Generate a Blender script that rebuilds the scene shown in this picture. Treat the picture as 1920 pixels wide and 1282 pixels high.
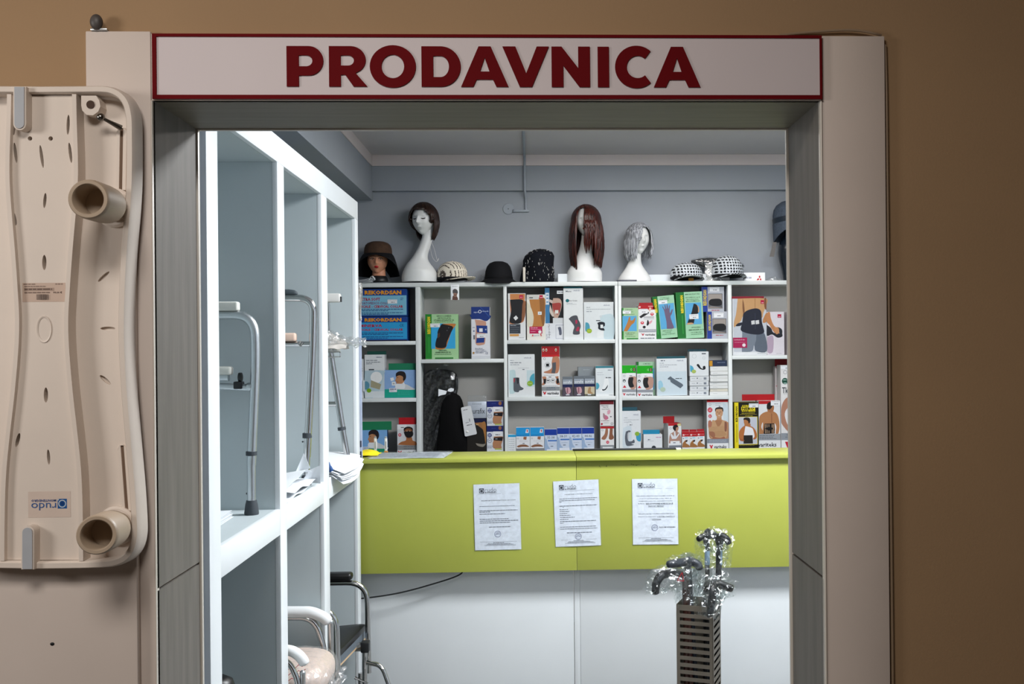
import bpy, bmesh, math, random
from mathutils import Vector, Matrix
for _o in list(bpy.data.objects):
    bpy.data.objects.remove(_o, do_unlink=True)
S = bpy.context.scene
COL = S.collection
PI = math.pi
R = math.radians

# ---------------------------------------------------------------- camera, light, exposure
F = 1867.0                      # focal length in pixels of a 1920 wide frame
CX, CY, VPX = 1072.0, 653.0, 1002.0
EYE = 1.65
YAW = math.atan((CX - VPX) / F)
ROLL = -0.0090
cam_d = bpy.data.cameras.new('camera')
cam = bpy.data.objects.new('camera', cam_d)
COL.objects.link(cam)
cam_d.sensor_fit = 'HORIZONTAL'
cam_d.sensor_width = 36.0
cam_d.lens = 36.0 * F / 1920.0
cam_d.shift_x = (960.0 - CX) / 1920.0
cam_d.shift_y = (CY - 641.0) / 1920.0
cam_d.clip_start = 0.02
CAMM = Matrix.Rotation(-YAW, 4, 'Z') @ Matrix.Rotation(PI / 2, 4, 'X') @ Matrix.Rotation(ROLL, 4, 'Z')
cam.matrix_world = Matrix.Translation((0, 0, EYE)) @ CAMM
S.camera = cam
S.view_settings.view_transform = 'Standard'
S.view_settings.look = 'None'
S.view_settings.gamma = 1.0
S.view_settings.use_curve_mapping = False
S.view_settings.exposure = 0.0
S.cycles.use_denoising = True
S.cycles.max_bounces = 8
S.cycles.transparent_max_bounces = 24
S.cycles.caustics_reflective = False
S.cycles.caustics_refractive = False

wd = bpy.data.worlds.new('world')
S.world = wd
wd.use_nodes = True
wd.node_tree.nodes['Background'].inputs[0].default_value = (0.5, 0.5, 0.5, 1)
wd.node_tree.nodes['Background'].inputs[1].default_value = 0.0


def area(name, loc, aim, size, power, rgb):
    l = bpy.data.lights.new(name, 'AREA')
    l.shape = 'RECTANGLE'
    l.size, l.size_y = size
    l.energy = power
    l.color = rgb
    o = bpy.data.objects.new(name, l)
    COL.objects.link(o)
    o.location = loc
    o.rotation_euler = (Vector(aim) - Vector(loc)).to_track_quat('-Z', 'Y').to_euler()
    return o


# fluorescent ceiling panels of the shop, cool white, and an added upward fill
area('shop_light_near', (1.05, 3.15, 2.79), (1.05, 3.15, 0), (1.2, 0.6), 116, (0.94, 0.98, 1.0))
area('ceiling_fill_up', (1.05, 3.25, 2.60), (1.05, 3.25, 5), (1.2, 0.3), 34, (0.95, 0.97, 1.0))  # upward fill added to brighten the ceiling, in place of lamp spill
area('shop_light_far', (0.7, 4.9, 2.79), (0.7, 4.9, 0), (1.6, 0.5), 20, (1.0, 0.94, 0.89))
# warm lamp on the corridor ceiling above the camera, and a side light from the left, its source unseen
area('corridor_light', (-0.45, 0.15, 2.72), (-0.45, 0.6, 0), (0.6, 0.6), 30, (1.0, 0.94, 0.88))
area('corridor_side_light', (-1.95, 0.6, 2.05), (-0.6, 1.6, 1.6), (0.4, 0.4), 10.5, (1.0, 0.96, 0.92))

# ---------------------------------------------------------------- helpers


def lin(c):
    if isinstance(c, str):
        c = c.lstrip('#')
        c = ''.join(q * 2 for q in c) if len(c) == 3 else c
        c = tuple(int(c[i:i + 2], 16) for i in (0, 2, 4))
    out = []
    for v in c[:3]:
        v = v / 255.0
        out.append(v / 12.92 if v <= 0.04045 else ((v + 0.055) / 1.055) ** 2.4)
    return (out[0], out[1], out[2], 1.0)


MATS = {}


def mat(name, c, rough=0.5, metal=0.0, noise=0.0, nscale=40.0, bump=0.0, bscale=200.0, spec=0.5, stretch=None, coat=0.0):
    if name in MATS:
        return MATS[name]
    m = bpy.data.materials.new(name)
    m.use_nodes = True
    nt = m.node_tree
    b = nt.nodes['Principled BSDF']
    b.inputs['Base Color'].default_value = lin(c)
    b.inputs['Roughness'].default_value = rough
    b.inputs['Metallic'].default_value = metal
    b.inputs['Specular IOR Level'].default_value = spec
    b.inputs['Coat Weight'].default_value = coat
    if noise or bump:
        tc = nt.nodes.new('ShaderNodeTexCoord')
        mp = nt.nodes.new('ShaderNodeMapping')
        nt.links.new(tc.outputs['Object'], mp.inputs[0])
        if stretch:
            mp.inputs['Scale'].default_value = stretch
    if noise:
        n = nt.nodes.new('ShaderNodeTexNoise')
        n.inputs['Scale'].default_value = nscale
        n.inputs['Detail'].default_value = 5
        nt.links.new(mp.outputs[0], n.inputs['Vector'])
        r = nt.nodes.new('ShaderNodeValToRGB')
        a = lin(c)
        r.color_ramp.elements[0].position = 0.3
        r.color_ramp.elements[1].position = 0.7
        r.color_ramp.elements[0].color = tuple(v * (1 - noise) for v in a[:3]) + (1,)
        r.color_ramp.elements[1].color = tuple(min(1, v * (1 + noise)) for v in a[:3]) + (1,)
        nt.links.new(n.outputs['Fac'], r.inputs[0])
        nt.links.new(r.outputs[0], b.inputs['Base Color'])
    if bump:
        n2 = nt.nodes.new('ShaderNodeTexNoise')
        n2.inputs['Scale'].default_value = bscale
        n2.inputs['Detail'].default_value = 4
        nt.links.new(mp.outputs[0], n2.inputs['Vector'])
        bp = nt.nodes.new('ShaderNodeBump')
        bp.inputs['Strength'].default_value = bump
        bp.inputs['Distance'].default_value = 0.002
        nt.links.new(n2.outputs['Fac'], bp.inputs['Height'])
        nt.links.new(bp.outputs[0], b.inputs['Normal'])
    MATS[name] = m
    return m


def ink(c):
    q = [int(c.lstrip('#')[i:i + 2], 16) * 0.91 for i in (0, 2, 4)]      # printed card, a little greyer than paper white
    return mat('ink_' + c.lstrip('#'), q, 0.55, 0, 0.02, 60, spec=0.25)


def plastic_film(name, opacity, tint=(235, 240, 245), rough=0.12, frost=0.35):
    if name in MATS:
        return MATS[name]
    m = bpy.data.materials.new(name)
    m.use_nodes = True
    nt = m.node_tree
    for n in list(nt.nodes):
        nt.nodes.remove(n)
    out = nt.nodes.new('ShaderNodeOutputMaterial')
    tr = nt.nodes.new('ShaderNodeBsdfTransparent')
    tr.inputs[0].default_value = (0.97, 0.98, 0.98, 1)
    gl = nt.nodes.new('ShaderNodeBsdfGlossy')
    gl.inputs['Roughness'].default_value = rough
    df = nt.nodes.new('ShaderNodeBsdfTranslucent')
    df.inputs[0].default_value = lin(tint)
    d2 = nt.nodes.new('ShaderNodeBsdfDiffuse')
    d2.inputs[0].default_value = lin(tint)
    m0 = nt.nodes.new('ShaderNodeMixShader')
    m0.inputs[0].default_value = 0.6
    nt.links.new(df.outputs[0], m0.inputs[1])
    nt.links.new(d2.outputs[0], m0.inputs[2])
    m1 = nt.nodes.new('ShaderNodeMixShader')
    m1.inputs[0].default_value = frost
    nt.links.new(gl.outputs[0], m1.inputs[1])
    nt.links.new(m0.outputs[0], m1.inputs[2])
    m2 = nt.nodes.new('ShaderNodeMixShader')
    tc = nt.nodes.new('ShaderNodeTexCoord')
    nz = nt.nodes.new('ShaderNodeTexNoise')
    nz.inputs['Scale'].default_value = 70
    nz.inputs['Detail'].default_value = 4
    nt.links.new(tc.outputs['Object'], nz.inputs['Vector'])
    mr = nt.nodes.new('ShaderNodeMapRange')
    mr.inputs[1].default_value = 0.35
    mr.inputs[2].default_value = 0.7
    mr.inputs[3].default_value = opacity * 0.45
    mr.inputs[4].default_value = min(1, opacity * 1.7)
    nt.links.new(nz.outputs['Fac'], mr.inputs[0])
    nt.links.new(mr.outputs[0], m2.inputs[0])
    bp = nt.nodes.new('ShaderNodeBump')
    bp.inputs['Strength'].default_value = 0.6
    bp.inputs['Distance'].default_value = 0.004
    nt.links.new(nz.outputs['Fac'], bp.inputs['Height'])
    nt.links.new(bp.outputs[0], gl.inputs['Normal'])
    nt.links.new(tr.outputs[0], m2.inputs[1])
    nt.links.new(m1.outputs[0], m2.inputs[2])
    nt.links.new(m2.outputs[0], out.inputs[0])
    MATS[name] = m
    return m


def W(px, py, Y):
    """point of the room at distance Y that the photograph shows at pixel px, py"""
    d = CAMM.to_3x3() @ Vector(((px - CX) / F, -(py - CY) / F, -1.0))
    t = Y / d.y
    return Vector((d.x * t, Y, EYE + d.z * t))


def WX(px, py, X):
    d = CAMM.to_3x3() @ Vector(((px - CX) / F, -(py - CY) / F, -1.0))
    t = X / d.x
    return Vector((X, d.y * t, EYE + d.z * t))


def WZ(px, py, Z):
    d = CAMM.to_3x3() @ Vector(((px - CX) / F, -(py - CY) / F, -1.0))
    t = (Z - EYE) / d.z
    return Vector((d.x * t, d.y * t, Z))


def tag(o, label=None, cat=None, group=None, kind=None):
    if label:
        o['label'] = label
    if cat:
        o['category'] = cat
    if group:
        o['group'] = group
    if kind:
        o['kind'] = kind
    return o


def thing(name, label, cat, loc=(0, 0, 0), rot=(0, 0, 0), group=None):
    o = bpy.data.objects.new(name, None)
    o.empty_display_size = 0.05
    COL.objects.link(o)
    o.location = loc
    o.rotation_euler = rot
    return tag(o, label, cat, group)


class MB:
    """collects geometry; build() links it as ONE mesh object"""

    def __init__(s):
        s.v, s.f, s.m, s.sm = [], [], [], []
        s.mats = []
        s.o = Vector((0, 0, 0))

    def mi(s, m):
        if m is None:
            return 0
        if m not in s.mats:
            s.mats.append(m)
        return s.mats.index(m)

    def add(s, verts, faces, m=None, smooth=False):
        k = len(s.v)
        i = s.mi(m)
        s.v += [Vector(p) for p in verts]
        for fc in faces:
            s.f.append([k + q for q in fc])
            s.m.append(i)
            s.sm.append(smooth)
        return s

    def box(s, lo, hi, m=None, rot=None, piv=None):
        x0, y0, z0 = lo
        x1, y1, z1 = hi
        v = [Vector(p) for p in ((x0, y0, z0), (x1, y0, z0), (x1, y1, z0), (x0, y1, z0), (x0, y0, z1), (x1, y0, z1), (x1, y1, z1), (x0, y1, z1))]
        if rot is not None:
            c = Vector(piv) if piv is not None else (v[0] + v[6]) / 2
            v = [c + rot @ (p - c) for p in v]
        return s.add(v, [(0, 3, 2, 1), (4, 5, 6, 7), (0, 1, 5, 4), (1, 2, 6, 5), (2, 3, 7, 6), (3, 0, 4, 7)], m)

    def bbox(s, lo, hi, bev, m=None, rot=None, seg=2):
        bm = bmesh.new()
        bmesh.ops.create_cube(bm, size=1.0)
        sz = [hi[i] - lo[i] for i in range(3)]
        c = Vector([(hi[i] + lo[i]) / 2 for i in range(3)])
        for q in bm.verts:
            q.co = Vector([q.co[i] * sz[i] for i in range(3)])
        bmesh.ops.bevel(bm, geom=bm.edges[:], offset=min(bev, min(sz) * 0.49), segments=seg, affect='EDGES', profile=0.5)
        bm.verts.ensure_lookup_table()
        vs = [c + ((rot @ q.co) if rot is not None else q.co) for q in bm.verts]
        fs = [[q.index for q in fc.verts] for fc in bm.faces]
        bm.free()
        return s.add(vs, fs, m, True)

    def loft(s, rings, m=None, cap=True, smooth=True, closed=True):
        n = len(rings[0])
        v = [p for r in rings for p in r]
        fs = []
        for i in range(len(rings) - 1):
            for j in range(n if closed else n - 1):
                a, b = i * n + j, i * n + (j + 1) % n
                fs.append((a, b, b + n, a + n))
        if cap and closed:
            fs.append(tuple(range(n - 1, -1, -1)))
            k = (len(rings) - 1) * n
            fs.append(tuple(range(k, k + n)))
        return s.add(v, fs, m, smooth)

    def tube(s, path, r, m=None, n=12, cap=True, squash=1.0):
        path = [Vector(p) for p in path]
        rad = r if isinstance(r, (list, tuple)) else [r] * len(path)
        rings = []
        up = None
        for i, p in enumerate(path):
            t = (path[min(i + 1, len(path) - 1)] - path[max(i - 1, 0)]).normalized()
            if up is None:
                up = Vector((0, 0, 1)) if abs(t.z) < 0.9 else Vector((0, 1, 0))
            a = t.cross(up)
            if a.length < 1e-5:
                a = t.cross(Vector((1, 0.3, 0.2)))
            a.normalize()
            b = a.cross(t).normalized()
            up = b
            rings.append([p + (a * math.cos(q) + b * math.sin(q) * squash) * rad[i] for q in [2 * PI * k / n for k in range(n)]])
        return s.loft(rings, m, cap)

    def lathe(s, c, prof, m=None, n=32, sx=1.0, sy=1.0, cap=True, rot=None):
        c = Vector(c)
        rings = []
        for rr, z in prof:
            ring = [Vector((rr * sx * math.cos(2 * PI * k / n), rr * sy * math.sin(2 * PI * k / n), z)) for k in range(n)]
            rings.append([c + ((rot @ p) if rot is not None else p) for p in ring])
        return s.loft(rings, m, cap)

    def ell(s, c, r, m=None, n=24, k=14, rot=None, z0=-1.0, z1=1.0):
        prof = []
        for i in range(k + 1):
            z = z0 + (z1 - z0) * i / k
            a = math.asin(max(-1, min(1, z0))) + (math.asin(max(-1, min(1, z1))) - math.asin(max(-1, min(1, z0)))) * i / k
            prof.append((max(1e-4, math.cos(a)), math.sin(a)))
        c = Vector(c)
        rings = []
        for rr, z in prof:
            ring = [Vector((rr * r[0] * math.cos(2 * PI * q / n), rr * r[1] * math.sin(2 * PI * q / n), z * r[2])) for q in range(n)]
            rings.append([c + ((rot @ p) if rot is not None else p) for p in ring])
        return s.loft(rings, m, True)

    def prism(s, pts, y0, y1, m=None):
        """pts (x, z) polygon extruded from y0 (front) to y1"""
        n = len(pts)
        v = [(p[0], y0, p[1]) for p in pts] + [(p[0], y1, p[1]) for p in pts]
        fs = [tuple(range(n)), tuple(range(2 * n - 1, n - 1, -1))]
        for i in range(n):
            j = (i + 1) % n
            fs.append((i, n + i, n + j, j))
        return s.add(v, fs, m)

    def grid(s, fn, nu, nv, m=None, smooth=True, thick=0.0):
        v = [Vector(fn(i / nu, j / nv)) for j in range(nv + 1) for i in range(nu + 1)]
        q = lambda i, j: j * (nu + 1) + i
        fs = [(q(i, j), q(i + 1, j), q(i + 1, j + 1), q(i, j + 1)) for j in range(nv) for i in range(nu)]
        if thick:
            k = len(v)
            nr = [Vector((0, 0, 0)) for _ in v]
            for fc in fs:
                a = (v[fc[1]] - v[fc[0]]).cross(v[fc[3]] - v[fc[0]])
                for w in fc:
                    nr[w] += a
            v2 = [p - (nn.normalized() if nn.length > 0 else nn) * thick for p, nn in zip(v, nr)]
            f2 = [tuple(k + w for w in reversed(fc)) for fc in fs]
            bd = [q(i, 0) for i in range(nu)] + [q(nu, j) for j in range(nv)] + [q(i, nv) for i in range(nu, 0, -1)] + [q(0, j) for j in range(nv, 0, -1)]
            f3 = [(bd[i], k + bd[i], k + bd[(i + 1) % len(bd)], bd[(i + 1) % len(bd)]) for i in range(len(bd))]
            return s.add(v + v2, fs + f2 + f3, m, smooth)
        return s.add(v, fs, m, smooth)

    def build(s, name, m=None, parent=None, sharp=True, origin=None, fix=True):
        me = bpy.data.meshes.new(name)
        o0 = Vector((0, 0, 0))
        q_ = parent
        while q_ is not None and origin is None:      # shapes given in room coordinates, under a thing at its own place
            if q_.get('_world', 0):
                o0 = Vector(q_.location)
                break
            q_ = q_.parent
        if origin is not None:
            o0 = Vector(origin)
        me.from_pydata([tuple(p - o0) for p in s.v], [], s.f)
        for q in (s.mats or []):
            me.materials.append(q if q is not None else m)
        if not s.mats and m is not None:
            me.materials.append(m)
        me.polygons.foreach_set('material_index', s.m)
        me.polygons.foreach_set('use_smooth', s.sm)
        me.update()
        if fix:
            bm = bmesh.new()
            bm.from_mesh(me)
            bmesh.ops.recalc_face_normals(bm, faces=bm.faces[:])
            bm.to_mesh(me)
            bm.free()
        if sharp and any(s.sm):
            me.set_sharp_from_angle(angle=R(42))
        o = bpy.data.objects.new(name, me)
        COL.objects.link(o)
        if parent is not None:
            o.parent = parent
        elif origin is not None:
            o.location = o0
        return o


def fillet(pts, r, n=6):
    pts = [Vector(p) for p in pts]
    out = [pts[0]]
    for i in range(1, len(pts) - 1):
        a, p, b = pts[i - 1], pts[i], pts[i + 1]
        d1, d2 = (a - p), (b - p)
        rr = r[i - 1] if isinstance(r, (list, tuple)) else r
        k = min(rr, d1.length * 0.49, d2.length * 0.49)
        s0, s1 = p + d1.normalized() * k, p + d2.normalized() * k
        for j in range(n + 1):
            t = j / n
            out.append(s0 * (1 - t) ** 2 + p * 2 * t * (1 - t) + s1 * t * t)
    out.append(pts[-1])
    return out


def bez(pts, n=8):
    """smooth curve through points (Catmull-Rom)"""
    pts = [Vector(p) for p in pts]
    P = [pts[0]] + pts + [pts[-1]]
    out = []
    for i in range(1, len(P) - 2):
        for j in range(n):
            t = j / n
            a, b, c, d = P[i - 1], P[i], P[i + 1], P[i + 2]
            out.append(0.5 * ((2 * b) + (c - a) * t + (2 * a - 5 * b + 4 * c - d) * t * t + (3 * b - a - 3 * c + d) * t ** 3))
    out.append(pts[-1])
    return out


def struct(name, mb, m, parent=None):
    o = mb.build(name, m, parent)
    if parent is None:
        o['kind'] = 'structure'
    return o


_TXT = {}


def text2d(s, bold=0.0, res=1):
    k = (s, bold, res)
    if k not in _TXT:
        cu = bpy.data.curves.new('t', 'FONT')
        cu.body = s
        cu.resolution_u = res
        cu.offset = bold
        ob = bpy.data.objects.new('t', cu)
        me = bpy.data.meshes.new_from_object(ob)
        v = [(p.co.x, p.co.y) for p in me.vertices]
        f = [tuple(p.vertices) for p in me.polygons]
        bpy.data.meshes.remove(me)
        bpy.data.objects.remove(ob)
        bpy.data.curves.remove(cu)
        if not v:
            v = [(0, 0), (1, 0), (1, 1)]
        x0, x1 = min(p[0] for p in v), max(p[0] for p in v)
        y0, y1 = min(p[1] for p in v), max(p[1] for p in v)
        v = [((p[0] - x0) / max(1e-6, x1 - x0), (p[1] - y0) / max(1e-6, y1 - y0)) for p in v]
        _TXT[k] = (v, f)
    return _TXT[k]


class Art:
    """flat print laid on the front of a thing; given in photo pixels, kept in metres on the thing"""

    def __init__(s, xm, yb, sc, y=0.0, step=0.00009):
        s.xm, s.yb, s.sc, s.y, s.step = xm, yb, sc, y, step
        s.n = 1
        s.mb = MB()
        s.rng = random.Random(int(xm * 31 + yb))

    def P(s, x, y):
        return ((x - s.xm) * s.sc, s.y - s.n * s.step, (s.yb - y) * s.sc)

    def poly(s, pts, c):
        v = [s.P(*p) for p in pts]
        s.mb.add(v, [tuple(range(len(v)))], ink(c))
        s.n += 1
        return s

    def cur(s, pts, c, n=4):
        P = [Vector((p[0], p[1], 0)) for p in pts]
        q = bez(P + [P[0]], n)[:-1]
        return s.poly([(p.x, p.y) for p in q], c)

    def rect(s, x0, y0, x1, y1, c):
        return s.poly([(x0, y0), (x1, y0), (x1, y1), (x0, y1)], c)

    def ell(s, x, y, rx, ry, c, a=0, n=18):
        ca, sa = math.cos(R(a)), math.sin(R(a))
        pts = []
        for k in range(n):
            u, w = rx * math.cos(2 * PI * k / n), ry * math.sin(2 * PI * k / n)
            pts.append((x + u * ca - w * sa, y + u * sa + w * ca))
        return s.poly(pts, c)

    def ring(s, x, y, r, w, c, n=20):
        o = [(x + r * math.cos(2 * PI * k / n), y + r * math.sin(2 * PI * k / n)) for k in range(n)]
        i = [(x + (r - w) * math.cos(2 * PI * k / n), y + (r - w) * math.sin(2 * PI * k / n)) for k in range(n)]
        v = [s.P(*p) for p in o + i]
        s.mb.add(v, [(k, (k + 1) % n, n + (k + 1) % n, n + k) for k in range(n)], ink(c))
        s.n += 1
        return s

    def txt(s, t, x0, y0, x1, y1, c, bold=0.0, rot=0, res=1):
        """text filling the box x0..x1, y0..y1; rot 90 reads upwards, 180 is upside down"""
        v, f = text2d(t, bold, res)
        o = []
        for a, b in v:
            if rot == 90:
                o.append(s.P(x1 - (1 - b) * 0 - (x1 - x0) * (b) if False else x0 + (x1 - x0) * (1 - b), y1 - (y1 - y0) * a))
            elif rot == 180:
                o.append(s.P(x1 - (x1 - x0) * a, y0 + (y1 - y0) * b))
            else:
                o.append(s.P(x0 + (x1 - x0) * a, y1 - (y1 - y0) * b))
        s.mb.add(o, f, ink(c))
        s.n += 1
        return s

    def words(s, x0, x1, y, h, c, tilt=0.0):
        """one line of print too small to read: word-long strokes"""
        v, f = [], []
        x = x0
        while x < x1:
            w = min(s.rng.uniform(2.0, 6.0) * max(0.5, h), x1 - x)
            k = len(v)
            dy = (x - x0) * tilt
            v += [s.P(x, y + dy), s.P(x + w, y + dy), s.P(x + w, y + h + dy), s.P(x, y + h + dy)]
            f.append((k, k + 1, k + 2, k + 3))
            x += w + 0.7 * h
        s.mb.add(v, f, ink(c))
        s.n += 1
        return s

    def build(s, name, parent):
        return s.mb.build(name, None, parent, sharp=False, origin=(0, 0, 0), fix=False)


# ---------------------------------------------------------------- shared materials
M_WALL = mat('beige_plaster', (160, 130, 97), 0.85, 0, 0.05, 3, 0.12, 260)
M_PLAST = mat('shop_plaster', (158, 164, 172), 0.85, 0, 0.02, 4, 0.06, 300)
M_CEIL = mat('shop_ceiling_paint', (206, 202, 206), 0.85, 0, 0.02, 4, 0.05, 300)
M_CASE = mat('casing_paint', (208, 195, 186), 0.55, 0, 0.02, 8, 0.05, 200)
M_BACK = mat('shelf_back_grey', (176, 173, 168), 0.6, 0, 0.02, 6)
M_EDGE = mat('casing_edge', (214, 208, 198), 0.4, 0, 0.02, 8)
M_JAMB = mat('grey_laminate', (114, 109, 103), 0.55, 0, 0.16, 9, 0.08, 120, stretch=(6, 6, 0.5))
M_JAMBH = mat('grey_laminate_flat', (120, 113, 100), 0.55, 0, 0.14, 9, 0.08, 120, stretch=(0.5, 6, 6))
M_WHITE = mat('white_board', (228, 233, 236), 0.45, 0, 0.015, 6)
M_PANEL = mat('pale_blue_board', (189, 199, 202), 0.5, 0, 0.02, 6)
M_SHELF = mat('white_melamine', (208, 213, 213), 0.45, 0, 0.015, 6)
M_GREEN = mat('lime_laminate', (166, 172, 74), 0.36, 0, 0.03, 5)
M_CHROME = mat('chrome', (205, 205, 205), 0.12, 1.0, 0.02, 30)
M_ALU = mat('satin_aluminium', (200, 205, 208), 0.38, 1.0, 0.03, 40)
M_BLACK = mat('black_plastic', (22, 24, 27), 0.4, 0, 0.05, 30)
M_RUB = mat('grey_rubber', (58, 64, 70), 0.7, 0, 0.05, 40)
M_WPLA = mat('white_plastic', (226, 224, 220), 0.35, 0, 0.01, 20)
M_PAPER = mat('white_paper', (232, 236, 240), 0.8, 0, 0.015, 20)

# ================================================================ the setting
YF, YW0, YW1 = 1.600, 1.612, 1.800          # casing front, corridor wall face, shop wall face
XL, XR = -0.601, 0.467                      # jamb faces
ZL = EYE + (653 - 188) * YF / F             # underside of the lintel
CEIL = W(1000, 292, 6.0).z
CEILC = 2.75
SHOP_R, SHOP_B = 2.7, 6.0
# the corridor wall around the opening, the full thickness of the wall
mb = MB()
mb.box((-3.6, YW0, 0), (XL - 0.006, YW1, CEIL))
mb.box((XR + 0.006, YW0, 0), (3.6, YW1, CEIL))
mb.box((XL - 0.006, YW0, ZL + 0.006), (XR + 0.006, YW1, CEIL))
struct('wall_front', mb, M_WALL)
struct('wall_front.001', MB().box((-1.349, YW1 + 0.0005, 0), (XL - 0.006, YW1 + 0.0022, CEIL - 0.002)).box((XR + 0.006, YW1 + 0.0005, 0), (SHOP_R - 0.001, YW1 + 0.0022, CEIL - 0.002)).box((XL - 0.006, YW1 + 0.0005, ZL + 0.006), (XR + 0.006, YW1 + 0.0022, CEIL - 0.002)), M_PLAST)
# shop floor tiles and corridor floor
M_FLOOR = mat('floor_tile', (120, 120, 118), 0.35, 0, 0.05, 5)
struct('floor', MB().box((-3.6, -2.6, -0.06), (3.6, SHOP_B + 0.1, 0)), M_FLOOR)
struct('ceiling', MB().box((-3.6, YW1 + 0.001, CEIL), (3.6, SHOP_B + 0.1, CEIL + 0.08)), M_CEIL)
struct('ceiling.001', MB().box((-3.6, -2.6, CEILC), (3.6, YW0 - 0.001, CEILC + 0.08)), M_WALL)
struct('wall_back', MB().box((-1.45, SHOP_B, 0), (SHOP_R + 0.1, SHOP_B + 0.1, CEIL - 0.001)), M_PLAST)
struct('wall_left', MB().box((-1.45, YW1 + 0.001, 0), (-1.35, SHOP_B - 0.001, CEIL - 0.001)), M_PLAST)
struct('wall_right', MB().box((SHOP_R, YW1 + 0.001, 0), (SHOP_R + 0.1, SHOP_B - 0.001, CEIL - 0.001)), M_PLAST)
struct('wall_rear', MB().box((-3.6, -2.7, 0), (3.6, -2.6, CEILC)), M_WALL)
struct('wall_corridor_left', MB().box((-3.7, -2.6, 0), (-3.6, YW0, CEILC)), M_WALL)
struct('wall_corridor_right', MB().box((3.6, -2.6, 0), (3.7, YW0, CEILC)), M_WALL)
# beams under the ceiling
XB = W(697, 340, SHOP_B - 0.03).x
zbl = W(697, 376, SHOP_B).z
zst = W(1000, 311, SHOP_B - 0.03).z
zbb = W(1000, 357, SHOP_B - 0.03).z
struct('trim_1', MB().box((-1.349, YW1 + 0.002, zbl), (XB, SHOP_B - 0.002, zst)), M_PLAST)           # beam along the left wall
struct('trim_2', MB().box((XB + 0.001, SHOP_B - 0.035, zbb), (SHOP_R - 0.001, SHOP_B - 0.001, zst)), M_PLAST)   # beam along the back wall
M_BAND = mat('ceiling_band', (226, 214, 212), 0.8, 0, 0.02, 6)
mb = MB()
mb.box((-1.349, YW1 + 0.002, zst + 0.001), (XB + 0.004, SHOP_B - 0.002, CEIL - 0.001))
struct('trim_3', mb, M_BAND)
struct('trim_4', MB().box((XB + 0.005, SHOP_B - 0.039, zst + 0.001), (SHOP_R - 0.001, SHOP_B - 0.001, CEIL - 0.001)), M_BAND)
# casings left and right of the opening
xa, xb = W(161, 200, YF).x, W(283, 200, YF).x
zt = W(220, 58, YF).z
mb = MB()
mb.bbox((xa, YF, 0), (xb, YW0 - 0.0005, zt), 0.002, M_CASE)
o = struct('trim_5', mb, M_CASE)
mb = MB().bbox((xb + 0.0005, YF - 0.002, 0), (XL, YW0 - 0.0005, ZL), 0.003, M_EDGE)
mb.build('edge_strip', M_EDGE, o)
xa2, xb2 = W(1546, 640, YF).x, W(1664, 640, YF).x
zt2 = W(1600, 67, YF).z
o = struct('trim_6', MB().bbox((xa2, YF, 0), (xb2, YW0 - 0.0005, zt2), 0.002, M_CASE), M_CASE)
MB().bbox((XR, YF - 0.002, 0), (xa2 - 0.0005, YW0 - 0.0005, ZL), 0.003, M_EDGE).build('edge_strip', M_EDGE, o)
struct('trim_7', MB().box((xb + 0.001, YF + 0.001, ZL), (xa2 - 0.001, YW0 - 0.0005, zt - 0.004)), M_CASE)   # head casing behind the sign
# jamb linings: two panels each with an open joint, and a pale edge strip at the shop side
zj = EYE - (1045 - 653) * 1.796 / F
for nm, x0, x1, mm in (('trim_8', XL - 0.005, XL, 0), ('trim_9', XR, XR + 0.005, 1)):
    o = struct(nm, MB().box((x0, YF + 0.004, 0), (x1, YW1 + 0.002, zj - 0.002)), M_JAMB)
    MB().box((x0, YF + 0.004, zj + 0.002), (x1, YW1 + 0.002, ZL)).build('lining_panel', M_JAMB, o)
    if mm:
        MB().bbox((XR - 0.004, YW1 + 0.0025, 0), (XR + 0.03, YW1 + 0.012, ZL), 0.002, M_EDGE).build('edge_strip', M_EDGE, o)
    else:
        MB().bbox((XL - 0.03, YW1 + 0.0025, 0), (XL + 0.004, YW1 + 0.012, ZL), 0.002, M_EDGE).build('edge_strip', M_EDGE, o)
o = struct('trim_10', MB().box((XL, YF + 0.004, ZL), (XR, YW1 + 0.002, ZL + 0.005)), M_JAMBH)
MB().bbox((XL - 0.03, YW1 + 0.0025, ZL - 0.003), (XR + 0.03, YW1 + 0.012, ZL + 0.03), 0.002, M_EDGE).build('edge_strip', M_EDGE, o)

# ================================================================ shop sign over the opening
YS = 1.594
p0, p1 = W(285, 63, YS), W(1541.5, 186, YS)
t = thing('shop_sign', 'long white sign with dark red border and dark red capital letters above the doorway', 'sign', ((p0.x + p1.x) / 2, YS, (p0.z + p1.z) / 2))
t['_world'] = 1
M_SIGN = mat('sign_white', (210, 200, 202), 0.6, 0, 0.015, 6)
M_RED = mat('sign_red', (100, 4, 12), 0.75, 0, 0.03, 20, spec=0.12)
MB().box((p0.x + 0.001, YS + 0.001, p1.z + 0.001), (p1.x - 0.001, YS + 0.006, p0.z - 0.001)).build('sign_board', M_SIGN, t)
q0, q1 = W(293, 68.5, YS), W(1537.5, 178.5, YS)
mb = MB()
for lo, hi in (((p0.x, q0.z), (p1.x, p0.z)), ((p0.x, p1.z), (p1.x, q1.z)), ((p0.x, q1.z), (q0.x, q0.z)), ((q1.x, q1.z), (p1.x, q0.z))):
    mb.box((lo[0], YS - 0.0012, lo[1]), (hi[0], YS + 0.0009, hi[1]))
mb.build('border', M_RED, t)


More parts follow.
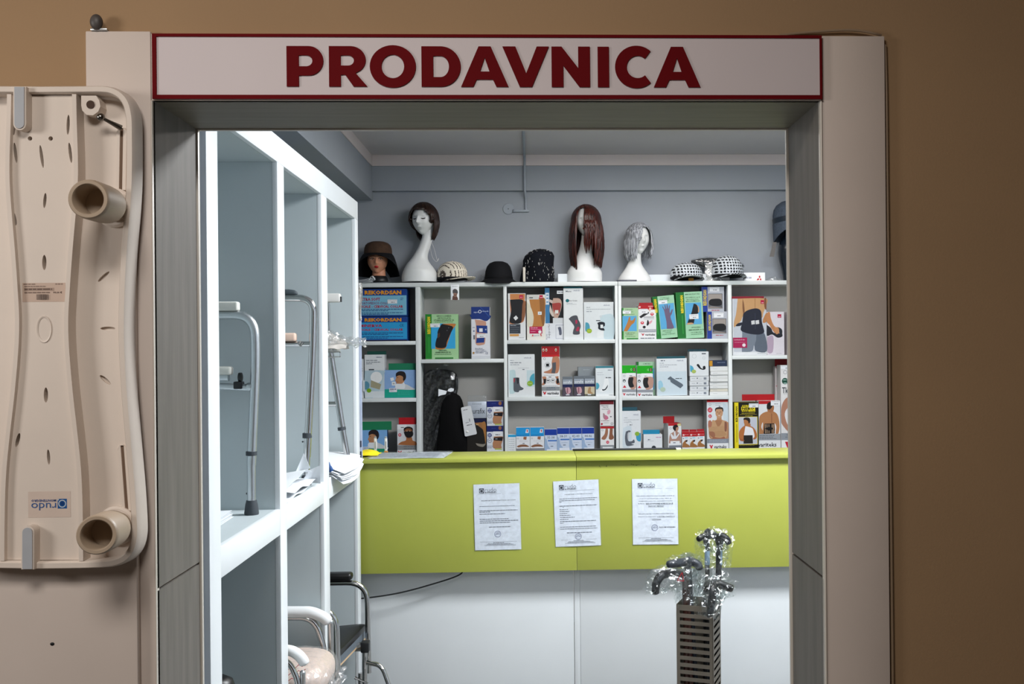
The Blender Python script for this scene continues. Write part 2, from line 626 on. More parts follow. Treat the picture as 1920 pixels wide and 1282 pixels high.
def glyph(splines):
    cu = bpy.data.curves.new('g', 'CURVE')
    cu.dimensions = '2D'
    cu.fill_mode = 'BOTH'
    cu.extrude = 0.0006
    for pts in splines:
        sp = cu.splines.new('POLY')
        sp.points.add(len(pts) - 1)
        for q, p in zip(sp.points, pts):
            q.co = (p[0], p[1], 0, 1)
        sp.use_cyclic_u = True
    ob = bpy.data.objects.new('g', cu)
    me = bpy.data.meshes.new_from_object(ob)
    bpy.data.objects.remove(ob)
    bpy.data.curves.remove(cu)
    return me


def arc(cx, cy, rx, ry, a0, a1, n=18):
    return [(cx + rx * math.cos(R(a0 + (a1 - a0) * k / n)), cy + ry * math.sin(R(a0 + (a1 - a0) * k / n))) for k in range(n + 1)]


# letter outlines in units of the cap height, y up; width follows the sign
def letterP(w):
    return [[(0, 0), (.30, 0), (.30, .27)] + arc(w - .37, .635, .37, .365, -90, 90) + [(0, 1)],
            [(.30, .50)] + arc(w - .42, .635, .15, .135, -90, 90, 10) + [(.30, .77)]]


def letterR(w):
    return [[(0, 0), (.29, 0), (.29, .29), (.40, .29), (w - .34, 0), (w, 0), (w - .29, .335)] + arc(w - .42, .66, .38, .34, -50, 90) + [(0, 1)],
            [(.29, .52)] + arc(w - .47, .645, .14, .125, -90, 90, 10) + [(.29, .77)]]


def letterO(w):
    return [arc(w / 2, .5, w / 2, .525, 0, 360, 40)[:-1], arc(w / 2, .5, w / 2 - .29, .29, 0, 360, 32)[:-1]]


def letterD(w):
    return [[(0, 0)] + arc(w - .5, .5, .5, .5, -90, 90, 26) + [(0, 1)],
            [(.29, .24)] + arc(w - .5, .5, .21, .26, -90, 90, 18) + [(.29, .76)]]


def letterA(w):
    h = w / 2
    return [[(0, 0), (.30, 0), (.385, .18), (w - .385, .18), (w - .30, 0), (w, 0), (h + .15, 1), (h - .15, 1)],
            [(.47, .38), (h, .72), (w - .47, .38)]]


def letterV(w):
    h = w / 2
    return [[(h - .15, 0), (h + .15, 0), (w, 1), (w - .30, 1), (h + .01, .34), (.32, 1), (0, 1)]]


def letterN(w):
    return [[(0, 0), (.29, 0), (.29, .53), (w - .26, 0), (w, 0), (w, 1), (w - .29, 1), (w - .29, .47), (.25, 1), (0, 1)]]


def letterI(w):
    return [[(0, 0), (w, 0), (w, 1), (0, 1)]]


def letterC(w):
    return [arc(.53, .5, .53, .525, 48, 312, 34) + arc(.56, .5, .27, .275, 312, 48, 24)]


for fn, a, b in ((letterP, 537.5, 606), (letterR, 617, 688.5), (letterO, 693.5, 779.5), (letterD, 790.5, 863.5), (letterA, 864.5, 953), (letterV, 942.5, 1029),
                 (letterN, 1034.5, 1105.8), (letterI, 1121, 1141.5), (letterC, 1153.5, 1225), (letterA, 1226, 1313)):
    yt, yb_ = 86.2 + (a - 538) * 0.0022, 162 + (a - 538) * 0.0022
    pa, pb = W(a, yb_, YS - 0.0012), W(b, yt, YS - 0.0012)
    h = pb.z - pa.z
    me = glyph(fn((pb.x - pa.x) / h))
    me.transform(Matrix(((h, 0, 0, pa.x - t.location.x), (0, 0, -1, -0.0006), (0, h, 0, pa.z - t.location.z), (0, 0, 0, 1))))
    me.materials.clear()
    me.materials.append(M_RED)
    g = bpy.data.objects.new('letter', me)
    COL.objects.link(g)
    g.parent = t

# ================================================================ corridor side details
# dark knob above the left casing
p = W(183, 58, 1.60)
t = thing('door_bumper', 'small dark grey rounded knob sitting on top of the left casing', 'knob', (p.x, 1.60, zt))
mb = MB().ell((0, -0.004, 0.0125), (0.0098, 0.008, 0.0125), None, 20, 12)
mb.build('cap', mat('dark_grey_rubber', (74, 70, 68), 0.5, 0, 0.2, 120), t)
MB().bbox((-0.010, -0.004, 0.0), (0.016, 0.006, 0.0035), 0.001).build('foot', M_ALU, t)
# cable over the right casing and down beside it
pts = [W(1462, 66, 1.606), W(1500, 62, 1.606), W(1545, 58.5, 1.604), W(1585, 56.5, 1.603), W(1615, 58, 1.602), W(1640, 63, 1.602), W(1652, 66, 1.606)]
mb = MB().tube(bez(pts, 6), 0.0022, None, 8)
o = mb.build('wall_cable', mat('beige_cable', (150, 128, 104), 0.6, 0, 0.03, 20))
tag(o, 'thin beige cable bowed over the top of the right casing', 'cable')
pts = [W(1659.5, 84, 1.6075), W(1662, 180, 1.6075), W(1663.5, 320, 1.6075), W(1667, 640, 1.6075), W(1674, 1290, 1.6075)]
o = MB().tube(bez(pts, 6), 0.0024, None, 8).build('wall_cable', MATS['beige_cable'])
tag(o, 'thin beige cable running down the outer edge of the right casing', 'cable')

# ================================================================ mounting panel and bath board on the left
YP = 1.586
pr = W(257, 1100, YP)
ptop = W(100, 185, YP)
o = MB().bbox((-1.35, YP, 0), (pr.x, YF - 0.0005, ptop.z), 0.002).build('mounting_panel', M_CASE)
tag(o, 'flat pale beige panel standing against the corridor wall behind the bath board', 'panel')
p = W(98, 1207, YP)
o = MB().ell((p.x, YP, p.z), (0.0035, 0.0012, 0.0028), None, 12, 6).build('nail_hole_spot', M_BLACK)  # black spot put in for the dark of a nail hole
tag(o, 'small black spot for a nail hole in the pale panel below the bath board', 'hole')

FD = 0.027                                     # depth of the tray floor behind the rim
YR = 1.552                                     # front of the rim
XC = 77.0                                      # centre line of the board in the photograph
t = thing('bath_board', 'pale beige plastic bath board hung underside out on the left panel', 'bath board', (W(XC, 612, YR).x, YR, W(XC, 612, YR).z))
t['_world'] = 1
M_BB = mat('bath_board_plastic', (216, 204, 193), 0.5, 0, 0.02, 14, 0.05, 300)
M_LEG = mat('bath_board_leg', (168, 150, 130), 0.45, 0, 0.03, 30)
right = [(XC, 161), (150, 160.5), (192, 160.5), (212, 164), (229, 174), (241, 190), (247, 212), (249, 240), (249, 330), (246, 390), (240, 460), (236, 530), (234, 600), (235, 660), (239, 730),
         (244, 790), (250, 860), (255, 920), (258.5, 980), (258, 1010), (251, 1034), (237, 1051), (219, 1060), (196, 1064), (150, 1066), (XC, 1067)]
outl = [(p.x, p.y) for p in bez([(a, b, 0) for a, b in right], 3)]
full = outl + [(2 * XC - a, b) for a, b in reversed(outl[1:-1])]


def offset(poly, d):
    n = len(poly)
    res = []
    for i in range(n):
        a, b = Vector(poly[i - 1]), Vector(poly[(i + 1) % n])
        tt = (b - a).normalized()
        nn = Vector((-tt.y, tt.x))
        res.append((poly[i][0] + nn.x * d, poly[i][1] + nn.y * d))
    return res


inn = offset(full, 13)
mid = offset(full, -5)


def ringY(poly, Y):
    return [Vector((W(a, b, YR).x, Y, W(a, b, YR).z)) for a, b in poly]


mb = MB()
mb.loft([ringY(offset(full, -3), YP - 0.0015), ringY(offset(full, -2), YR + 0.012), ringY(full, YR + 0.003), ringY(offset(full, 2), YR), ringY(offset(full, 11), YR), ringY(inn, YR + 0.002), ringY(offset(full, 14), YR + FD + 0.001)], None, False)
rim = mb.build('rim', M_BB, t)


def slot_cutter(cx, cy, ln, wd, ang, n=14):
    c, s_ = math.cos(R(ang)), math.sin(R(ang))
    pts = []
    for k in range(n):
        u, v = wd / 2 * math.cos(2 * PI * k / n), ln / 2 * math.sin(2 * PI * k / n)
        pts.append((cx + u * c - v * s_, cy + u * s_ + v * c))
    return [(W(a, b, YR).x, W(a, b, YR).z) for a, b in pts]


CUT = [(20, 232, 38, 6, 2), (122, 231, 38, 6, 2), (22.5, 284, 39, 6, -7), (126, 284, 39, 6, -7), (72, 291, 44, 6, -8), (50, 257, 8.5, 8.5, 0), (89, 257, 8.5, 8.5, 0),
       (78, 374, 29, 6, 5), (20, 407, 29, 8, -14), (77, 491, 29, 8, 0), (80, 741, 29, 8, 0), (27, 826, 28, 7, 14), (85, 858, 29, 6, -4)]
CUT2 = [(180, 516, 29, 6.5, 48), (188, 615, 29, 7, 90), (183, 713, 27, 8, -50)]


def solid_with_holes(pts, y0, y1, cuts):
    a = MB().prism(pts, y0, y1).build('solid', M_BB)
    c = MB()
    for q in cuts:
        c.prism(slot_cutter(*q), y0 - 0.01, y1 - 0.001)
    cb = c.build('cut', M_BB)
    md = a.modifiers.new('b', 'BOOLEAN')
    md.operation = 'DIFFERENCE'
    md.object = cb
    md.solver = 'EXACT'
    bpy.context.view_layer.update()
    dg = bpy.context.evaluated_depsgraph_get()
    me = bpy.data.meshes.new_from_object(a.evaluated_get(dg))
    bpy.data.objects.remove(a, do_unlink=True)
    bpy.data.objects.remove(cb, do_unlink=True)
    return me


def add_mesh(me, name, parent, m):
    me.transform(Matrix.Translation(-Vector(parent.location)))
    me.materials.clear()
    me.materials.append(m)
    o = bpy.data.objects.new(name, me)
    COL.objects.link(o)
    o.parent = parent
    return o


rib = [(134, 176), (135, 230), (137, 290), (137, 340), (133, 400), (127, 470), (122, 540), (119, 600), (121, 660), (128, 740), (136, 810), (143, 880), (146, 950), (147, 1052)]
rib = [(p.x, p.y) for p in bez([(a, b, 0) for a, b in rib], 3)]
xz = lambda pl: [(W(a, b, YR).x, W(a, b, YR).z) for a, b in pl]
floor_pts = xz(offset(full, 9))
add_mesh(solid_with_holes(floor_pts, YR + FD, YR + FD + 0.0062, CUT2), 'tray_floor', t, M_BB)
# the raised middle of the tray between its two ribs
plate = xz(rib + [(2 * XC - a - 3, b) for a, b in reversed(rib)])
add_mesh(solid_with_holes(plate, YR + 0.010, YR + FD - 0.0003, CUT), 'seat_panel', t, M_BB)
for sgn in (1, -1):
    L_ = rib if sgn > 0 else [(2 * XC - a, b) for a, b in rib]
    mb = MB()
    mb.prism(xz(L_ + [(a + 8 * sgn, b) for a, b in reversed(L_)]), YR + 0.0015, YR + FD - 0.0002)
    mb.build('rib', M_BB, t)
# dark backing seen in the slots is the panel in shade; a shallow oval dish in the middle
mb = MB()
c = W(77, 617, YR)
k = YR / F
mb.loft([[Vector((c.x + a * math.cos(q), YR + dy, c.z + b * math.sin(q))) for q in [2 * PI * i / 28 for i in range(28)]] for a, b, dy in ((14 * k, 25 * k, 0.0099), (13.6 * k, 24.6 * k, 0.0085), (12.2 * k, 23 * k, 0.0086), (10.5 * k, 21 * k, 0.0098))], None, False)
mb.build('oval_boss', M_BB, t)
# grey rubber pads top and bottom, in raised U shaped holders
M_PAD = mat('pad_grey', (168, 172, 178), 0.55, 0, 0.03, 40)
for xs, y0, y1, up in ((42, 165, 246, 1), (57, 984, 1065, 0)):
    def pad(hw, ya, yb2):
        if up:
            return [(xs - hw, ya)] + [(xs - hw * math.cos(q), yb2 - hw + hw * math.sin(q)) for q in [PI * i / 12 for i in range(13)]] + [(xs + hw, ya)]
        return [(xs + hw, yb2)] + [(xs + hw * math.cos(q), ya + hw - hw * math.sin(q)) for q in [PI * i / 12 for i in range(13)]] + [(xs - hw, yb2)]
    h = MB().prism(xz(pad(12, y0, y1)), YR - 0.008, YR + 0.0098).build('pad_holder', M_BB, t)
    MB().prism(xz(pad(9.0, y0 + 1, y1 - 3) if up else pad(9.0, y0 + 3, y1 - 1)), YR - 0.0098, YR - 0.0075).build('rubber_pad', M_PAD, h)
# socket boss with a screw hole
mb = MB()
sx_, sz_ = xz([(168, 195)])[0]
c = [(150, 178)] + [(178, 178), (184, 187), (186, 198), (182, 208), (172, 215), (160, 214), (152, 206), (150, 196)]
ring_o = xz(c)
mb.prism(ring_o, YR + 0.004, YR + FD)
sk = mb.build('screw_boss', M_BB, t)
MB().lathe((sx_, YR + 0.0036, sz_), [(0.0001, 0), (7 * k, 0), (7.6 * k, 0.0008)], None, 20, rot=Matrix.Rotation(PI / 2, 3, 'X')).build('screw_hole', mat('hole_brown', (66, 46, 34), 0.8, 0, 0.05, 20), sk)
# guide slots: long grooves with a raised lip
for (x0, ya, x1, yb2) in ((216, 232, 214, 352), (217, 836, 226, 962)):
    mb = MB()
    o_, i_ = [], []
    for hw, lst in ((11, o_), (3.2, i_)):
        e = 11 if hw > 5 else 3
        lst += [(x0 - hw, ya + e)] + [(x0 - hw * math.cos(q), ya + e - e * math.sin(q)) for q in [PI * i / 8 for i in range(9)]] + [(x0 + hw, ya + e), (x1 + hw, yb2), (x1 - hw, yb2)]
    mb.loft([ringY(o_, YR + FD - 0.0001), ringY(offset(o_, 1.5), YR + FD - 0.0035), ringY(i_, YR + FD - 0.0035), ringY(i_, YR + FD - 0.0002)], None, False)
    g = mb.build('guide_slot', M_BB, t)
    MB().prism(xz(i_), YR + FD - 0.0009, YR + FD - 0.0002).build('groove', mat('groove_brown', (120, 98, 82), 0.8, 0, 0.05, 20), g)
# steel wing bolt at the upper slot
p, q = W(191, 221, YR), W(220, 236, YR)
mb = MB().ell((p.x, YR - 0.004, p.z), (0.0062, 0.0062, 0.0062), None, 16, 10)
mb.tube([(p.x, YR - 0.003, p.z), ((p.x + q.x) / 2, YR + 0.004, (p.z + q.z) / 2), (q.x, YR + 0.014, q.z)], [0.0022, 0.003, 0.0045], None, 10)
mb.build('wing_bolt', mat('dark_steel', (130, 128, 124), 0.25, 1.0, 0.05, 60), t)
# two hollow rubber legs
for (bx, by, tx, ty) in ((218, 390, 165, 373), (222, 985, 181, 1003)):
    b = W(bx, by, YR + FD - 0.001)
    e = W(tx, ty, 1.462)
    d = (e - b)
    L = d.length
    d.normalize()
    rot = Vector((0, 0, 1)).rotation_difference(d).to_matrix()
    ro = 37 * 1.462 / F
    rb = 33 * YR / F
    mb = MB().lathe(b, [(rb * 0.8, 0.0), (rb * 0.82, L * 0.3), (ro * 0.96, L * 0.34), (ro, L * 0.5), (ro, L * 0.93), (ro * 0.97, L * 0.985), (ro * 0.92, L), (ro * 0.78, L), (ro * 0.73, L * 0.985), (ro * 0.70, L * 0.6), (0.001, L * 0.58)], None, 36, cap=True, rot=rot)
    mb.build('tube_leg', M_LEG, t)
    mb = MB().lathe((b.x - 0.002, YR + FD - 0.0003, b.z), [(rb * 1.12, 0), (rb * 1.12, 0.005), (rb * 1.0, 0.008), (rb * 0.7, 0.008)], None, 32, rot=Matrix.Rotation(PI / 2, 3, 'X'))
    mb.build('leg_socket', M_BB, t)
# price label with bar code, and the upside-down sticker
a = Art(XC, 612, YR / F, 0.010 - 0.0002)
a.rect(38, 531, 116, 566, '#d8bfae').rect(41, 540, 96, 546, '#b79f90').words(40, 62, 532.5, 1.6, '#8a7468').words(98, 112, 532.5, 1.6, '#8a7468').words(42, 92, 541.5, 2.2, '#6e584e')
a.txt('99,00 €', 94, 547, 110, 551, '#5a463e', 0.02).words(42, 88, 548, 1.6, '#7a645a').words(42, 80, 536.5, 1.4, '#9a8478')
x = 64
while x < 86:
    w_ = a.rng.choice((0.7, 1.2, 1.8))
    a.rect(x, 552, x + w_, 562, '#5a4a44')
    x += w_ + a.rng.choice((0.7, 1.0))
a.build('price_label', t)
a = Art(XC, 612, YR / F, 0.010 - 0.0002)
a.rect(45, 917, 122, 965, '#e2cfc2')
a.rect(98.5, 931, 115.5, 949, '#1c5a9e').ring(107, 940, 7.2, 1.7, '#cfd6de').ell(107, 939.5, 3.4, 3.8, '#0f3f80').rect(99, 931, 101, 934, '#cfd6de')
a.txt('rudo', 51, 938, 96, 951.5, '#3a62a0', 0.0, 180, 3)
a.txt('MONTENEGRO', 51, 931.5, 96, 936, '#2a4f90', 0.02, 180)
a.build('logo_sticker', t)

# ================================================================ white open shelf unit on the left
XU = -0.770                                    # its front plane
UB = -1.30                                     # its back
YU = [(2.381, 2.465), (3.034, 3.112), (3.655, 3.749), (4.339, 4.405)]
zu_top = WX(560, 241.8 + 0.826 * 55, XU).z
zu_tb = WX(523, 305.6, XU).z
zm_t = WX(411, 1027, XU).z
zm_b = WX(411, 1087, XU).z
t = thing('open_shelf_unit', 'tall white open shelf unit along the left wall of the shop', 'shelf unit', ((XU + UB) / 2, (YU[0][0] + YU[-1][1]) / 2, 0))
t['_world'] = 1
FX = XU - 0.016                                # white facings on pale blue boards
for i, (a, b) in enumerate(YU):
    MB().box((UB, a, 0), (FX - 0.0003, b, zu_top - 0.001 if i in (0, 3) else zu_tb)).build('upright', M_PANEL, t)
    MB().bbox((FX, a - 0.0006, 0), (XU, b + 0.0006, zu_tb), 0.0015).build('facing', M_WHITE, t)
MB().box((UB, YU[0][1] + 0.0005, zu_tb + 0.0005), (FX - 0.0003, YU[3][0] - 0.0005, zu_top - 0.001)).build('top_panel', M_PANEL, t)
MB().bbox((FX, YU[0][0] - 0.0006, zu_tb + 0.0003), (XU, YU[3][1] + 0.0006, zu_top), 0.0015).build('facing', M_WHITE, t)
for i in range(3):
    MB().box((UB, YU[i][1] + 0.0003, zm_b + 0.001), (FX - 0.0003, YU[i + 1][0] - 0.0003, zm_t)).build('shelf', M_PANEL, t)
    MB().bbox((FX, YU[i][1] + 0.0009, zm_b), (XU - 0.0005, YU[i + 1][0] - 0.0009, zm_t + 0.0005), 0.0015).build('facing', M_WHITE, t)
MB().box((UB, YU[0][0] - 0.003, 0), (FX - 0.0003, YU[0][0] - 0.0004, zu_top)).build('end_lift_sheet', M_WHITE, t)  # thin white sheet added to lighten the unlit end of the unit
MB().box((UB - 0.012, YU[0][0], 0), (UB - 0.0005, YU[3][1], zu_top - 0.001)).build('back_panel', M_PANEL, t)

# ---- walking frames on the middle shelf
M_GRIP = mat('foam_grip_white', (222, 222, 214), 0.75, 0, 0.02, 60)


def px_x(px, py, Y):
    return W(px, py, Y)


def frame_legs(t, pipe, m, r, name='side_tube'):
    MB().tube(pipe, r, None, 16).build(name, m, t)


t = thing('walker', 'satin aluminium walking frame with white hand grips in the nearest bay of the white unit', 'walker', (-0.95, 2.93, zm_t), group=None)
t['_world'] = 1
Yw = 2.945
g0, g1, g2, g3 = W(405, 590, Yw), W(477, 590, Yw), W(478, 640, Yw), W(472, 950, Yw)
r1 = 0.0134
pts = [Vector((-1.22, Yw, g0.z)), Vector((g1.x, Yw, g0.z)), Vector((g2.x + 0.002, Yw, g2.z - 0.05)), Vector((g3.x, Yw, zm_t + 0.145))]
MB().tube(fillet(pts, [0.075, 0.2], 8), r1, None, 18).build('side_tube', M_ALU, t)
MB().tube([(g3.x, Yw, zm_t + 0.16), (g3.x - 0.0005, Yw, zm_t + 0.03)], r1 - 0.001, None, 16).build('leg_extension', M_ALU, t)
zc = W(474, 850, Yw).z
MB().lathe((g3.x + 0.0005, Yw, zc - 0.006), [(r1, 0), (r1 + 0.0025, 0.001), (r1 + 0.0025, 0.012), (r1, 0.013)], None, 20).build('collar', M_RUB, t)
MB().lathe((g3.x - 0.0005, Yw, zm_t), [(0.0200, 0), (0.0208, 0.004), (0.0175, 0.03), (0.0145, 0.042), (r1 - 0.002, 0.042)], None, 24).build('rubber_foot', M_RUB, t)
MB().ell((g3.x - r1, Yw, W(472, 925, Yw).z), (0.003, 0.003, 0.003)).build('push_button', M_RUB, t)
# upper grip: a white half-round sleeve
a, b = W(400, 573, Yw), W(448, 573, Yw)
MB().bbox((-1.16, Yw - 0.016, W(430, 583, Yw).z), (b.x, Yw + 0.016, W(430, 565.5, Yw).z), 0.006, seg=3).build('hand_grip', M_GRIP, t)
zl = W(430, 709, Yw).z
MB().tube(fillet([(-1.2, Yw - 0.01, zl + 0.01), (W(431, 706, Yw).x, Yw - 0.01, zl + 0.004)], 0.02), 0.0125, None, 16).build('lower_bar', M_ALU, t)
MB().bbox((-1.16, Yw - 0.024, W(420, 703, Yw).z), (W(437, 690, Yw).x, Yw + 0.008, W(420, 686.5, Yw).z), 0.007, seg=3).build('hand_grip', M_GRIP, t)
MB().tube(fillet([(-1.2, Yw, zl - 0.012), (W(424, 722, Yw).x, Yw, zl - 0.024), (g3.x, Yw, W(470, 727, Yw).z)], 0.03), 0.0105, None, 14).build('cross_bar', M_ALU, t)
MB().bbox((W(440, 712, Yw).x, Yw - 0.016, W(440, 729, Yw).z), (W(456, 712, Yw).x, Yw + 0.014, W(440, 715, Yw).z), 0.003).build('clip', M_BLACK, t)
MB().lathe((W(451, 707, Yw).x, Yw - 0.002, W(451, 707, Yw).z), [(0.008, -0.006), (0.0135, -0.004), (0.0135, 0.004), (0.008, 0.006)], None, 20, rot=Matrix.Rotation(PI / 2, 3, 'Y')).build('clip_ring', M_BLACK, t)
MB().lathe((W(469, 725, Yw).x, Yw, W(469, 725, Yw).z), [(0.0085, -0.012), (0.0125, -0.006), (0.0125, 0.006), (0.0085, 0.012)], None, 16, rot=Matrix.Rotation(PI / 2, 3, 'Y')).build('joint_ferrule', M_ALU, t)

t = thing('walker', 'chrome walking frame with dark upper grip and pinkish lower grip in the middle bay', 'walker', (-0.95, 3.575, zm_t))
t['_world'] = 1
Yw = 3.575
a = W(535, 559, Yw)
b = W(588, 559, Yw)
c = W(586, 620, Yw)
d = W(574, 900, Yw)
MB().tube(fillet([Vector((-1.2, Yw, a.z + 0.004)), Vector((b.x, Yw, a.z)), Vector((c.x, Yw, c.z - 0.06)), Vector((d.x + 0.004, Yw, zm_t + 0.1))], [0.055, 0.2], 8), 0.0130, None, 18).build('side_tube', M_CHROME, t)
MB().tube([(d.x + 0.005, Yw, zm_t + 0.13), (d.x, Yw, zm_t + 0.02)], 0.0116, None, 16).build('leg_extension', M_CHROME, t)
zc = W(576, 817, Yw).z
MB().lathe((W(576, 817, Yw).x, Yw, zc - 0.008), [(0.0125, 0), (0.0164, 0.001), (0.0164, 0.018), (0.0125, 0.019)], None, 20).build('collar', M_RUB, t)
MB().lathe((d.x, Yw, zm_t), [(0.0175, 0), (0.0185, 0.004), (0.0155, 0.032), (0.0115, 0.036)], None, 24).build('rubber_foot', M_RUB, t)
MB().ell((W(567.5, 828, Yw).x, Yw, W(567.5, 828, Yw).z), (0.003, 0.003, 0.003)).build('push_button', M_RUB, t)
mb = MB()
x1 = W(558, 549, Yw).x
mb.tube([(-1.15, Yw, a.z + 0.019), (x1 - 0.03, Yw, a.z + 0.019), (x1 - 0.012, Yw, a.z + 0.018), (x1 - 0.004, Yw, a.z + 0.016), (x1, Yw, a.z + 0.0145)], [0.0105, 0.0105, 0.009, 0.006, 0.002], None, 16, squash=1.2)
mb.build('hand_grip', mat('dark_grey_grip', (62, 72, 78), 0.6, 0, 0.04, 40), t)
zl = W(560, 645, Yw).z
MB().tube([(-1.2, Yw, zl), (c.x, Yw, zl)], 0.0105, None, 14).build('cross_bar', M_CHROME, t)
MB().tube([(-1.2, Yw - 0.012, zl - 0.002), (W(552, 644, Yw).x, Yw - 0.012, zl), (W(566, 640, Yw).x, Yw - 0.008, zl + 0.003)], 0.006, None, 12).build('cross_bar', M_CHROME, t)
MB().bbox((-1.15, Yw - 0.018, zl + 0.009), (W(556, 632, Yw).x, Yw + 0.014, W(550, 624, Yw).z), 0.008, seg=3).build('hand_grip', mat('pink_grip', (226, 196, 178), 0.6, 0, 0.02, 40), t)
MB().tube([(W(563, 640, Yw).x, Yw - 0.012, zl - 0.006), (W(568, 640, Yw).x, Yw - 0.01, zl + 0.008)], 0.007, None, 12).build('joint_bolt', M_CHROME, t)

t = thing('walker', 'chrome walking frame with slanting leg and white top grip in the farthest bay', 'walker', (-0.9, 4.27, zm_t))
t['_world'] = 1
Yw = 4.25
a, b = W(618, 650, Yw), W(650, 855, Yw)
top = a + (a - b) * 0.05
d = (b - a).normalized()
MB().tube([top, a + d * ((b - a).length * 0.74)], 0.0138, None, 18).build('side_tube', M_CHROME, t)
MB().tube([a + d * ((b - a).length * 0.70), Vector((b.x + 0.002, Yw, zm_t + 0.03))], 0.0126, None, 16).build('leg_extension', M_CHROME, t)
cpt = W(641, 804, Yw)
rot = Vector((0, 0, 1)).rotation_difference(-d).to_matrix()
MB().lathe(cpt, [(0.013, -0.006), (0.0172, -0.005), (0.0172, 0.008), (0.013, 0.009)], None, 20, rot=rot).build('collar', M_RUB, t)
MB().lathe((b.x + 0.004, Yw, zm_t), [(0.019, 0), (0.02, 0.004), (0.0155, 0.03), (0.0125, 0.034)], None, 24).build('rubber_foot', M_RUB, t)
cb = W(636, 757, Yw)
MB().tube([(-1.22, Yw, cb.z), (cb.x, Yw, cb.z)], 0.0115, None, 14).build('cross_bar', M_CHROME, t)
MB().tube([(W(618, 648, Yw).x, Yw, W(618, 648, Yw).z), (W(616, 567, Yw).x, Yw, W(616, 567, Yw).z)], 0.0055, None, 12).build('upper_tube', M_CHROME, t)
x1 = W(639, 560, Yw).x
MB().bbox((-1.12, Yw - 0.016, W(630, 567, Yw).z), (x1, Yw + 0.016, W(630, 550, Yw).z), 0.008, seg=3).build('hand_grip', M_WPLA, t)
MB().bbox((x1 - 0.001, Yw - 0.012, W(630, 566, Yw).z), (x1 + 0.003, Yw + 0.012, W(630, 556, Yw).z), 0.001).build('grip_cap', M_BLACK, t)
zt_ = W(620, 660, Yw).z
mb = MB().tube(fillet([(-1.15, Yw - 0.02, zt_), (W(640, 660, Yw).x, Yw - 0.02, zt_), (W(640, 668, Yw).x, Yw - 0.02, W(640, 669, Yw).z), (-1.15, Yw - 0.02, W(640, 669, Yw).z)], 0.006), 0.0028, None, 8)
mb.build('wire_bracket', M_CHROME, t)
MB().bbox((-1.12, Yw - 0.05, zt_ + 0.003), (W(637, 660, Yw).x, Yw + 0.02, zt_ + 0.012), 0.003).build('seat_plate', M_WPLA, t)


# bag of crumpled clear film with a pale pad, on the far frame
def crumple(fn, amp, seed, freq=1.0):
    rr = random.Random(seed)
    ks = [(Vector((rr.uniform(-1, 1), rr.uniform(-1, 1), rr.uniform(-1, 1))).normalized() * rr.uniform(40, 170) * freq, rr.uniform(0, 6.28), rr.uniform(0.3, 1)) for _ in range(9)]

    def g(u, v):
        p = Vector(fn(u, v))
        q = Vector((0, 0, 0))
        for i, (k, ph, a) in enumerate(ks):
            s_ = a * abs(math.sin(k.dot(p) + ph)) - 0.4 * a
            q += Vector((k.y, k.z, k.x)).normalized() * s_
        return p + q * amp
    return g


FILM = plastic_film('clear_film', 0.20)
FILM2 = plastic_film('crinkled_film', 0.42)
t = thing('wrapped_pad', 'crumpled clear plastic bag with a pale pad lying on the far walking frame', 'plastic bag', (W(625, 655, 4.22).x, 4.22, zt_ + 0.0125))
t['_world'] = 1
c = W(622, 641, 4.21)
MB().grid(crumple(lambda u, v: Vector((c.x - 0.10 + 0.165 * u, 4.21 - 0.05 + 0.09 * v, zt_ + 0.013 + 0.068 * math.sin(PI * v) * (0.35 + 0.65 * math.sin(PI * min(1, u * 0.9 + 0.1))))), 0.004, 3), 24, 16, None, True, 0.001).build('pad', mat('pale_pad', (222, 214, 206), 0.6, 0, 0.02, 30), t)


def bagfn(u, v):
    q = 2 * PI * v
    rr = 0.052 * (1 - 0.35 * u) * (0.6 + 0.7 * math.sin(PI * min(1, u + 0.35)))
    return Vector((c.x - 0.09 + 0.235 * u, 4.205 + rr * 1.1 * math.cos(q), zt_ + 0.047 - 0.022 * u * u * 0.4 + rr * math.sin(q) * 0.8))


MB().grid(crumple(bagfn, 0.011, 7), 44, 40, None, False).build('film', FILM2, t, fix=False)


# ---- paper on the middle shelf
def sheet(fn, name, label, cat, m=M_PAPER, n=(20, 16), thick=0.0006, group=None):
    o = MB().grid(fn, n[0], n[1], None, True, thick).build(name, m)
    return tag(o, label, cat, group)


def stack(px, zbase, label, n, spread, quad, seed, h=0.0022, curl=None, name='paper_stack'):
    """a pile of loose sheets, each a sheet of its own inside one pile"""
    rr = random.Random(seed)
    t = thing(name, label, 'paper', quad[0], (0, 0, 0))
    t['_world'] = 1
    t.location.z = zbase
    for i in range(n):
        a, b, c_, d_ = [Vector(q) + Vector((rr.uniform(-spread, spread), rr.uniform(-spread, spread), 0)) for q in quad]

        def fn(u, v, i=i):
            p = (a * (1 - u) + b * u) * (1 - v) + (d_ * (1 - u) + c_ * u) * v
            z = zbase + 0.001 + i * h + (curl(u, v, i) if curl else 0)
            return Vector((p.x, p.y, z))
        MB().grid(fn, 14, 12, None, True, 0.0006).build('sheet', M_PAPER, t)
    return t


stack(0, zm_t, 'stack of white sheets beside the grey rubber foot in the nearest bay', 5, 0.004,
      [(-1.05, 2.70, 0), (-0.86, 2.68, 0), (-0.872, 2.90, 0), (-1.05, 2.915, 0)], 5, 0.0035, lambda u, v, i: 0.0 + 0.005 * u * u * (i + 1) / 5)
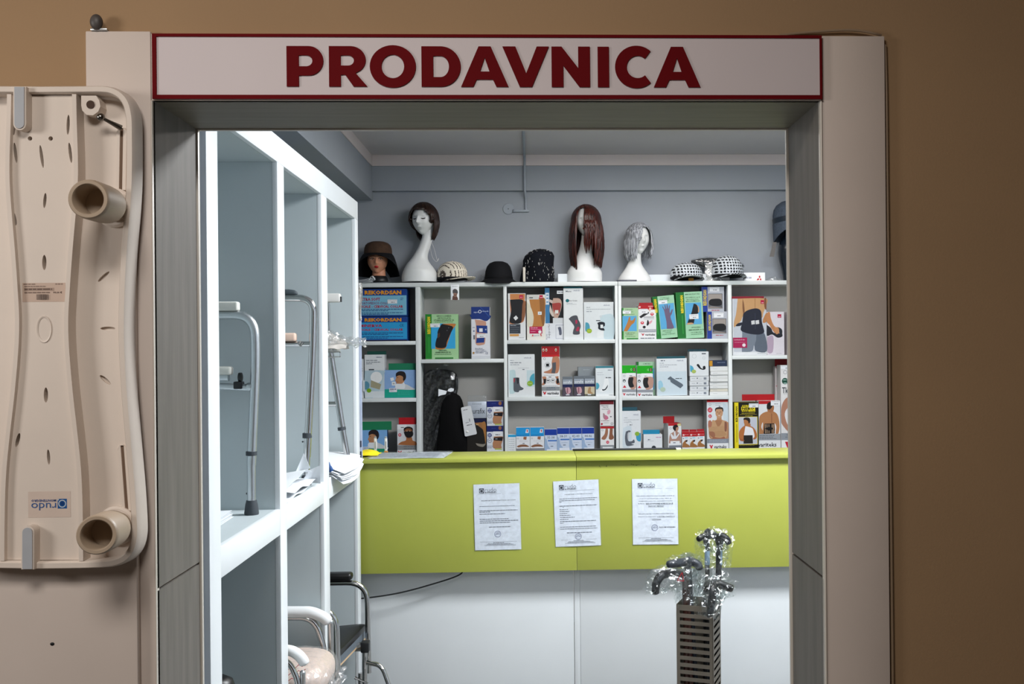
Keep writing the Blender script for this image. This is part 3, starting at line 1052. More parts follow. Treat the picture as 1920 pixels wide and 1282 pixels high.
# middle bay: loose crumpled white sheets
p = W(570, 900, 3.5)
t = thing('crumpled_papers', 'loose crumpled white sheets heaped in the middle bay over the chrome leg foot', 'paper', (-0.9, 3.42, zm_t))
t['_world'] = 1
for i, (x0, x1, y0, y1, hh, sd) in enumerate(((-1.05, -0.775, 3.14, 3.46, 0.022, 1), (-1.02, -0.772, 3.22, 3.56, 0.05, 2), (-1.05, -0.785, 3.16, 3.53, 0.085, 4))):
    rr = random.Random(sd)
    ph = [rr.uniform(0, 6) for _ in range(4)]

    def fn(u, v):
        x, y = x0 + (x1 - x0) * u, y0 + (y1 - y0) * v
        z = 0.006 + 0.016 * i + hh * (0.5 + 0.5 * math.sin(4 * u + ph[0] + 2 * v)) * (1 - 0.5 * u) * (0.4 + 0.6 * math.sin(PI * v)) + 0.004 * math.sin(11 * v + ph[1] + 5 * u)
        return Vector((x, y, zm_t + z))
    MB().grid(fn, 18, 16, None, True, 0.0006).build('sheet', M_PAPER, t)
# two stiff sheet corners standing up
for (pts, Y0, Y1) in (([(548, 905), (572, 848), (584, 876), (576, 880)], 3.52, 3.53), ([(566, 905), (582, 880), (603, 871), (603, 905)], 3.55, 3.50)):
    q = [W(a, b, Y0) for a, b in pts]
    mb = MB().grid(lambda u, v: (q[0] * (1 - u) + q[3] * u) * (1 - v) + (q[1] * (1 - u) + q[2] * u) * v + Vector((0, 0.02 * math.sin(PI * u) * (1 - v) - 0.02, 0)), 10, 10, None, True, 0.0006)
    mb.build('sheet', M_PAPER, t)
# far bay: stack overhanging the front edge
t = thing('paper_stack', 'thick fanned stack of white sheets overhanging the shelf edge in the farthest bay', 'paper', (-0.85, 4.05, zm_t))
t['_world'] = 1
rr = random.Random(6)
for i in range(9):
    k = i / 8.0
    ox, oy, sk = rr.uniform(-0.012, 0.012), rr.uniform(-0.015, 0.015), rr.uniform(-0.05, 0.05)

    def fn(u, v):
        x = -1.05 + (0.296 + ox + 0.03 * math.sin(PI * (0.2 + 0.8 * v)) + sk * (v - 0.5)) * u
        y = 3.80 + oy + 0.49 * v
        z = 0.001 + 0.0030 * i + 0.003 * math.sin(3.3 * v + i) * u + 0.010 * k * math.sin(PI * u) + 0.024 * k * max(0, v - 0.3) * (1 - u * 0.4)
        z = max(z, 0.001 + 0.0009 * i)
        if x > XU:
            z -= (x - XU) * (0.75 - 0.5 * k)
        return Vector((x, y, zm_t + z))
    MB().grid(fn, 18, 14, None, True, 0.0007).build('sheet', M_PAPER, t)
q = [W(x, y, 3.782) for x, y in ((612, 858), (614.5, 868), (617.5, 876), (622, 883.5))]
mb = MB()
mb.tube(bez(q, 5), [0.0055] * 5 + [0.008] * 5 + [0.0095] * 5 + [0.006], None, 12, squash=0.5)
o = mb.build('shoe_insole', mat('blue_foam', (54, 92, 150), 0.7, 0, 0.03, 40))
tag(o, 'dark blue foam piece lying on the white sheets in the farthest bay', 'insole')

# grey translucent strip hanging at the far end of the unit
t = thing('plastic_strip', 'narrow grey plastic strip with dirt marks hanging at the far end of the unit', 'strip', (W(673, 700, 4.433).x, 4.433, W(673, 870, 4.433).z))
t['_world'] = 1
xa, xb = W(669, 700, 4.433).x, W(678.5, 700, 4.433).x
za, zb_ = W(675, 868, 4.433).z, W(675, 533, 4.433).z
M_STRIP = mat('strip_plastic', (176, 186, 208), 0.3, 0, 0.10, 30, 0.1, 90, stretch=(6, 6, 0.6))
MB().grid(lambda u, v: Vector((xa + (xb - xa) * u, 4.4335 - 0.003 * math.sin(PI * u), za + (zb_ - za) * v)), 8, 20, None, True, 0.0008).build('strip', M_STRIP, t)
M_DIRT = mat('strip_dirt', (70, 74, 92), 0.6, 0, 0.3, 200)
for (x0, y0, x1, y1) in ((675, 826, 678, 838), (675.5, 846, 678, 868)):
    a, b = W(x0, y1, 4.4295), W(x1, y0, 4.4295)
    MB().bbox((a.x, 4.4292, a.z), (b.x, 4.430, b.z), 0.0003).build('stain', M_DIRT, t)
a, b = W(668, 530, 4.4285), W(679, 600, 4.4285)
mb = MB().grid(lambda u, v: Vector((a.x + (b.x - a.x) * u + 0.004 * math.sin(6 * v), 4.4285 + 0.002 * math.sin(9 * u + 4 * v), a.z + (b.z - a.z) * v)), 6, 12, None, True, 0.0006)
mb.build('tape', plastic_film('tape_film', 0.7, (222, 216, 206), 0.3, 0.8), t)
a, b = W(668.5, 551, 4.426), W(672.5, 585, 4.426)
MB().bbox((a.x, 4.4262, b.z), (b.x, 4.4275, a.z), 0.0004).build('printed_slip', mat('slip_dark', (70, 72, 82), 0.6, 0, 0.1, 100), t)
a = W(668.5, 549, 4.426)
MB().bbox((a.x, 4.4262, W(670, 555, 4.426).z), (a.x + 0.008, 4.4274, a.z), 0.0004).build('printed_slip', mat('slip_orange', (196, 140, 50), 0.6, 0, 0.05, 100), t)

# ================================================================ counter
YC = 4.468                                     # front of the green panel
YS0, YS1 = 4.442, 4.735                        # top slab front and back
zs_t = (W(1080, 856.5, YS0).z + W(740, 861, YS0).z) / 2
zs_b = zs_t - 0.018
zg_b = W(1080, 1069, YC).z
XCL, XCR = -1.20, 2.2
xj = W(1081, 950, YC).x
t = thing('shop_counter', 'long shop counter with lime green front and ledge above a white base', 'counter', (0.3, YC + 0.1, 0))
t['_world'] = 1
for a, b in ((XCL, xj - 0.0007), (xj + 0.0007, XCR)):
    MB().bbox((a, YS0, zs_b), (b, YS1, zs_t), 0.0015, None).build('ledge', M_GREEN, t)
    MB().bbox((a, YC, zg_b), (b, YC + 0.018, zs_b - 0.0003), 0.001).build('front_panel', M_GREEN, t)
M_BASE = mat('counter_white', (226, 230, 232), 0.5, 0, 0.015, 4)
YB = YC + 0.085
for a, b in ((XCL, W(1076, 1150, YB).x), (W(1077, 1150, YB).x, W(1088, 1150, YB).x - 0.001), (W(1088, 1150, YB).x, XCR)):
    MB().bbox((a, YB, 0.0), (b, YB + 0.018, zs_b - 0.001), 0.001).build('base_panel', M_BASE, t)
MB().box((XCL, YB + 0.019, zs_b - 0.03), (XCR, YS1 - 0.02, zs_b - 0.0005)).build('ledge_support', M_BASE, t)
# scuffs on the green panel
M_SC = mat('scuff_dark', (92, 98, 30), 0.6, 0, 0.3, 300)
rr = random.Random(4)
for (x, y, w) in ((1125, 874.5, 1.5), (1136, 873.5, 2.2), (1184, 871, 4.5), (1195, 871.5, 3)):
    mb = MB()
    for i in range(5):
        p = W(x + rr.uniform(-w, w), y + rr.uniform(-1.6, 1.6), YC - 0.0005)
        mb.ell((p.x, YC - 0.0001, p.z), (0.0022 * rr.uniform(.5, 1.2), 0.0004, 0.0015), None, 8, 4)
    mb.build('scuff', M_SC, t)

# cable hanging out under the green panel
pts = [W(866, 1074, 4.52), W(862, 1077, 4.50), W(800, 1098, 4.495), W(740, 1113, 4.49), W(675, 1122, 4.485), W(630, 1124, 4.48)]
pts[0].z = zg_b + 0.02
o = MB().tube(bez(pts, 8), 0.0034, None, 8).build('power_cable', M_BLACK)
tag(o, 'thin black cable sagging out from under the green counter front', 'cable')


# notices in clear sleeves
def notice(c, label, fill, seed):
    """c: four corners in the photograph, top left first, clockwise"""
    Yn = YC - 0.0035
    q = [W(x, y, Yn) for x, y in c]
    t = thing('notice_sheet', label, 'notice', (q[3].x, YC - 0.0006, q[3].z), group='printed notices on the counter front')
    t['_world'] = 1
    rr = random.Random(seed)
    w = (c[1][0] - c[0][0] + c[2][0] - c[3][0]) / 2.0
    h = (c[3][1] - c[0][1] + c[2][1] - c[1][1]) / 2.0

    def at(u, v, lay=0):
        p = (q[0] * (1 - u) + q[1] * u) * (1 - v) + (q[3] * (1 - u) + q[2] * u) * v
        wv = 0.0012 * math.sin(5 * u + seed) * math.sin(4 * v + seed * 2) + 0.0004 * math.sin(13 * (u + v))
        return Vector((p.x, YC - 0.0032 + wv - lay * 0.00012, p.z))
    MB().grid(lambda u, v: at(u, v), 16, 22, None, True, -0.0006).build('sheet', mat('notice_paper', (224, 230, 240), 0.6, 0, 0.01, 20), t)
    a = Art(0, 0, 1, 0)
    fill(a, w, h)
    # bend the flat print onto the sheet
    a.mb.v = [at(p.x / w, -p.z / h, 2.2 + min(8, -p.y / 0.00009) * 0.5) for p in a.mb.v]
    o = a.mb.build('print', None, t, sharp=False, fix=False)
    e = 0.02

    def sl(u, v):
        p = at(-e + (1 + 2 * e) * u, -e * 0.7 + (1 + 1.4 * e) * v)
        return p + Vector((0, -0.0016 - 0.0006 * math.sin(9 * u * v + seed + 6 * v), 0))
    MB().grid(sl, 26, 34, None, True).build('clear_sleeve', plastic_film('sleeve_film', 0.10, (240, 244, 250), 0.10, 0.25), t, fix=False)
    return t


def head(a, w):
    a.rect(10.5, 7.5, 19.5, 17, '#3c4350').ring(15, 12.5, 3.6, 1.1, '#cfd6e2').ell(15.2, 12.8, 1.7, 1.9, '#2c3340').rect(11, 15.6, 13, 16.6, '#cfd6e2')
    a.txt('rudo', 21, 6.5, 43, 14.6, '#9aa0ac', 0.0, 0, 2).txt('MONTENEGRO', 21, 14.6, 43, 16.8, '#343a46', 0.02)
    a.rect(9, 18.2, w - 8, 18.5, '#8a909c')


def foot(a, w, h, y):
    a.rect(10, y, w - 8, y + 0.35, '#7c8290')
    a.words(34, w - 32, y + 1.6, 0.8, '#5c6270').words(24, w - 20, y + 3.4, 0.7, '#7c8290').words(22, w - 14, y + 5, 0.7, '#7c8290').words(18, w - 10, y + 6.6, 0.6, '#8c92a0')


def stamp(a, x, y):
    a.ring(x, y, 6.2, 0.7, '#7c84a8').ring(x, y, 4.6, 0.35, '#9aa2c0').words(x - 4, x + 4, y - 0.5, 1.0, '#7c84a8').words(x - 2.5, x + 2.5, y - 2.6, 0.8, '#8c94b4')


def fill_a(a, w, h):
    head(a, w)
    a.txt('REKLAMACIJE SE PRIHVATAJU U ROKU OD 8 DANA', 14, 30, w - 8, 32, '#454a56', 0.01)
    a.words(10, w - 10, 41, 0.8, '#747a88').words(10, w - 5, 49, 1.1, '#646a78').words(10, 30, 51.6, 1.1, '#646a78').words(10, 58, 55.4, 1.1, '#646a78')
    a.words(10, 64, 65, 1.1, '#646a78').words(10, w - 4, 68.4, 1.1, '#646a78').words(10, 68, 71.8, 1.1, '#646a78').words(27, 68, 80, 1.1, '#646a78')
    stamp(a, 43, 94)
    foot(a, w, h, 108)


def fill_b(a, w, h):
    head(a, w)
    a.txt('OBAVJEŠTENJE O PRAVIMA POTROŠAČA', 20, 24.5, w - 12, 26.6, '#454a56', 0.01)
    a.words(10, w - 4, 33, 1, '#747a88').words(10, w - 8, 36.4, 1, '#747a88').words(10, 14, 39, 1, '#747a88').words(10, w - 5, 46.5, 1.1, '#646a78').words(16, 18, 48.8, 1, '#747a88')
    for i, x in enumerate((26, 28, 24, 30, 38, 26)):
        a.words(10, x, 53 + i * 3.7, 1, '#747a88')
    a.words(10, w - 8, 75.5, 1.1, '#646a78').words(10, 16, 78.6, 1, '#747a88').words(10, w - 8, 86, 1, '#747a88').words(10, w - 6, 89.6, 1, '#747a88').words(22, w - 16, 97, 1.2, '#646a78')
    stamp(a, 43, 105)
    foot(a, w, h, 110.5)


def fill_c(a, w, h):
    head(a, w)
    L = [('MEDICINSKA SREDSTVA KOJA DOLAZE U DODIR SA', 8, w - 6), ('KOŽOM I INTIMNIM DJELOVIMA TIJELA, IZ', 14, w - 12), ('HIGIJENSKIH RAZLOGA I RADI ZAŠTITE NAŠIH', 12, w - 10)]
    y = 31
    for s_, x0, x1 in L:
        a.txt(s_, x0, y, x1, y + 2.5, '#5c6270')
        y += 4.7
    a.txt('KUPACA,', 11, y, 23, y + 2.5, '#5c6270').txt('NAKON KUPOVINE NE MOGU DA SE', 25, y, w - 9, y + 2.5, '#343a46', 0.012)
    a.txt('VRATE NITI MIJENJAJU', 29, y + 4.9, w - 26, y + 7.4, '#343a46', 0.012).rect(25, y + 2.9, w - 9, y + 3.2, '#343a46').rect(29, y + 7.8, w - 26, y + 8.1, '#343a46')
    y = 64.5
    a.txt('REKLAMACIJA NA OVA MEDICINSKA SREDSTVA', 11, y, w - 8, y + 2.4, '#5c6270')
    a.txt('PRIHVATA SE ISKLJUČIVO', 10, y + 4.9, 44, y + 7.4, '#5c6270').txt('U SLUČAJU FABRIČKOG', 46, y + 4.9, w - 6, y + 7.4, '#343a46', 0.012)
    a.txt('OŠTEĆENJA', 36, y + 10, 53, y + 12.4, '#343a46', 0.012).rect(46, y + 7.7, w - 6, y + 8, '#343a46').rect(36, y + 12.7, 53, y + 13, '#343a46')
    stamp(a, 41, 91.5)
    a.txt('RUDO MONTENEGRO', 50, 89.5, 80, 92, '#343a46', 0.012)
    foot(a, w, h, 110)


notice([(887.5, 908.5), (974, 905.5), (977.5, 1029.5), (891, 1031.5)], 'leftmost printed notice in a clear sleeve on the green counter front', fill_a, 1)
notice([(1037, 902.5), (1122, 898.5), (1127, 1022), (1042, 1025)], 'middle printed notice in a clear sleeve across the joint of the green counter front', fill_b, 2)
notice([(1185, 898), (1270, 897), (1272, 1020), (1187, 1021)], 'rightmost printed notice behind the canes on the green counter front', fill_c, 3)

# on the ledge
zp = zs_t
t = thing('document_sleeve', 'clear document sleeve with white sheets lying on the left end of the green ledge', 'document', (W(750, 853, 4.6).x, 4.58, zp))
t['_world'] = 1
for i, (xl, xr, ya, yb2) in enumerate(((690, 772, 4.47, 4.705), (755, 832, 4.465, 4.71))):
    a, b = W(xl, 857, 4.47).x, W(xr, 857, 4.47).x
    MB().grid(lambda u, v: Vector((a + (b - a) * u + 0.02 * v, ya + (yb2 - ya) * v, zp + 0.001 + 0.0012 * i + 0.001 * math.sin(4 * u))), 8, 6, None, True, 0.0006).build('sheet', M_PAPER, t)
    ar = MB()
    for j in range(6):
        y = ya + 0.03 + 0.032 * j
        ar.box((a + 0.02, y, zp + 0.0034 + 0.0012 * i), (b - 0.03, y + 0.008, zp + 0.0036 + 0.0012 * i))
    ar.build('print', ink('#aab4c4'), t)
a, b = W(684, 857, 4.455).x, W(836, 857, 4.455).x
MB().grid(lambda u, v: Vector((a + (b - a) * u + 0.012 * v, 4.452 + 0.268 * v, zp + 0.006 + 0.001 * math.sin(6 * u + 3 * v))), 10, 8, None, True, 0.0005).build('clear_cover', plastic_film('cover_film', 0.22, (226, 234, 246), 0.1, 0.4), t, fix=False)
rr = random.Random(9)
c = W(690, 851, 4.60)


def cloth(u, v):
    x, y = (u - 0.5), (v - 0.5)
    r2 = math.sqrt(x * x + y * y) * 2
    return Vector((c.x - 0.005 + 0.115 * x, 4.60 + 0.13 * y, zp + 0.009 + 0.017 * max(0, 1 - r2 ** 4) ** 0.6 + 0.004 * math.sin(9 * u + 4 * v) * max(0, 1 - r2)))


o = MB().grid(cloth, 20, 18, None, True, 0.002).build('yellow_cloth', mat('yellow_cloth', (240, 220, 20), 0.85, 0, 0.05, 40, 0.3, 300))
tag(o, 'small folded bright yellow cloth on the left end of the green ledge', 'cloth')
for (px, lab, tip) in ((702.5, 'slim white tube pen standing on the left behind the green ledge', None), (722.5, 'slim white tube pen standing on an orange foot behind the green ledge', 'o')):
    p = W(px, 842, 4.70)
    t = thing('white_tube', lab, 'tube', (p.x, 4.722, zp))
    mb = MB().bbox((-0.0062, -0.005, 0.010), (0.0062, 0.005, 0.070), 0.002)
    mb.build('tube_body', M_WPLA, t)
    MB().bbox((-0.0055, -0.0045, 0.0705), (0.0055, 0.0045, 0.078), 0.002).build('cap', mat('cap_grey', (150, 156, 160), 0.4), t)
    MB().bbox((-0.009, -0.006, 0), (0.009, 0.006, 0.0098), 0.003).build('foot', mat('tube_orange', (206, 140, 60), 0.5) if tip else M_BLACK, t)
    a = Art(0, 0, 1, -0.0051)
    a.mb.add([(-0.002, -0.0052, 0.02), (0.002, -0.0052, 0.02), (0.002, -0.0052, 0.055), (-0.002, -0.0052, 0.055)], [(0, 1, 2, 3)], ink('#8a9098'))
    a.build('print', t)
a, b = W(1074, 845, 4.70).x, W(1268, 842, 4.70).x
o = MB().bbox((a, 4.700, zp), (b, 4.732, zp + 0.0075), 0.002).build('black_tray', M_BLACK)
tag(o, 'long thin black tray edge lying on the back of the green ledge', 'tray')
o = MB().bbox((b + 0.001, 4.705, zp), (b + 0.024, 4.732, zp + 0.0065), 0.001).build('white_card', M_PAPER)
tag(o, 'small white card beside the long black tray on the green ledge', 'card')

# ================================================================ white shelving on the back wall
YV, YVB = 5.780, 5.984
SC = YV / F


def zof(y, x=1000, Y=YV):
    return W(x, y, Y).z


def xof(x, y=690, Y=YV):
    return W(x, y, Y).x


TOPZ = zof(528, 1080)
TT = 0.024
COLS = [(650, 780, [(639.5, 720), (746.5, 720)]), (789, 945, [(673, 870)]), (951, 1154, [(636.8, 1050), (743.6, 1050)]), (1166, 1366, [(635.6, 1265), (742.3, 1265)]), (1373, 1575, [(666, 1425)])]
ZBOT = zof(853, 1080)
SH = {}


def shelving(name, label, cols, xl, xr, cat='shelf unit'):
    t = thing(name, label, cat, ((xl + xr) / 2, (YV + YVB) / 2, 0))
    t['_world'] = 1
    MB().bbox((xl, YV, TOPZ - TT), (xr, YVB, TOPZ), 0.0015).build('top_panel', M_SHELF, t)
    MB().box((xl + 0.004, YVB + 0.0004, 0.05), (xr - 0.004, YVB + 0.008, TOPZ - 0.004)).build('back_panel', M_BACK, t)
    edges = []
    for i, ci in enumerate(cols):
        c = COLS[ci]
        a, b = xof(c[0]), xof(c[1])
        edges.append((a, b))
        for k, (y, xm) in enumerate(c[2]):
            z = zof(y, xm)
            SH[(ci, k)] = z
            MB().bbox((a + 0.0003, YV + 0.001, z - 0.022), (b - 0.0003, YVB, z), 0.0015).build('shelf', M_SHELF, t)
        z = ZBOT
        SH[(ci, 9)] = z
        MB().bbox((a + 0.0003, YV + 0.001, z - 0.022), (b - 0.0003, YVB, z), 0.0015).build('shelf', M_SHELF, t)
    xs = [xl] + [q for e in edges for q in e] + [xr]
    for k in range(0, len(xs), 2):
        MB().bbox((xs[k], YV, 0), (xs[k + 1], YVB, TOPZ - TT - 0.0003), 0.0015).build('side_panel' if k in (0, len(xs) - 2) else 'divider', M_SHELF, t)
    return t


shelving('shelving', 'left white shelving unit of three columns against the back wall behind the counter', (0, 1, 2), xof(643), xof(1159.4))
shelving('shelving', 'right white shelving unit of two columns against the back wall behind the counter', (3, 4), xof(1160.2), xof(1583))

# ---------------------------------------------------------------- cartons
CARD = '#e4e8ea'


def carton(name, rect, z, label, art=None, body=CARD, depth=0.10, Y=5.802, lean=0.0, yaw=0.0, group=None, tabs=(), cat='box', side=None, top=None, gloss=0.42):
    x0, y0, x1, y1 = rect
    p = W((x0 + x1) / 2, y1, Y)
    sc = (W(x1, y1, Y).x - W(x0, y1, Y).x) / (x1 - x0)
    w, h = (x1 - x0) * sc, (y1 - y0) * sc
    if z is None:
        z = p.z
    mb = MB()
    m0 = ink(body)
    mb.bbox((-w / 2, 0, 0), (w / 2, depth, h), 0.0012, m0, seg=1)
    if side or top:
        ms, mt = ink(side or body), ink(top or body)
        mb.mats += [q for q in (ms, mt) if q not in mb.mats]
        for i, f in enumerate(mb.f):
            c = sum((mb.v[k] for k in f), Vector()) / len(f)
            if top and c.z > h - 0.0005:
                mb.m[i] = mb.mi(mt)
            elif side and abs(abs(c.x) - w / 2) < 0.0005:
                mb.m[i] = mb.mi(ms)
    mb.sm = [False] * len(mb.sm)
    o = mb.build(name, None)
    o.location = (p.x, Y, z + 0.0004)
    lift = abs(math.sin(R(lean))) * w / 2
    o.location.z += lift
    o.rotation_euler = (0, R(lean), R(yaw))
    tag(o, label, cat, group)
    xm = (x0 + x1) / 2
    for (a, b, c, d, col, back) in tabs:
        MB().bbox(((a - xm) * sc, back, (y1 - d) * sc + 0.0002), ((c - xm) * sc, back + 0.002, (y1 - b) * sc), 0.0006, seg=1).build('hang_tab', ink(col), o)
    if art:
        a = Art(xm, y1, sc, -0.0001)
        art(a)
        a.build('front_print', o)
    return o


SKIN, SKD, SKL = '#b9835c', '#8a5a3a', '#d0a07a'


def sticker(a, x0, y0, x1, y1):
    a.rect(x0, y0, x1, y1, '#eceef2').words(x0 + 1, x1 - 1, y0 + 1, 0.7, '#b0b4bc')
    w = x1 - x0
    a.words(x0 + w * .35, x0 + w * .75, y0 + (y1 - y0) * .6, 1.1, '#585c66')


def otto(a, x0, y, x1):
    a.txt('ottobock.', x0, y, x1, y + 3, '#4a5a80', 0.01)


def vlogo(a, x0, y0, x1, y1):
    w = (x1 - x0)
    k = x0 + w * .22
    a.poly([(x0, y0), (x0 + w * .07, y0), (x0 + w * .11, y0 + (y1 - y0) * .4), (x0 + w * .16, y0), (k, y0), (x0 + w * .14, y1), (x0 + w * .09, y1), (x0 + w * .06, y0 + (y1 - y0) * .5)], '#c8142c')
    a.txt('variteks', x0 + w * .27, y0 + 0.3, x1, y1, '#22242a', 0.02)


def badge(a, x, y, r, c='#c8203a'):
    a.ell(x, y, r, r, c).words(x - r * .6, x + r * .6, y - r * .4, 0.8, '#f0e8ea').words(x - r * .6, x + r * .6, y + r * .2, 0.8, '#f0e8ea')


# ---- column 1
REK_B, REK_N = '#5cb4dc', '#123c8c'


def rekord(a, x0, x1, y0, hh, title, sub, sub2, body):
    a.rect(x0, y0, x1, y0 + hh * .24, REK_N).rect(x0, y0 + hh * .24, x1, y0 + hh - 2, body)
    a.txt('REKORDSAN', 684, y0 + hh * .05, 753, y0 + hh * .21, '#e69a1e', 0.05)
    a.txt(title, 674 if title[0] == 'M' else 673.5, y0 + hh * .32, 717 if title[0] == 'M' else 713, y0 + hh * .44, '#b41432', 0.03)
    if sub:
        a.txt(sub, 655, y0 + hh * .48, 727, y0 + hh * .57, '#7c1c50', 0.02)
    a.txt(sub2, 663, y0 + hh * (.60 if sub else .5), 756, y0 + hh * (.70 if sub else .60), '#b41432', 0.03)
    for i, k in enumerate((.74, .79, .87, .92) if sub else (.68, .74, .84, .9)):
        a.words(650, 756 if i % 2 == 0 else 728, y0 + hh * k, 1.3, '#1c4f88')


carton('support_box', (654, 593, 764, 639), SH[(0, 0)], 'blue cervical collar box with dark header, lower of the pair at top left',
       lambda a: (rekord(a, 654, 763.5, 593, 44, 'MINERVA', None, 'CERVICALE - CERVICAL COLLAR', '#2c9ed8'), a.rect(654, 637, 763.5, 639, '#241c2c'), a.txt('CE', 749, 607, 757, 611.5, '#143c6c')), '#1a4a96', 0.14)
zlo = SH[(0, 0)] + 46 * SC * 1.001 + 0.0006
carton('support_box', (652, 541, 763, 592.6), zlo + 0.0006, 'pale blue soft collar box with white price sticker, upper of the pair at top left',
       lambda a: (rekord(a, 652, 762.5, 541, 51, 'EXTRA SOFT', 'COLLARE ORTOPEDICO COLLI', 'CERVICALE - CERVICAL COLLAR', '#7cbcd8'), sticker(a, 727, 561, 745, 568.5), a.words(751, 757, 558, 1, '#1c4f88'), a.words(751, 756, 561, 1, '#1c4f88')), '#1a4a96', 0.14)


def b_cuff(a):
    a.rect(684.3, 694, 720.7, 745, '#c6d6de').cur([(684.3, 694), (720, 694), (720, 702), (712, 730), (700, 745), (684.3, 745)], '#b4ccd8')
    a.rect(684.3, 733, 720.7, 745, '#dfe6ea')
    a.ell(706, 707, 11, 11, '#f2f4f4').poly([(696, 712), (715, 720), (712, 730), (695, 725)], '#a8a284').ell(687, 722, 6, 8, '#5c94ac').rect(680, 712, 684.3, 733, '#dfe6ea')
    a.ell(692, 731.5, 4.4, 4, '#7cac20')
    otto(a, 706, 667, 717)
    a.words(687, 708, 674, 1.2, '#7c848c').words(687, 714, 677.5, 1.2, '#7c848c').words(687, 698, 680.5, 1.2, '#7c848c').rect(692, 691, 702, 693.3, '#4c545c')


carton('support_box', (684, 664, 721, 746), SH[(0, 1)], 'white arm sling box with dark green top tab in the middle of the left column', b_cuff, depth=0.09, tabs=((688, 657.5, 724, 664, '#1c5046', 0.02),))
carton('support_box', (671, 672, 682.5, 746), SH[(0, 1)], 'narrow white box edge showing at the far left of the left column', lambda a: a.words(673, 681, 690, 1, '#8a9098').words(673, 681, 694, 1, '#8a9098'), depth=0.09, Y=5.81)


def neckface(a, x, y, k, big=True):
    a.cur([(x - 14 * k, y + 28 * k), (x - 6 * k, y + 18 * k), (x + 8 * k, y + 18 * k), (x + 20 * k, y + 24 * k), (x + 26 * k, y + 29 * k)], '#cfd4d8' if big else '#c8b0a0')
    a.cur([(x - 9 * k, y + 3 * k), (x - 9.5 * k, y + 8 * k), (x - 11 * k, y + 11 * k), (x - 9 * k, y + 14 * k), (x - 8 * k, y + 18 * k), (x, y + 20 * k), (x + 6 * k, y + 14 * k), (x + 6 * k, y + 2 * k), (x - 4 * k, y - 2 * k)], '#b9835c')
    a.cur([(x - 9.5 * k, y + 4 * k), (x - 9 * k, y - 3 * k), (x - 2 * k, y - 7 * k), (x + 7 * k, y - 5 * k), (x + 10 * k, y + 3 * k), (x + 8 * k, y + 10 * k), (x + 4 * k, y + 11 * k), (x + 4 * k, y + 4 * k), (x - 3 * k, y + 1 * k)], '#20181c')
    a.cur([(x - 9 * k, y + 17 * k), (x + 2 * k, y + 17 * k), (x + 5 * k, y + 14 * k), (x + 8 * k, y + 20 * k), (x + 6 * k, y + 27 * k), (x - 8 * k, y + 26 * k), (x - 11 * k, y + 21 * k)], '#e8ecf0')
    a.rect(x - 8 * k, y + 5 * k, x - 5 * k, y + 5.9 * k, '#2c2024').rect(x - 9 * k, y + 13 * k, x - 5 * k, y + 13.8 * k, '#9a5a4a')


def b_neck(a):
    a.rect(721.3, 695, 779.7, 730, '#8cb0e0').rect(721.3, 730, 779.7, 746, '#18a890')
    neckface(a, 752, 703, 0.98)
    a.poly([(732, 709), (738, 707.5), (739.5, 713), (733.5, 715)], '#eef0f2').rect(735, 716, 742, 723, '#eef0f2').rect(737, 718, 738, 721, '#50545c').rect(739, 718, 740, 721, '#50545c')
    a.rect(730, 728, 744.5, 735.5, '#e8ecf2').words(731, 743, 729.5, 1.4, '#4a2c6c').words(731, 738, 732.5, 1, '#8a8c94')
    for i in range(3):
        a.words(746, 768, 734 + 3 * i, 0.7, '#4cc4b0')


carton('support_box', (721, 694, 780, 746.5), SH[(0, 1)], 'blue and teal neck collar box showing a man in profile, middle of the left column', b_neck, '#8cb0e0', 0.09, tabs=((728.5, 681.5, 779.5, 694.2, '#1c7c58', 0.012),))


def b_neck2(a):
    a.rect(664, 803, 726, 836, '#7cb0e4').rect(664, 836, 726, 853, '#16946c')
    neckface(a, 701, 808, 1.0)
    a.rect(664, 833, 691, 842, '#d8e0ec').words(672, 690, 835, 1, '#5a6a8a').words(674, 688, 838, 1, '#8a94a8')


carton('support_box', (664, 802, 726, 853), SH[(0, 9)], 'blue neck collar box with green top tab, bottom of the left column', b_neck2, '#7cb0e4', 0.09, yaw=4,
       tabs=((664, 786, 734, 802.5, '#1a7c52', 0.016),), side='#1c4c84')


def b_face(a):
    a.rect(745.3, 795, 781, 831, '#dadcdf').rect(745.3, 831, 781, 853, '#8c8e90')
    a.rect(745.3, 792, 763, 801, '#eef0f2').words(752, 758, 797, 1.4, '#585c66')
    a.ell(750, 811.5, 3, 3.2, '#d03048').ring(750, 811.5, 1.6, 0.6, '#eeeeee')
    a.cur([(746, 830), (752, 825), (761, 822), (763, 816), (772, 816), (774, 822), (780, 825), (781, 831), (764, 831)], '#a8683c')
    a.cur([(758.5, 801), (760, 813), (764, 818), (770, 818), (773.5, 812), (774, 801), (766, 797)], '#8a5434')
    a.cur([(758, 806), (758, 799), (766, 796), (774, 799), (774, 806), (771, 800), (762, 800)], '#1c1614')
    a.cur([(757.5, 806), (766, 804), (774.5, 806), (774, 814), (766, 817), (760, 813)], '#141214')
    a.rect(762, 803.5, 765, 805, '#c0a080').rect(767.5, 803.5, 770.5, 805, '#c0a080')
    a.words(757, 778, 833, 1.2, '#6a6c70').words(757, 778, 837, 1.2, '#6a6c70').rect(745.3, 840, 781, 853, '#e8eaec')
    vlogo(a, 746, 841.5, 781, 849)


carton('support_box', (745, 792, 781, 853), SH[(0, 9)], 'red and white box showing a man in a black face strap, left column', b_face, '#dadcdf', 0.09, tabs=((748, 779, 780.5, 795, '#b4141e', 0.004),))

# ---- column 2


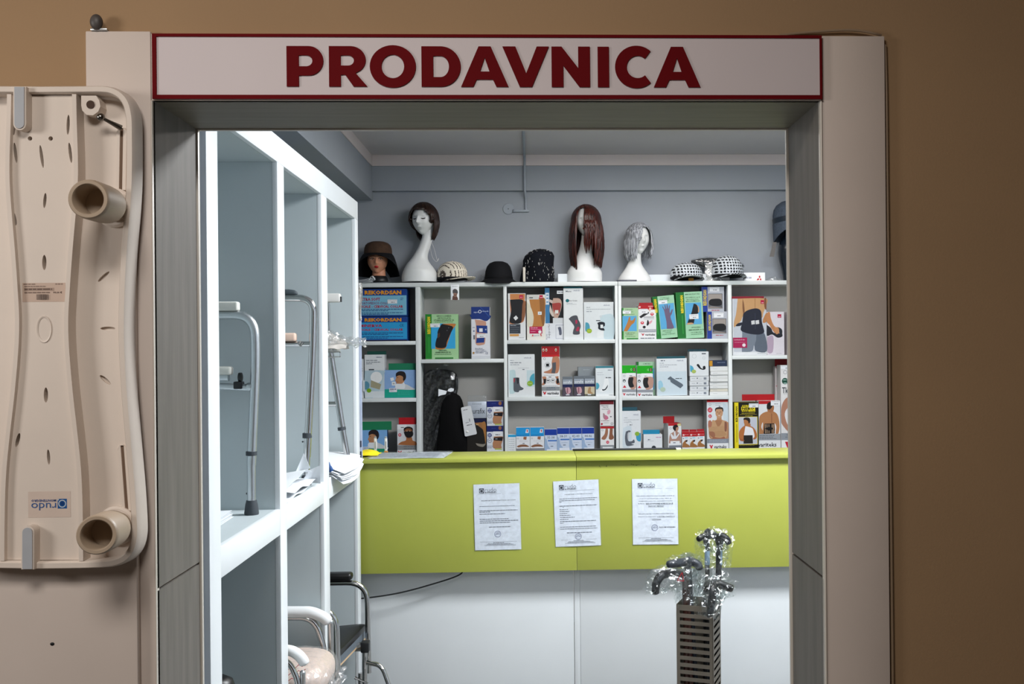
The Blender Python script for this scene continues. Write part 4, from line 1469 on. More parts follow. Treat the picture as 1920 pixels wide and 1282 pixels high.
def b_knee(a):
    a.rect(798.2, 587, 810, 671, '#1c8428').rect(810, 587, 859.8, 671, '#a4d09c')
    a.txt('REKORDSAN', 801.5, 592, 808, 624, '#e8d020', 0.05, 90)
    a.words(804, 805.5, 630, 30, '#2c9c3c')
    for s_, x0, x1, y in (('GINOCCHIERA', 819, 847, 589), ('ARTICOLATA', 821, 846, 593), ('STABILIZZANTE 55', 814, 852, 597)):
        a.txt(s_, x0, y, x1, y + 3, '#163c20', 0.02)
    a.words(816, 850, 601.5, 0.9, '#3c6c44').rect(809, 604.5, 854, 652, '#34a8e0')
    a.cur([(831, 605), (853.5, 605), (853.5, 610), (847, 620), (840, 640), (834, 652), (817, 652), (820, 635), (822, 618)], '#c07a3a')
    a.cur([(829, 605.5), (846, 609), (850, 613), (846, 622), (841, 633), (838, 640), (836, 649), (826, 651), (817, 648), (818, 636), (821, 628), (821, 620), (825, 611)], '#141418')
    a.cur([(821, 624), (825, 622), (825, 629), (820.5, 632)], '#4a2c1c').rect(841, 612, 842.5, 613.5, '#6a6c74').rect(838, 617, 839.5, 618.5, '#6a6c74')
    sticker(a, 807.5, 604.5, 825.5, 611.5)
    a.txt('HINGED', 823, 654, 838, 656.5, '#163c20', 0.02).txt('KNEE BRACE 58', 817, 657.5, 845, 660.2, '#163c20', 0.02).words(815, 847, 662, 0.9, '#3c6c44')
    a.rect(816, 668.5, 850, 671, '#2c7c34')


carton('support_box', (798, 587, 860, 671.7), SH[(1, 0)], 'large green knee brace box with dark green spine, in the second column', b_knee, '#a4d09c', 0.10, yaw=3, side='#1c8428', top='#58a860')


def b_knee2(a):
    a.rect(884.2, 574, 918.8, 597, '#18347c').cur([(884.2, 594), (890, 597), (900, 597), (912, 601), (918.8, 596), (918.8, 590), (884.2, 588)], '#18347c')
    a.poly([(900, 574), (902, 574), (918.8, 592), (918.8, 595)], '#2c4c96')
    a.txt('support', 889, 583, 898, 586, '#c8d4ec', 0.02).txt('orthopedic', 904, 581, 917, 584, '#c8d4ec', 0.02).ring(900.5, 583, 3, 0.9, '#eef2fa')
    a.cur([(891, 598), (910, 601), (912, 609), (911, 622), (910, 640), (907, 645), (893, 645), (892, 625), (893, 610)], '#cc9a84')
    a.poly([(893.5, 609), (914, 609.5), (914.5, 624), (895, 622)], '#1c3c88').poly([(894, 633), (909, 632), (908, 641), (893, 642)], '#1c3c88').cur([(893, 624), (896, 624), (895, 632), (893, 632)], '#a86a54')
    a.rect(899, 614.5, 905.5, 621, '#f0f2f6').rect(910, 615.5, 912.5, 618, '#a8b4d4')
    a.rect(886.5, 612, 891, 613.5, '#a0a4b0').ell(889, 619.5, 1.6, 1.6, '#7a80a0').rect(888, 627, 891, 635, '#70747c')
    sticker(a, 894, 624.5, 911, 632)
    for i, (s_, x1) in enumerate((('Knee Brace', 905), ('Kniebandage', 909), ('Ginocchiera', 912), ('Genouillère', 907))):
        a.txt(s_, 891.5, 651 + 2.6 * i, x1, 653.2 + 2.6 * i, '#24386c', 0.01)
    a.ell(888, 660.5, 2, 2, '#b08a50').txt('CE', 910, 659, 915, 663, '#24386c')
    a.rect(884.2, 666.5, 918.8, 671.6, '#d0d4da')


carton('support_box', (884, 574, 919, 671.7), SH[(1, 0)], 'tall navy and white knee strap box, right of the second column', b_knee2, '#e4e6ec', 0.08)


def b_elbow(a, y):
    a.rect(913.2, y, 944, y + 11, '#16246c').rect(913.2, y + 11, 944, y + 46, '#dfe3ea').rect(925, y + 10.5, 942.5, y + 21, '#eef0f4').words(929, 938, y + 16, 1.4, '#4a4e58')
    a.ell(938, y + 4, 3, 3.6, '#9a6444').words(922, 930, y + 4, 0.8, '#3c4c9c')
    a.ell(918.5, y + 17.5, 4, 4, '#2c3c80').rect(915.8, y + 15.5, 921, y + 16.6, '#dfe3ea').rect(915.8, y + 18.3, 921, y + 19.4, '#dfe3ea').ring(918.5, y + 27.5, 4.2, 0.7, '#3c4c78').words(916, 921, y + 27, 0.9, '#3c4c78')
    a.cur([(926, y + 20), (942.5, y + 20), (943, y + 26), (940, y + 36), (940, y + 42), (926, y + 42), (924, y + 33), (926, y + 27)], '#b4805c')
    a.poly([(926, y + 22), (943, y + 21), (942, y + 28.5), (925.5, y + 27)], '#16141c').rect(929, y + 24, 933, y + 25, '#c8cad2')
    a.words(914, 925, y + 37, 0.8, '#8a90a4').words(914, 925, y + 39, 0.8, '#8a90a4').words(914, 922, y + 41, 0.8, '#8a90a4')
    a.rect(928, y + 42.5, 941, y + 44.5, '#b8c860')


zb = SH[(1, 9)]
sc_ = YV / F
o1 = carton('support_box', (913, 797, 944.5, 853), zb, 'navy headed elbow strap box, lower of the pair at bottom right of the second column', lambda a: (b_elbow(a, 797), a.rect(913.2, 842, 944, 853, '#dfe3ea')), '#dfe3ea', 0.08, side='#26365c')
carton('support_box', (913, 751, 944.5, 796.5), zb + (853 - 797) * sc_ * 1.008 + 0.001, 'navy headed elbow strap box, upper of the pair at right of the second column', lambda a: b_elbow(a, 751), '#dfe3ea', 0.08, side='#26365c')


def b_skin(a):
    a.rect(876.3, 783, 911.7, 791, '#10163c').rect(876.3, 791, 911.7, 853, '#1c1814')
    a.cur([(890, 791), (910, 791), (910, 806), (902, 800), (894, 794)], '#9c6c40').rect(893, 793, 898, 795, '#c0a070').cur([(903, 791), (911, 791), (911, 830), (908, 812)], '#a8743e')
    a.cur([(892, 829), (905, 831), (911, 830), (906, 836), (896, 834)], '#8a8478')


oz = carton('support_box', (876, 783, 912, 853), zb, 'dark navy support box under the clear lettered carton', b_skin, '#141624', 0.08)
t = thing('clear_carton', 'clear plastic carton with dark lettering standing on a dark navy box', 'box', (xof(893.5), 5.806, zb + (853 - 783) * sc_ * 1.008 + 0.001))
wq = 35 * sc_ / 2
MB().bbox((-wq, 0, 0), (wq, 0.07, 31 * sc_), 0.001).build('inner_card', mat('silver_card', (186, 192, 204), 0.35, 0.2, 0.04, 40), t)
a = Art(893.5, 782, sc_, -0.0004)
a.txt('aurafix', 881, 763.5, 908, 773.5, '#14161e', 0.0, 0, 2)
a.words(884, 902, 755, 0.7, '#6a707c')
a.build('front_print', t)
MB().bbox((-wq - 0.001, -0.002, 0.0), (wq + 0.001, 0.071, 42 * sc_), 0.001).build('clear_shell', plastic_film('carton_film', 0.07, (220, 226, 236), 0.08, 0.4), t)
# tilted white card
t = thing('hang_card', 'tilted white rounded card leaning between the black coat and the dark navy box', 'card', (xof(883, 817), 5.796, zof(817, 883)), rot=(0, R(-12), 0))
pts = []
for cx_, cz_, a0 in ((9, 3, -90), (9, 53, 0), (-5, 53, 90), (-9, 3, 180)):
    pts += [((cx_ + 2.5 * math.cos(R(a0 + 15 * i))) * sc_, (cz_ + 2.5 * math.sin(R(a0 + 15 * i))) * sc_) for i in range(7)]
MB().prism(pts, 0, 0.0012).build('card', mat('card_grey_white', (204, 206, 208), 0.6), t)
a = Art(0, 0, sc_, -0.0002)
a.words(-4, 6, -21, 1.2, '#4a4c54').words(-5, 1, -26, 0.8, '#4a4c54').words(-4, 4, -50, 1, '#4a4c54').rect(3, -32, 4, -26, '#5a5c64')
a.build('front_print', t)

# ---- column 3


def b_m1(a):
    a.rect(953.3, 549, 985.7, 636, '#e2e4e6').rect(957, 550, 985, 561, '#c88450').rect(953.3, 560, 958, 606, '#d0d0d2')
    a.cur([(957, 561), (984, 561), (985, 580), (984, 594), (979, 604), (956, 606), (958, 592), (957, 576)], '#c07c52').cur([(978, 562), (985, 566), (985, 592), (977, 604), (974, 598)], '#8c5a3c')
    a.cur([(957, 561), (980, 561), (980, 572), (979, 588), (976, 605), (957, 604), (957.5, 590), (959, 580), (958, 570)], '#1c1c20')
    a.rect(974.5, 552.5, 981.5, 559, '#bc1440').words(976, 980, 556, 1, '#f0d0d8')
    a.poly([(963, 595), (968, 590.5), (972, 595.5), (967, 600)], '#e6e8ea')
    a.rect(955.5, 607, 976, 624.5, '#343a44').words(957, 968, 609, 1, '#aab0b8').words(957, 974, 613, 0.6, '#7c828c').words(957, 974, 617, 0.6, '#7c828c').words(957, 972, 621, 0.6, '#7c828c')
    a.rect(956, 625.5, 973, 629.5, '#d0964e').words(973, 983, 632, 0.7, '#8a8e94')


carton('support_box', (953, 549, 986, 636.8), SH[(2, 0)], 'white knee support box showing a black knee sleeve, leftmost on the third column top shelf', b_m1, '#dcdee0', 0.09, side='#b0623c')


def b_m2(a):
    a.rect(988.3, 552, 1022.7, 637, '#e6e4dc')
    a.cur([(993, 561), (1021, 558), (1022.7, 580), (1022, 596), (1018, 612), (998, 613), (1000, 596), (996, 578)], '#b87c40').cur([(1012, 562), (1021, 560), (1022, 600), (1018, 611), (1014, 590)], '#8c5c2e')
    a.cur([(988.3, 565), (994, 572), (999, 584), (1001, 596), (998, 612), (990, 612), (988.3, 590)], '#ded8c4')
    a.rect(988.3, 552, 1011, 561, '#cfd0cc').words(993, 1000, 557, 1.8, '#3c4044').rect(1012, 553, 1018.5, 560, '#bc1440').words(1013, 1018, 557, 1, '#f0d0d8')
    a.rect(1009, 584, 1016, 590, '#eceef0').rect(1011, 586, 1014, 588, '#90b0c4')
    a.rect(993, 612, 1017, 625, '#b81450').words(995, 1008, 614, 1, '#f0c8d8').words(995, 1014, 617, 0.7, '#e8a8c0').words(995, 1004, 621, 0.8, '#e8a8c0').ell(1012.5, 622, 3, 3, '#eceef0')
    a.poly([(997, 630), (999, 626), (1000.5, 630)], '#d4343c').poly([(1013, 625), (1014.5, 625), (1016, 630), (1014, 630)], '#d4343c').words(1001, 1011, 628, 1.6, '#b8bcc4')


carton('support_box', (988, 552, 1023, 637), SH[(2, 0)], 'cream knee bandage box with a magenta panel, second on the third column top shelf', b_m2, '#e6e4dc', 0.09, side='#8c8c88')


def b_s(a):
    a.rect(1022.3, 539, 1058.7, 606, '#0e0e12').rect(1022.3, 539, 1031, 606, '#3c7cac').rect(1023.5, 549, 1030, 571, '#dde3ea').words(1025, 1029, 552, 2.4, '#5c8cb4').words(1025, 1029, 558, 2.4, '#5c8cb4').words(1025, 1029, 565, 2.4, '#5c8cb4')
    a.cur([(1031, 561), (1044, 567), (1040, 570), (1031, 566)], '#c8b8b0').cur([(1038, 559), (1050, 560), (1054, 570), (1050, 588), (1042, 600), (1037, 585), (1036, 570)], '#c0a090')
    a.cur([(1036, 569), (1051, 568), (1052, 578), (1046, 590), (1038, 582)], '#a03a34').cur([(1032, 571), (1036, 583), (1039, 592), (1036, 593), (1031, 584)], '#d0c4bc').poly([(1053, 568), (1050, 592), (1049, 591)], '#50686c')
    a.rect(1037, 596, 1058.7, 606, '#d4d8dc').rect(1041, 581.5, 1047.5, 588, '#e0e2dc').rect(1045, 545, 1058.7, 551, '#e8ebee').words(1047, 1057, 547.5, 1.4, '#7c808a')
    a.rect(1022.3, 606, 1058.7, 637, '#dfe2e8').txt('Supports', 1027, 608, 1032.5, 634, '#3c4048', 0.0, 90).txt('Ready', 1024, 626, 1027, 636, '#5c6068', 0, 90)
    a.rect(1042, 609, 1058, 610, '#9aa0b0')
    for q in (((1042, 610), (1042.7, 610), (1042.7, 635), (1042, 635)), ((1057, 610), (1057.7, 610), (1057.7, 635), (1057, 635)), ((1042, 634.4), (1057.7, 634.4), (1057.7, 635), (1042, 635))):
        a.poly(q, '#9aa0b0')
    a.cur([(1046, 614), (1051, 613), (1053, 619), (1053, 627), (1049, 628), (1048, 621)], '#585e70')


carton('support_box', (1022, 539, 1059, 637), SH[(2, 0)], 'black and blue ready supports box, third on the third column top shelf', b_s, '#1a1c24', 0.09, Y=5.815)


def b_o1(a):
    a.rect(1057.3, 541, 1093.7, 637, '#e4e8ea').txt('Manu', 1061.5, 545, 1072, 548, '#4a525c', 0.02)
    otto(a, 1076, 543.5, 1088)
    a.ell(1064.5, 564, 3.4, 3.2, '#0e6c74').txt('Genu Carezza', 1067, 562.5, 1083, 565.2, '#3a424c', 0.01).words(1063, 1074, 568.5, 0.8, '#9aa2aa').words(1063, 1082, 570.5, 0.6, '#9aa2aa')
    a.cur([(1066.5, 598), (1073, 593), (1082, 592), (1085, 600), (1088, 606), (1089, 613), (1087, 620), (1086.5, 627), (1075, 627), (1075, 620), (1077, 613), (1073, 606)], '#4a4c54')
    a.cur([(1079, 601), (1082, 600), (1083, 605), (1080, 608)], '#b02850').cur([(1083, 613), (1086.5, 614), (1085, 621), (1080, 620)], '#a8304e')


carton('support_box', (1057, 541, 1094, 637), SH[(2, 0)], 'tall white knee support box with teal top edge, fourth on the third column top shelf', b_o1, CARD, 0.10, tabs=((1057.5, 537.6, 1092, 541, '#0c5c66', 0.004),))


def b_o2(a):
    a.rect(1095.3, 568, 1150.7, 637, '#dfe5e8').cur([(1125, 593), (1150.5, 592), (1150.5, 635), (1132, 635), (1128, 615)], '#c4d8e0').rect(1120, 620, 1132, 634, '#e8ecee')
    otto(a, 1132, 571.5, 1144)
    a.words(1100, 1107, 576.5, 1.2, '#9aa2aa').words(1100, 1145, 580, 0.9, '#9aa2aa').words(1100, 1110, 584, 1.4, '#9aa2aa').ell(1127, 594, 2.4, 2, '#ced6da')
    a.words(1118, 1126, 601, 1.6, '#40464e').cur([(1098, 605), (1103, 606), (1106, 612), (1105, 620), (1098, 621)], '#4c9cb4').ell(1105, 621, 5, 4.4, '#96b41e').words(1102, 1108, 620.6, 0.8, '#d8e4a0')
    a.cur([(1120, 606), (1127, 604), (1134, 606), (1134, 612), (1131, 614), (1134, 620), (1128, 620), (1122, 617), (1122, 611)], '#0e1622').rect(1126, 609.5, 1131, 616, '#e6eaec')


carton('support_box', (1095, 567, 1151, 637), SH[(2, 0)], 'squarish white brace box with a black strap picture, rightmost on the third column top shelf', b_o2, CARD, 0.10, top='#2c6470')


def b_o3(a):
    a.rect(953.3, 664, 1002.7, 744, '#e4e8ea')
    otto(a, 983, 669, 997)
    a.words(957, 964, 675, 1.2, '#9aa2aa').words(957, 978, 679, 1.6, '#8a929a').words(957, 974, 683, 1.2, '#9aa2aa').words(980, 984, 692, 1.3, '#4a525a').words(972, 992, 689.5, 0.6, '#a0a8b0')
    a.cur([(956, 694), (966, 694), (968, 712), (972, 728), (956, 738)], '#c0d8dc').rect(988, 694, 1002.5, 725, '#c8dce2').rect(953.3, 738, 1002.7, 744, '#dfe4e6')
    a.cur([(1002.5, 700), (998, 702), (994, 708), (994, 716), (998, 720), (1002.5, 720)], '#4ca4bc').ell(994, 719, 5.6, 5.2, '#8cb43c').words(990, 998, 718.6, 0.8, '#d8e4a0')
    a.cur([(963, 708), (973, 708), (974, 716), (976, 724), (982, 728), (979, 731), (974, 732), (972, 735), (964, 733), (963, 722)], '#565c64').cur([(963, 709), (966, 710), (965, 716), (963, 716)], '#a8404c').poly([(968, 708), (974, 708), (973, 718), (970, 720)], '#2a2e36')


carton('support_box', (953, 664, 1003, 744), SH[(2, 1)], 'white ankle brace box with a grey boot picture, leftmost on the third column middle shelf', b_o3, CARD, 0.10, top='#24504a')


def b_v1(a):
    a.rect(1016.3, 650, 1049.7, 670, '#a4141c').rect(1016.3, 666, 1049.7, 670, '#c4161e').rect(1016.3, 670, 1049.7, 744, '#e9eaec')
    for x in (1019.5, 1025, 1043):
        a.ell(x, 657, 1.8, 3, '#e6d2c0').rect(x - .8, 656, x + .8, 659, '#3a2c2c')
    a.ring(1021.5, 673.5, 2.2, 0.7, '#8a8e94').cur([(1037, 670), (1048, 670), (1049.7, 686), (1047, 699), (1041, 701), (1031, 701), (1022, 700), (1020, 698), (1029, 695), (1035, 690), (1035, 680)], '#b97e60')
    a.poly([(1036, 681), (1043, 680), (1043, 691), (1041, 701), (1034, 700), (1036, 692)], '#55585f').ring(1027, 685, 5.2, 0.6, '#8a8e94').rect(1024.5, 682.5, 1030, 688, '#16181c')
    a.words(1020, 1040, 704, 0.8, '#b0b4ba').words(1029, 1034, 707, 1.3, '#50545c').words(1018, 1046, 724, 0.8, '#a0a4aa')
    for x, s_ in ((1021, 1), (1045, -1)):
        a.cur([(x - 4, 707), (x + 3, 707), (x + 3 * s_, 716), (x, 722), (x - 5 * s_, 722), (x - 2 * s_, 716)], '#b97e60').poly([(x - 1.5, 711), (x + 3, 711), (x + 2.5, 720), (x - 1, 720)], '#17181c')
    a.ring(1028, 714.5, 4, 0.4, '#6a6e74').ring(1037, 714.5, 4, 0.4, '#6a6e74').words(1025.5, 1030.5, 713, 2, '#5a5e64').words(1035, 1039, 713, 2, '#5a5e64')
    a.rect(1016.3, 726, 1049.7, 733, '#8e9296').words(1025, 1041, 727, 1, '#4a6074').words(1024, 1042, 730, 0.9, '#5a6a7a')
    vlogo(a, 1018, 735, 1048, 740.5)


carton('support_box', (1016, 650, 1050, 744.4), SH[(2, 1)], 'tall red topped white ankle support box standing alone on the third column middle shelf', b_v1, '#e9eaec', 0.09, top='#8c1018')


def b_dur(a, x0, x1, y0, foot=False):
    yb = 744
    h = yb - y0
    a.rect(x0 + .3, y0, x1 - .3, y0 + h * .3, '#98a2ae').txt('aurafix', x0 + 1.5, y0 + h * .08, x1 - 1.5, y0 + h * .24, '#e8ecf2', 0.01).rect(x0 + .3, y0 + h * .3, x1 - .3, y0 + h * .46, '#141f4c')
    if foot:
        a.rect(x0 + .3, y0 + h * .46, x1 - .3, yb, '#c8bca0').cur([(x0 + 8, y0 + h * .5), (x0 + 12, y0 + h * .5), (x0 + 12, yb - 9), (x0 + 16, yb - 5), (x0 + 6, yb - 6)], '#a8845c').rect(x0 + .3, yb - 4, x1 - .3, yb, '#5c5c50')
    else:
        a.rect(x0 + .3, y0 + h * .46, x1 - .3, yb, '#4c4450').cur([(x0 + 5, y0 + h * .5), (x0 + 13, y0 + h * .48), (x0 + 15, yb - 8), (x0 + 9, yb - 4), (x0 + 6, yb - 10)], '#c89aa4').cur([(x0 + 8, y0 + h * .5), (x0 + 10, y0 + h * .5), (x0 + 10, yb - 6), (x0 + 8, yb - 8)], '#8c5a68')
    a.words(x0 + 6, x1 - 6, yb - 4, 2, '#c8ccd4')


for x0, x1, y0, ft, lb in ((1055, 1074, 712, 0, 'leftmost of the three small'), (1076, 1095.5, 711, 0, 'middle of the three small'), (1096, 1115.5, 711, 1, 'rightmost of the three small')):
    o = carton('insole_pack', (x0, y0, x1, 744), SH[(2, 1)], lb + ' grey and navy packs on the third column middle shelf', lambda a: b_dur(a, x0, x1, y0, ft), '#4a5060', 0.05, cat='pack', group='small grey and navy packs',
               tabs=((x0, y0 - 5, x1, y0, '#6c747c', 0.004),))
o = carton('clear_carton', (1084, 690, 1116, 744), SH[(2, 1)], 'empty looking grey clear carton behind the three small grey and navy packs', lambda a: a.words(1094, 1106, 695, 0.8, '#b4bcc4'), '#8c949a', 0.06, Y=5.87)


def b_o4(a):
    a.rect(1117.3, 692, 1150.7, 744, '#dfe6ea').rect(1117.3, 688, 1150.7, 691.6, '#2c7c8c').words(1140, 1148, 695, 1, '#5a6270').words(1120, 1130, 700, 0.7, '#a0a8b0').words(1120, 1133, 704, 0.6, '#a0a8b0').words(1136, 1146, 709, 1.5, '#343a42')
    a.cur([(1118, 719), (1122, 720), (1124, 725), (1122, 730), (1118, 731)], '#4ca4bc').cur([(1134, 711), (1140, 712), (1142, 722), (1138, 732), (1130, 736), (1124, 734), (1130, 728)], '#eef2f4')
    a.cur([(1129, 731), (1134, 731), (1138, 726), (1140, 723), (1139, 728), (1135, 733), (1130, 734)], '#2a343c').rect(1117.3, 740, 1150.7, 744, '#e8ecee').words(1142, 1150, 742, 0.8, '#5a6068')


carton('support_box', (1117, 688, 1151, 744), SH[(2, 1)], 'white foot brace box with teal top band, rightmost on the third column middle shelf', b_o4, CARD, 0.09)


def b_small(a, x0, x1, y, kind, sz=''):
    if kind == 0:
        a.rect(x0, y, x1, y + 4.5, '#2ca0d4').rect(x0, y + 4.5, x1, 853, '#e2e6ea')
        for i in range(7):
            a.words(x0 + 1.5, x1 - 3, y + 8 + 4 * i, 0.8, '#98a0a8')
    elif kind == 1:
        a.rect(x0 + .2, y, x1 - .2, y + 16.5, '#1e98dc').poly([(x0 + 19, y + 3), (x0 + 23.5, y + 3), (x0 + 23.5, y + 10), (x0 + 17.5, y + 10)], '#eef0f4').rect(x0 + 20, y + 4, x0 + 22, y + 8.5, '#c03040')
        a.words(x0 + 2, x1 - 2, y + 14, 1, '#0e6cb0').rect(x0 + .2, y + 16.5, x1 - .2, y + 39, '#e6e8ec').ring(x0 + 3.2, y + 20, 1.6, 0.5, '#8a8e96').poly([(x0 + 14, y + 17), (x0 + 20, y + 17), (x0 + 19, y + 23), (x0 + 13.5, y + 22)], '#a06a50')
        a.words(x0 + 6, x1 - 4, y + 25, 0.7, '#b0b4bc').words(x0 + 12, x0 + 16, y + 29, 1.2, '#50545c')
        a.cur([(x0 + 1, y + 35), (x0 + 8, y + 32), (x0 + 18, y + 32), (x1 - 2, y + 36), (x0 + 12, y + 36), (x0 + 4, y + 37)], '#8a5c40').rect(x0 + .2, y + 39, x1 - .2, 853, '#83868a')
    else:
        a.rect(x0 + .2, y, x1 - .2, y + 11, '#12389c').rect(x0 + .2, y + 11, x1 - .2, 853, '#ccd8ea').cur([(x0 + .2, y + 15), (x0 + 4, y + 20), (x0 + 6, y + 30), (x0 + 12, y + 40), (x0 + .2, y + 40)], '#9cb4d4')
        a.txt(sz, x0 + 5, y + 13, x0 + 18.5, y + 17.5, '#2c3038', 0.0).rect(x0 + 6, y + 20, x1 - .2, y + 22.5, '#3c74c4').words(x0 + 8, x1 - 4, y + 27, 0.7, '#9aa8c0').words(x0 + 11, x0 + 16, y + 31, 1.2, '#50586a').rect(x0 + 4, y + 37, x1 - .2, 853, '#e2e8f2')


G3 = 'small blue and white packs on the third column bottom shelf'
zb = SH[(2, 9)]
carton('insole_pack', (953, 814, 967.5, 853), zb, 'narrow white pack with blue top edge, leftmost on the third column bottom shelf', lambda a: b_small(a, 953, 967.5, 814, 0), '#e2e6ea', 0.06, cat='pack', group=G3)
for x0, lb in ((968, 'left one of the two light blue topped packs with heel cushion pictures'), (994.5, 'right one of the two light blue topped packs with heel cushion pictures')):
    carton('insole_pack', (x0, 801, x0 + 26, 853), zb, lb, lambda a: b_small(a, x0, x0 + 26, 801, 1), '#e6e8ec', 0.06, cat='pack', group=G3)
for x0, y0, sz in ((1021.5, 805, '35-38'), (1045, 803, '38-39'), (1068, 803, '42-43'), (1091.5, 803, '44-46')):
    carton('insole_pack', (x0, y0, x0 + 23, 853), zb, 'dark blue topped insole pack with handwritten size %s' % sz, lambda a: b_small(a, x0, x0 + 23, y0, 2, sz), '#ccd8ea', 0.06, cat='pack', group=G3)


def b_toe_lo(a):
    a.rect(1126.3, 801, 1151.7, 805, '#b4141e').rect(1126.3, 805, 1151.7, 836, '#e8e8e8').ring(1130, 808, 1.8, 0.6, '#8a8e94')
    a.cur([(1136, 805), (1140, 805), (1140, 815), (1137, 823), (1133, 826), (1128, 824), (1130, 820), (1134, 815)], '#a06c50').cur([(1144, 805), (1149, 805), (1149, 815), (1151.5, 822), (1147, 826), (1142, 824), (1143, 815)], '#8c5a40')
    a.ell(1139.5, 830.5, 2.8, 2.8, '#d0284c').words(1138, 1141, 830, 0.9, '#eeeeee').rect(1126.3, 836, 1151.7, 853, '#8c9296').rect(1130, 839, 1149, 842, '#dfe2e4')


def b_toe_hi(a):
    a.rect(1125.3, 753, 1151, 760, '#7c1420').rect(1125.3, 760, 1151, 800, '#e6e4e4')
    a.txt('STRAP PADS', 1127, 761.5, 1141, 763.5, '#2a2c30', 0.02).txt('HALLUX', 1131, 764.5, 1141, 766.3, '#2a2c30', 0.02).txt('VALGUS NIGHT', 1128, 768, 1143, 769.8, '#2a2c30', 0.02)
    a.cur([(1139, 772), (1143, 770), (1145, 773), (1143, 778), (1139, 778)], '#dba4b4').cur([(1132, 779), (1138, 781), (1141, 786), (1136, 789), (1132, 786)], '#c8708c').cur([(1131, 776), (1134, 778), (1134, 786), (1131, 784)], '#a8848c').words(1144, 1147, 782, 2, '#6a6e74')
    a.words(1127, 1143, 790, 1, '#8a6a70').ell(1128.5, 796.5, 2, 2, '#b02c44').ring(1147.5, 796, 2.2, 0.6, '#5a5e64').words(1132, 1142, 794, 0.8, '#a0a4a8')


carton('support_box', (1126, 801, 1152, 853), zb, 'red and white toe splint box showing two bare feet, lower of the pair', b_toe_lo, '#e8e8e8', 0.07, side='#9a9ea2')
carton('support_box', (1125, 754, 1151.5, 800.5), zb + 52.5 * sc_ * 1.006 + 0.001, 'red edged white toe splint box, standing on the bare feet box', b_toe_hi, '#e6e4e4', 0.07, side='#7c1420', top='#3c1418')

# ---- column 4


def b_g1(a):
    a.rect(1167.2, 577, 1196.8, 636, '#a8cca0').rect(1167.2, 577, 1169.5, 636, '#1c8428').txt('SUPPORTO', 1173, 579.5, 1187, 582, '#2c5c34', 0.01).words(1184, 1188, 584, 0.9, '#4c7c54').words(1168, 1190, 588.5, 0.9, '#4c7c54')
    a.rect(1167.5, 592, 1194, 620.5, '#58a8d8').cur([(1169.5, 620), (1174, 610), (1177, 603), (1180, 594), (1182, 595), (1182.5, 600), (1187, 600), (1191, 594.5), (1191.5, 599), (1189, 605), (1184, 609), (1180, 615), (1176, 620.5)], '#b87838')
    a.txt('THUMB SUPPORT', 1172, 623, 1191, 625, '#2c5c34', 0.01).txt('ORTHOPEDIC', 1174, 626, 1188, 628, '#2c5c34', 0.01).words(1172, 1192, 630, 0.8, '#4c7c54').rect(1175, 633.5, 1196.5, 636, '#2c7c34')
    sticker(a, 1168, 582, 1183, 588)


carton('support_box', (1167, 577, 1197, 636), SH[(3, 0)], 'small pale green thumb support box, leftmost on the fourth column top shelf', b_g1, '#a8cca0', 0.07, side='#1c8428')


def b_v2(a):
    a.rect(1197.3, 573, 1230.7, 581, '#b4141e').rect(1197.3, 581, 1230.7, 636, '#e8eaec').ell(1200, 576, 1.8, 1.5, '#f0d8d8').words(1216, 1226, 574, 1.6, '#e4a0a0').cur([(1218, 577), (1222, 578), (1219, 584), (1217, 583)], '#e0b8a8')
    a.poly([(1199, 594), (1212, 585), (1217, 585.5), (1217, 588), (1202, 597)], '#16181c').ell(1223, 589.5, 3.2, 2.8, '#d03048').poly([(1221.5, 588), (1223, 590.5), (1224.5, 588)], '#f0e8ea').rect(1207, 594.3, 1227, 595.3, '#5c6068').rect(1207, 597.6, 1227, 598.4, '#8c9098')
    a.ell(1204.5, 605.5, 3.2, 2.8, '#d03048').poly([(1203, 604), (1204.5, 606.5), (1206, 604)], '#f0e8ea').cur([(1212.5, 609), (1214.5, 600), (1217, 604), (1217, 608), (1214, 611)], '#16181c').cur([(1217, 604), (1223, 600.5), (1222, 605), (1218, 608)], '#e0a0ac')
    a.cur([(1205, 613), (1208, 611), (1211, 613), (1209, 616), (1206, 615)], '#16181c').rect(1198, 617.5, 1230, 623, '#a4a8b0').words(1200, 1228, 619, 0.8, '#e0e2e6')
    vlogo(a, 1202.5, 625.5, 1228, 629.5)
    a.words(1201, 1228, 633.5, 1.4, '#6a6e76')
    sticker(a, 1198, 579.5, 1215, 588)


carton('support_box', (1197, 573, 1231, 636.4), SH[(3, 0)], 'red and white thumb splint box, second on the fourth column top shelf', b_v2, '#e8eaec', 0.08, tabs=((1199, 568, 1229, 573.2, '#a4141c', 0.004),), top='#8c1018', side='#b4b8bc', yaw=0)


def greenspine(a, x0, xs, x1, y0, y1, txt0, txt1):
    a.rect(x0, y0, xs, y1, '#14702a').rect(xs, y0, x1, y1, '#a0d0ac')
    a.txt('REKORDSAN', xs - 7.5, txt0, xs - 2, txt1, '#e8d020', 0.05, 90).words(xs - 6, xs - 4.5, txt1 + 4, y1 - txt1 - 12, '#2c9c3c')


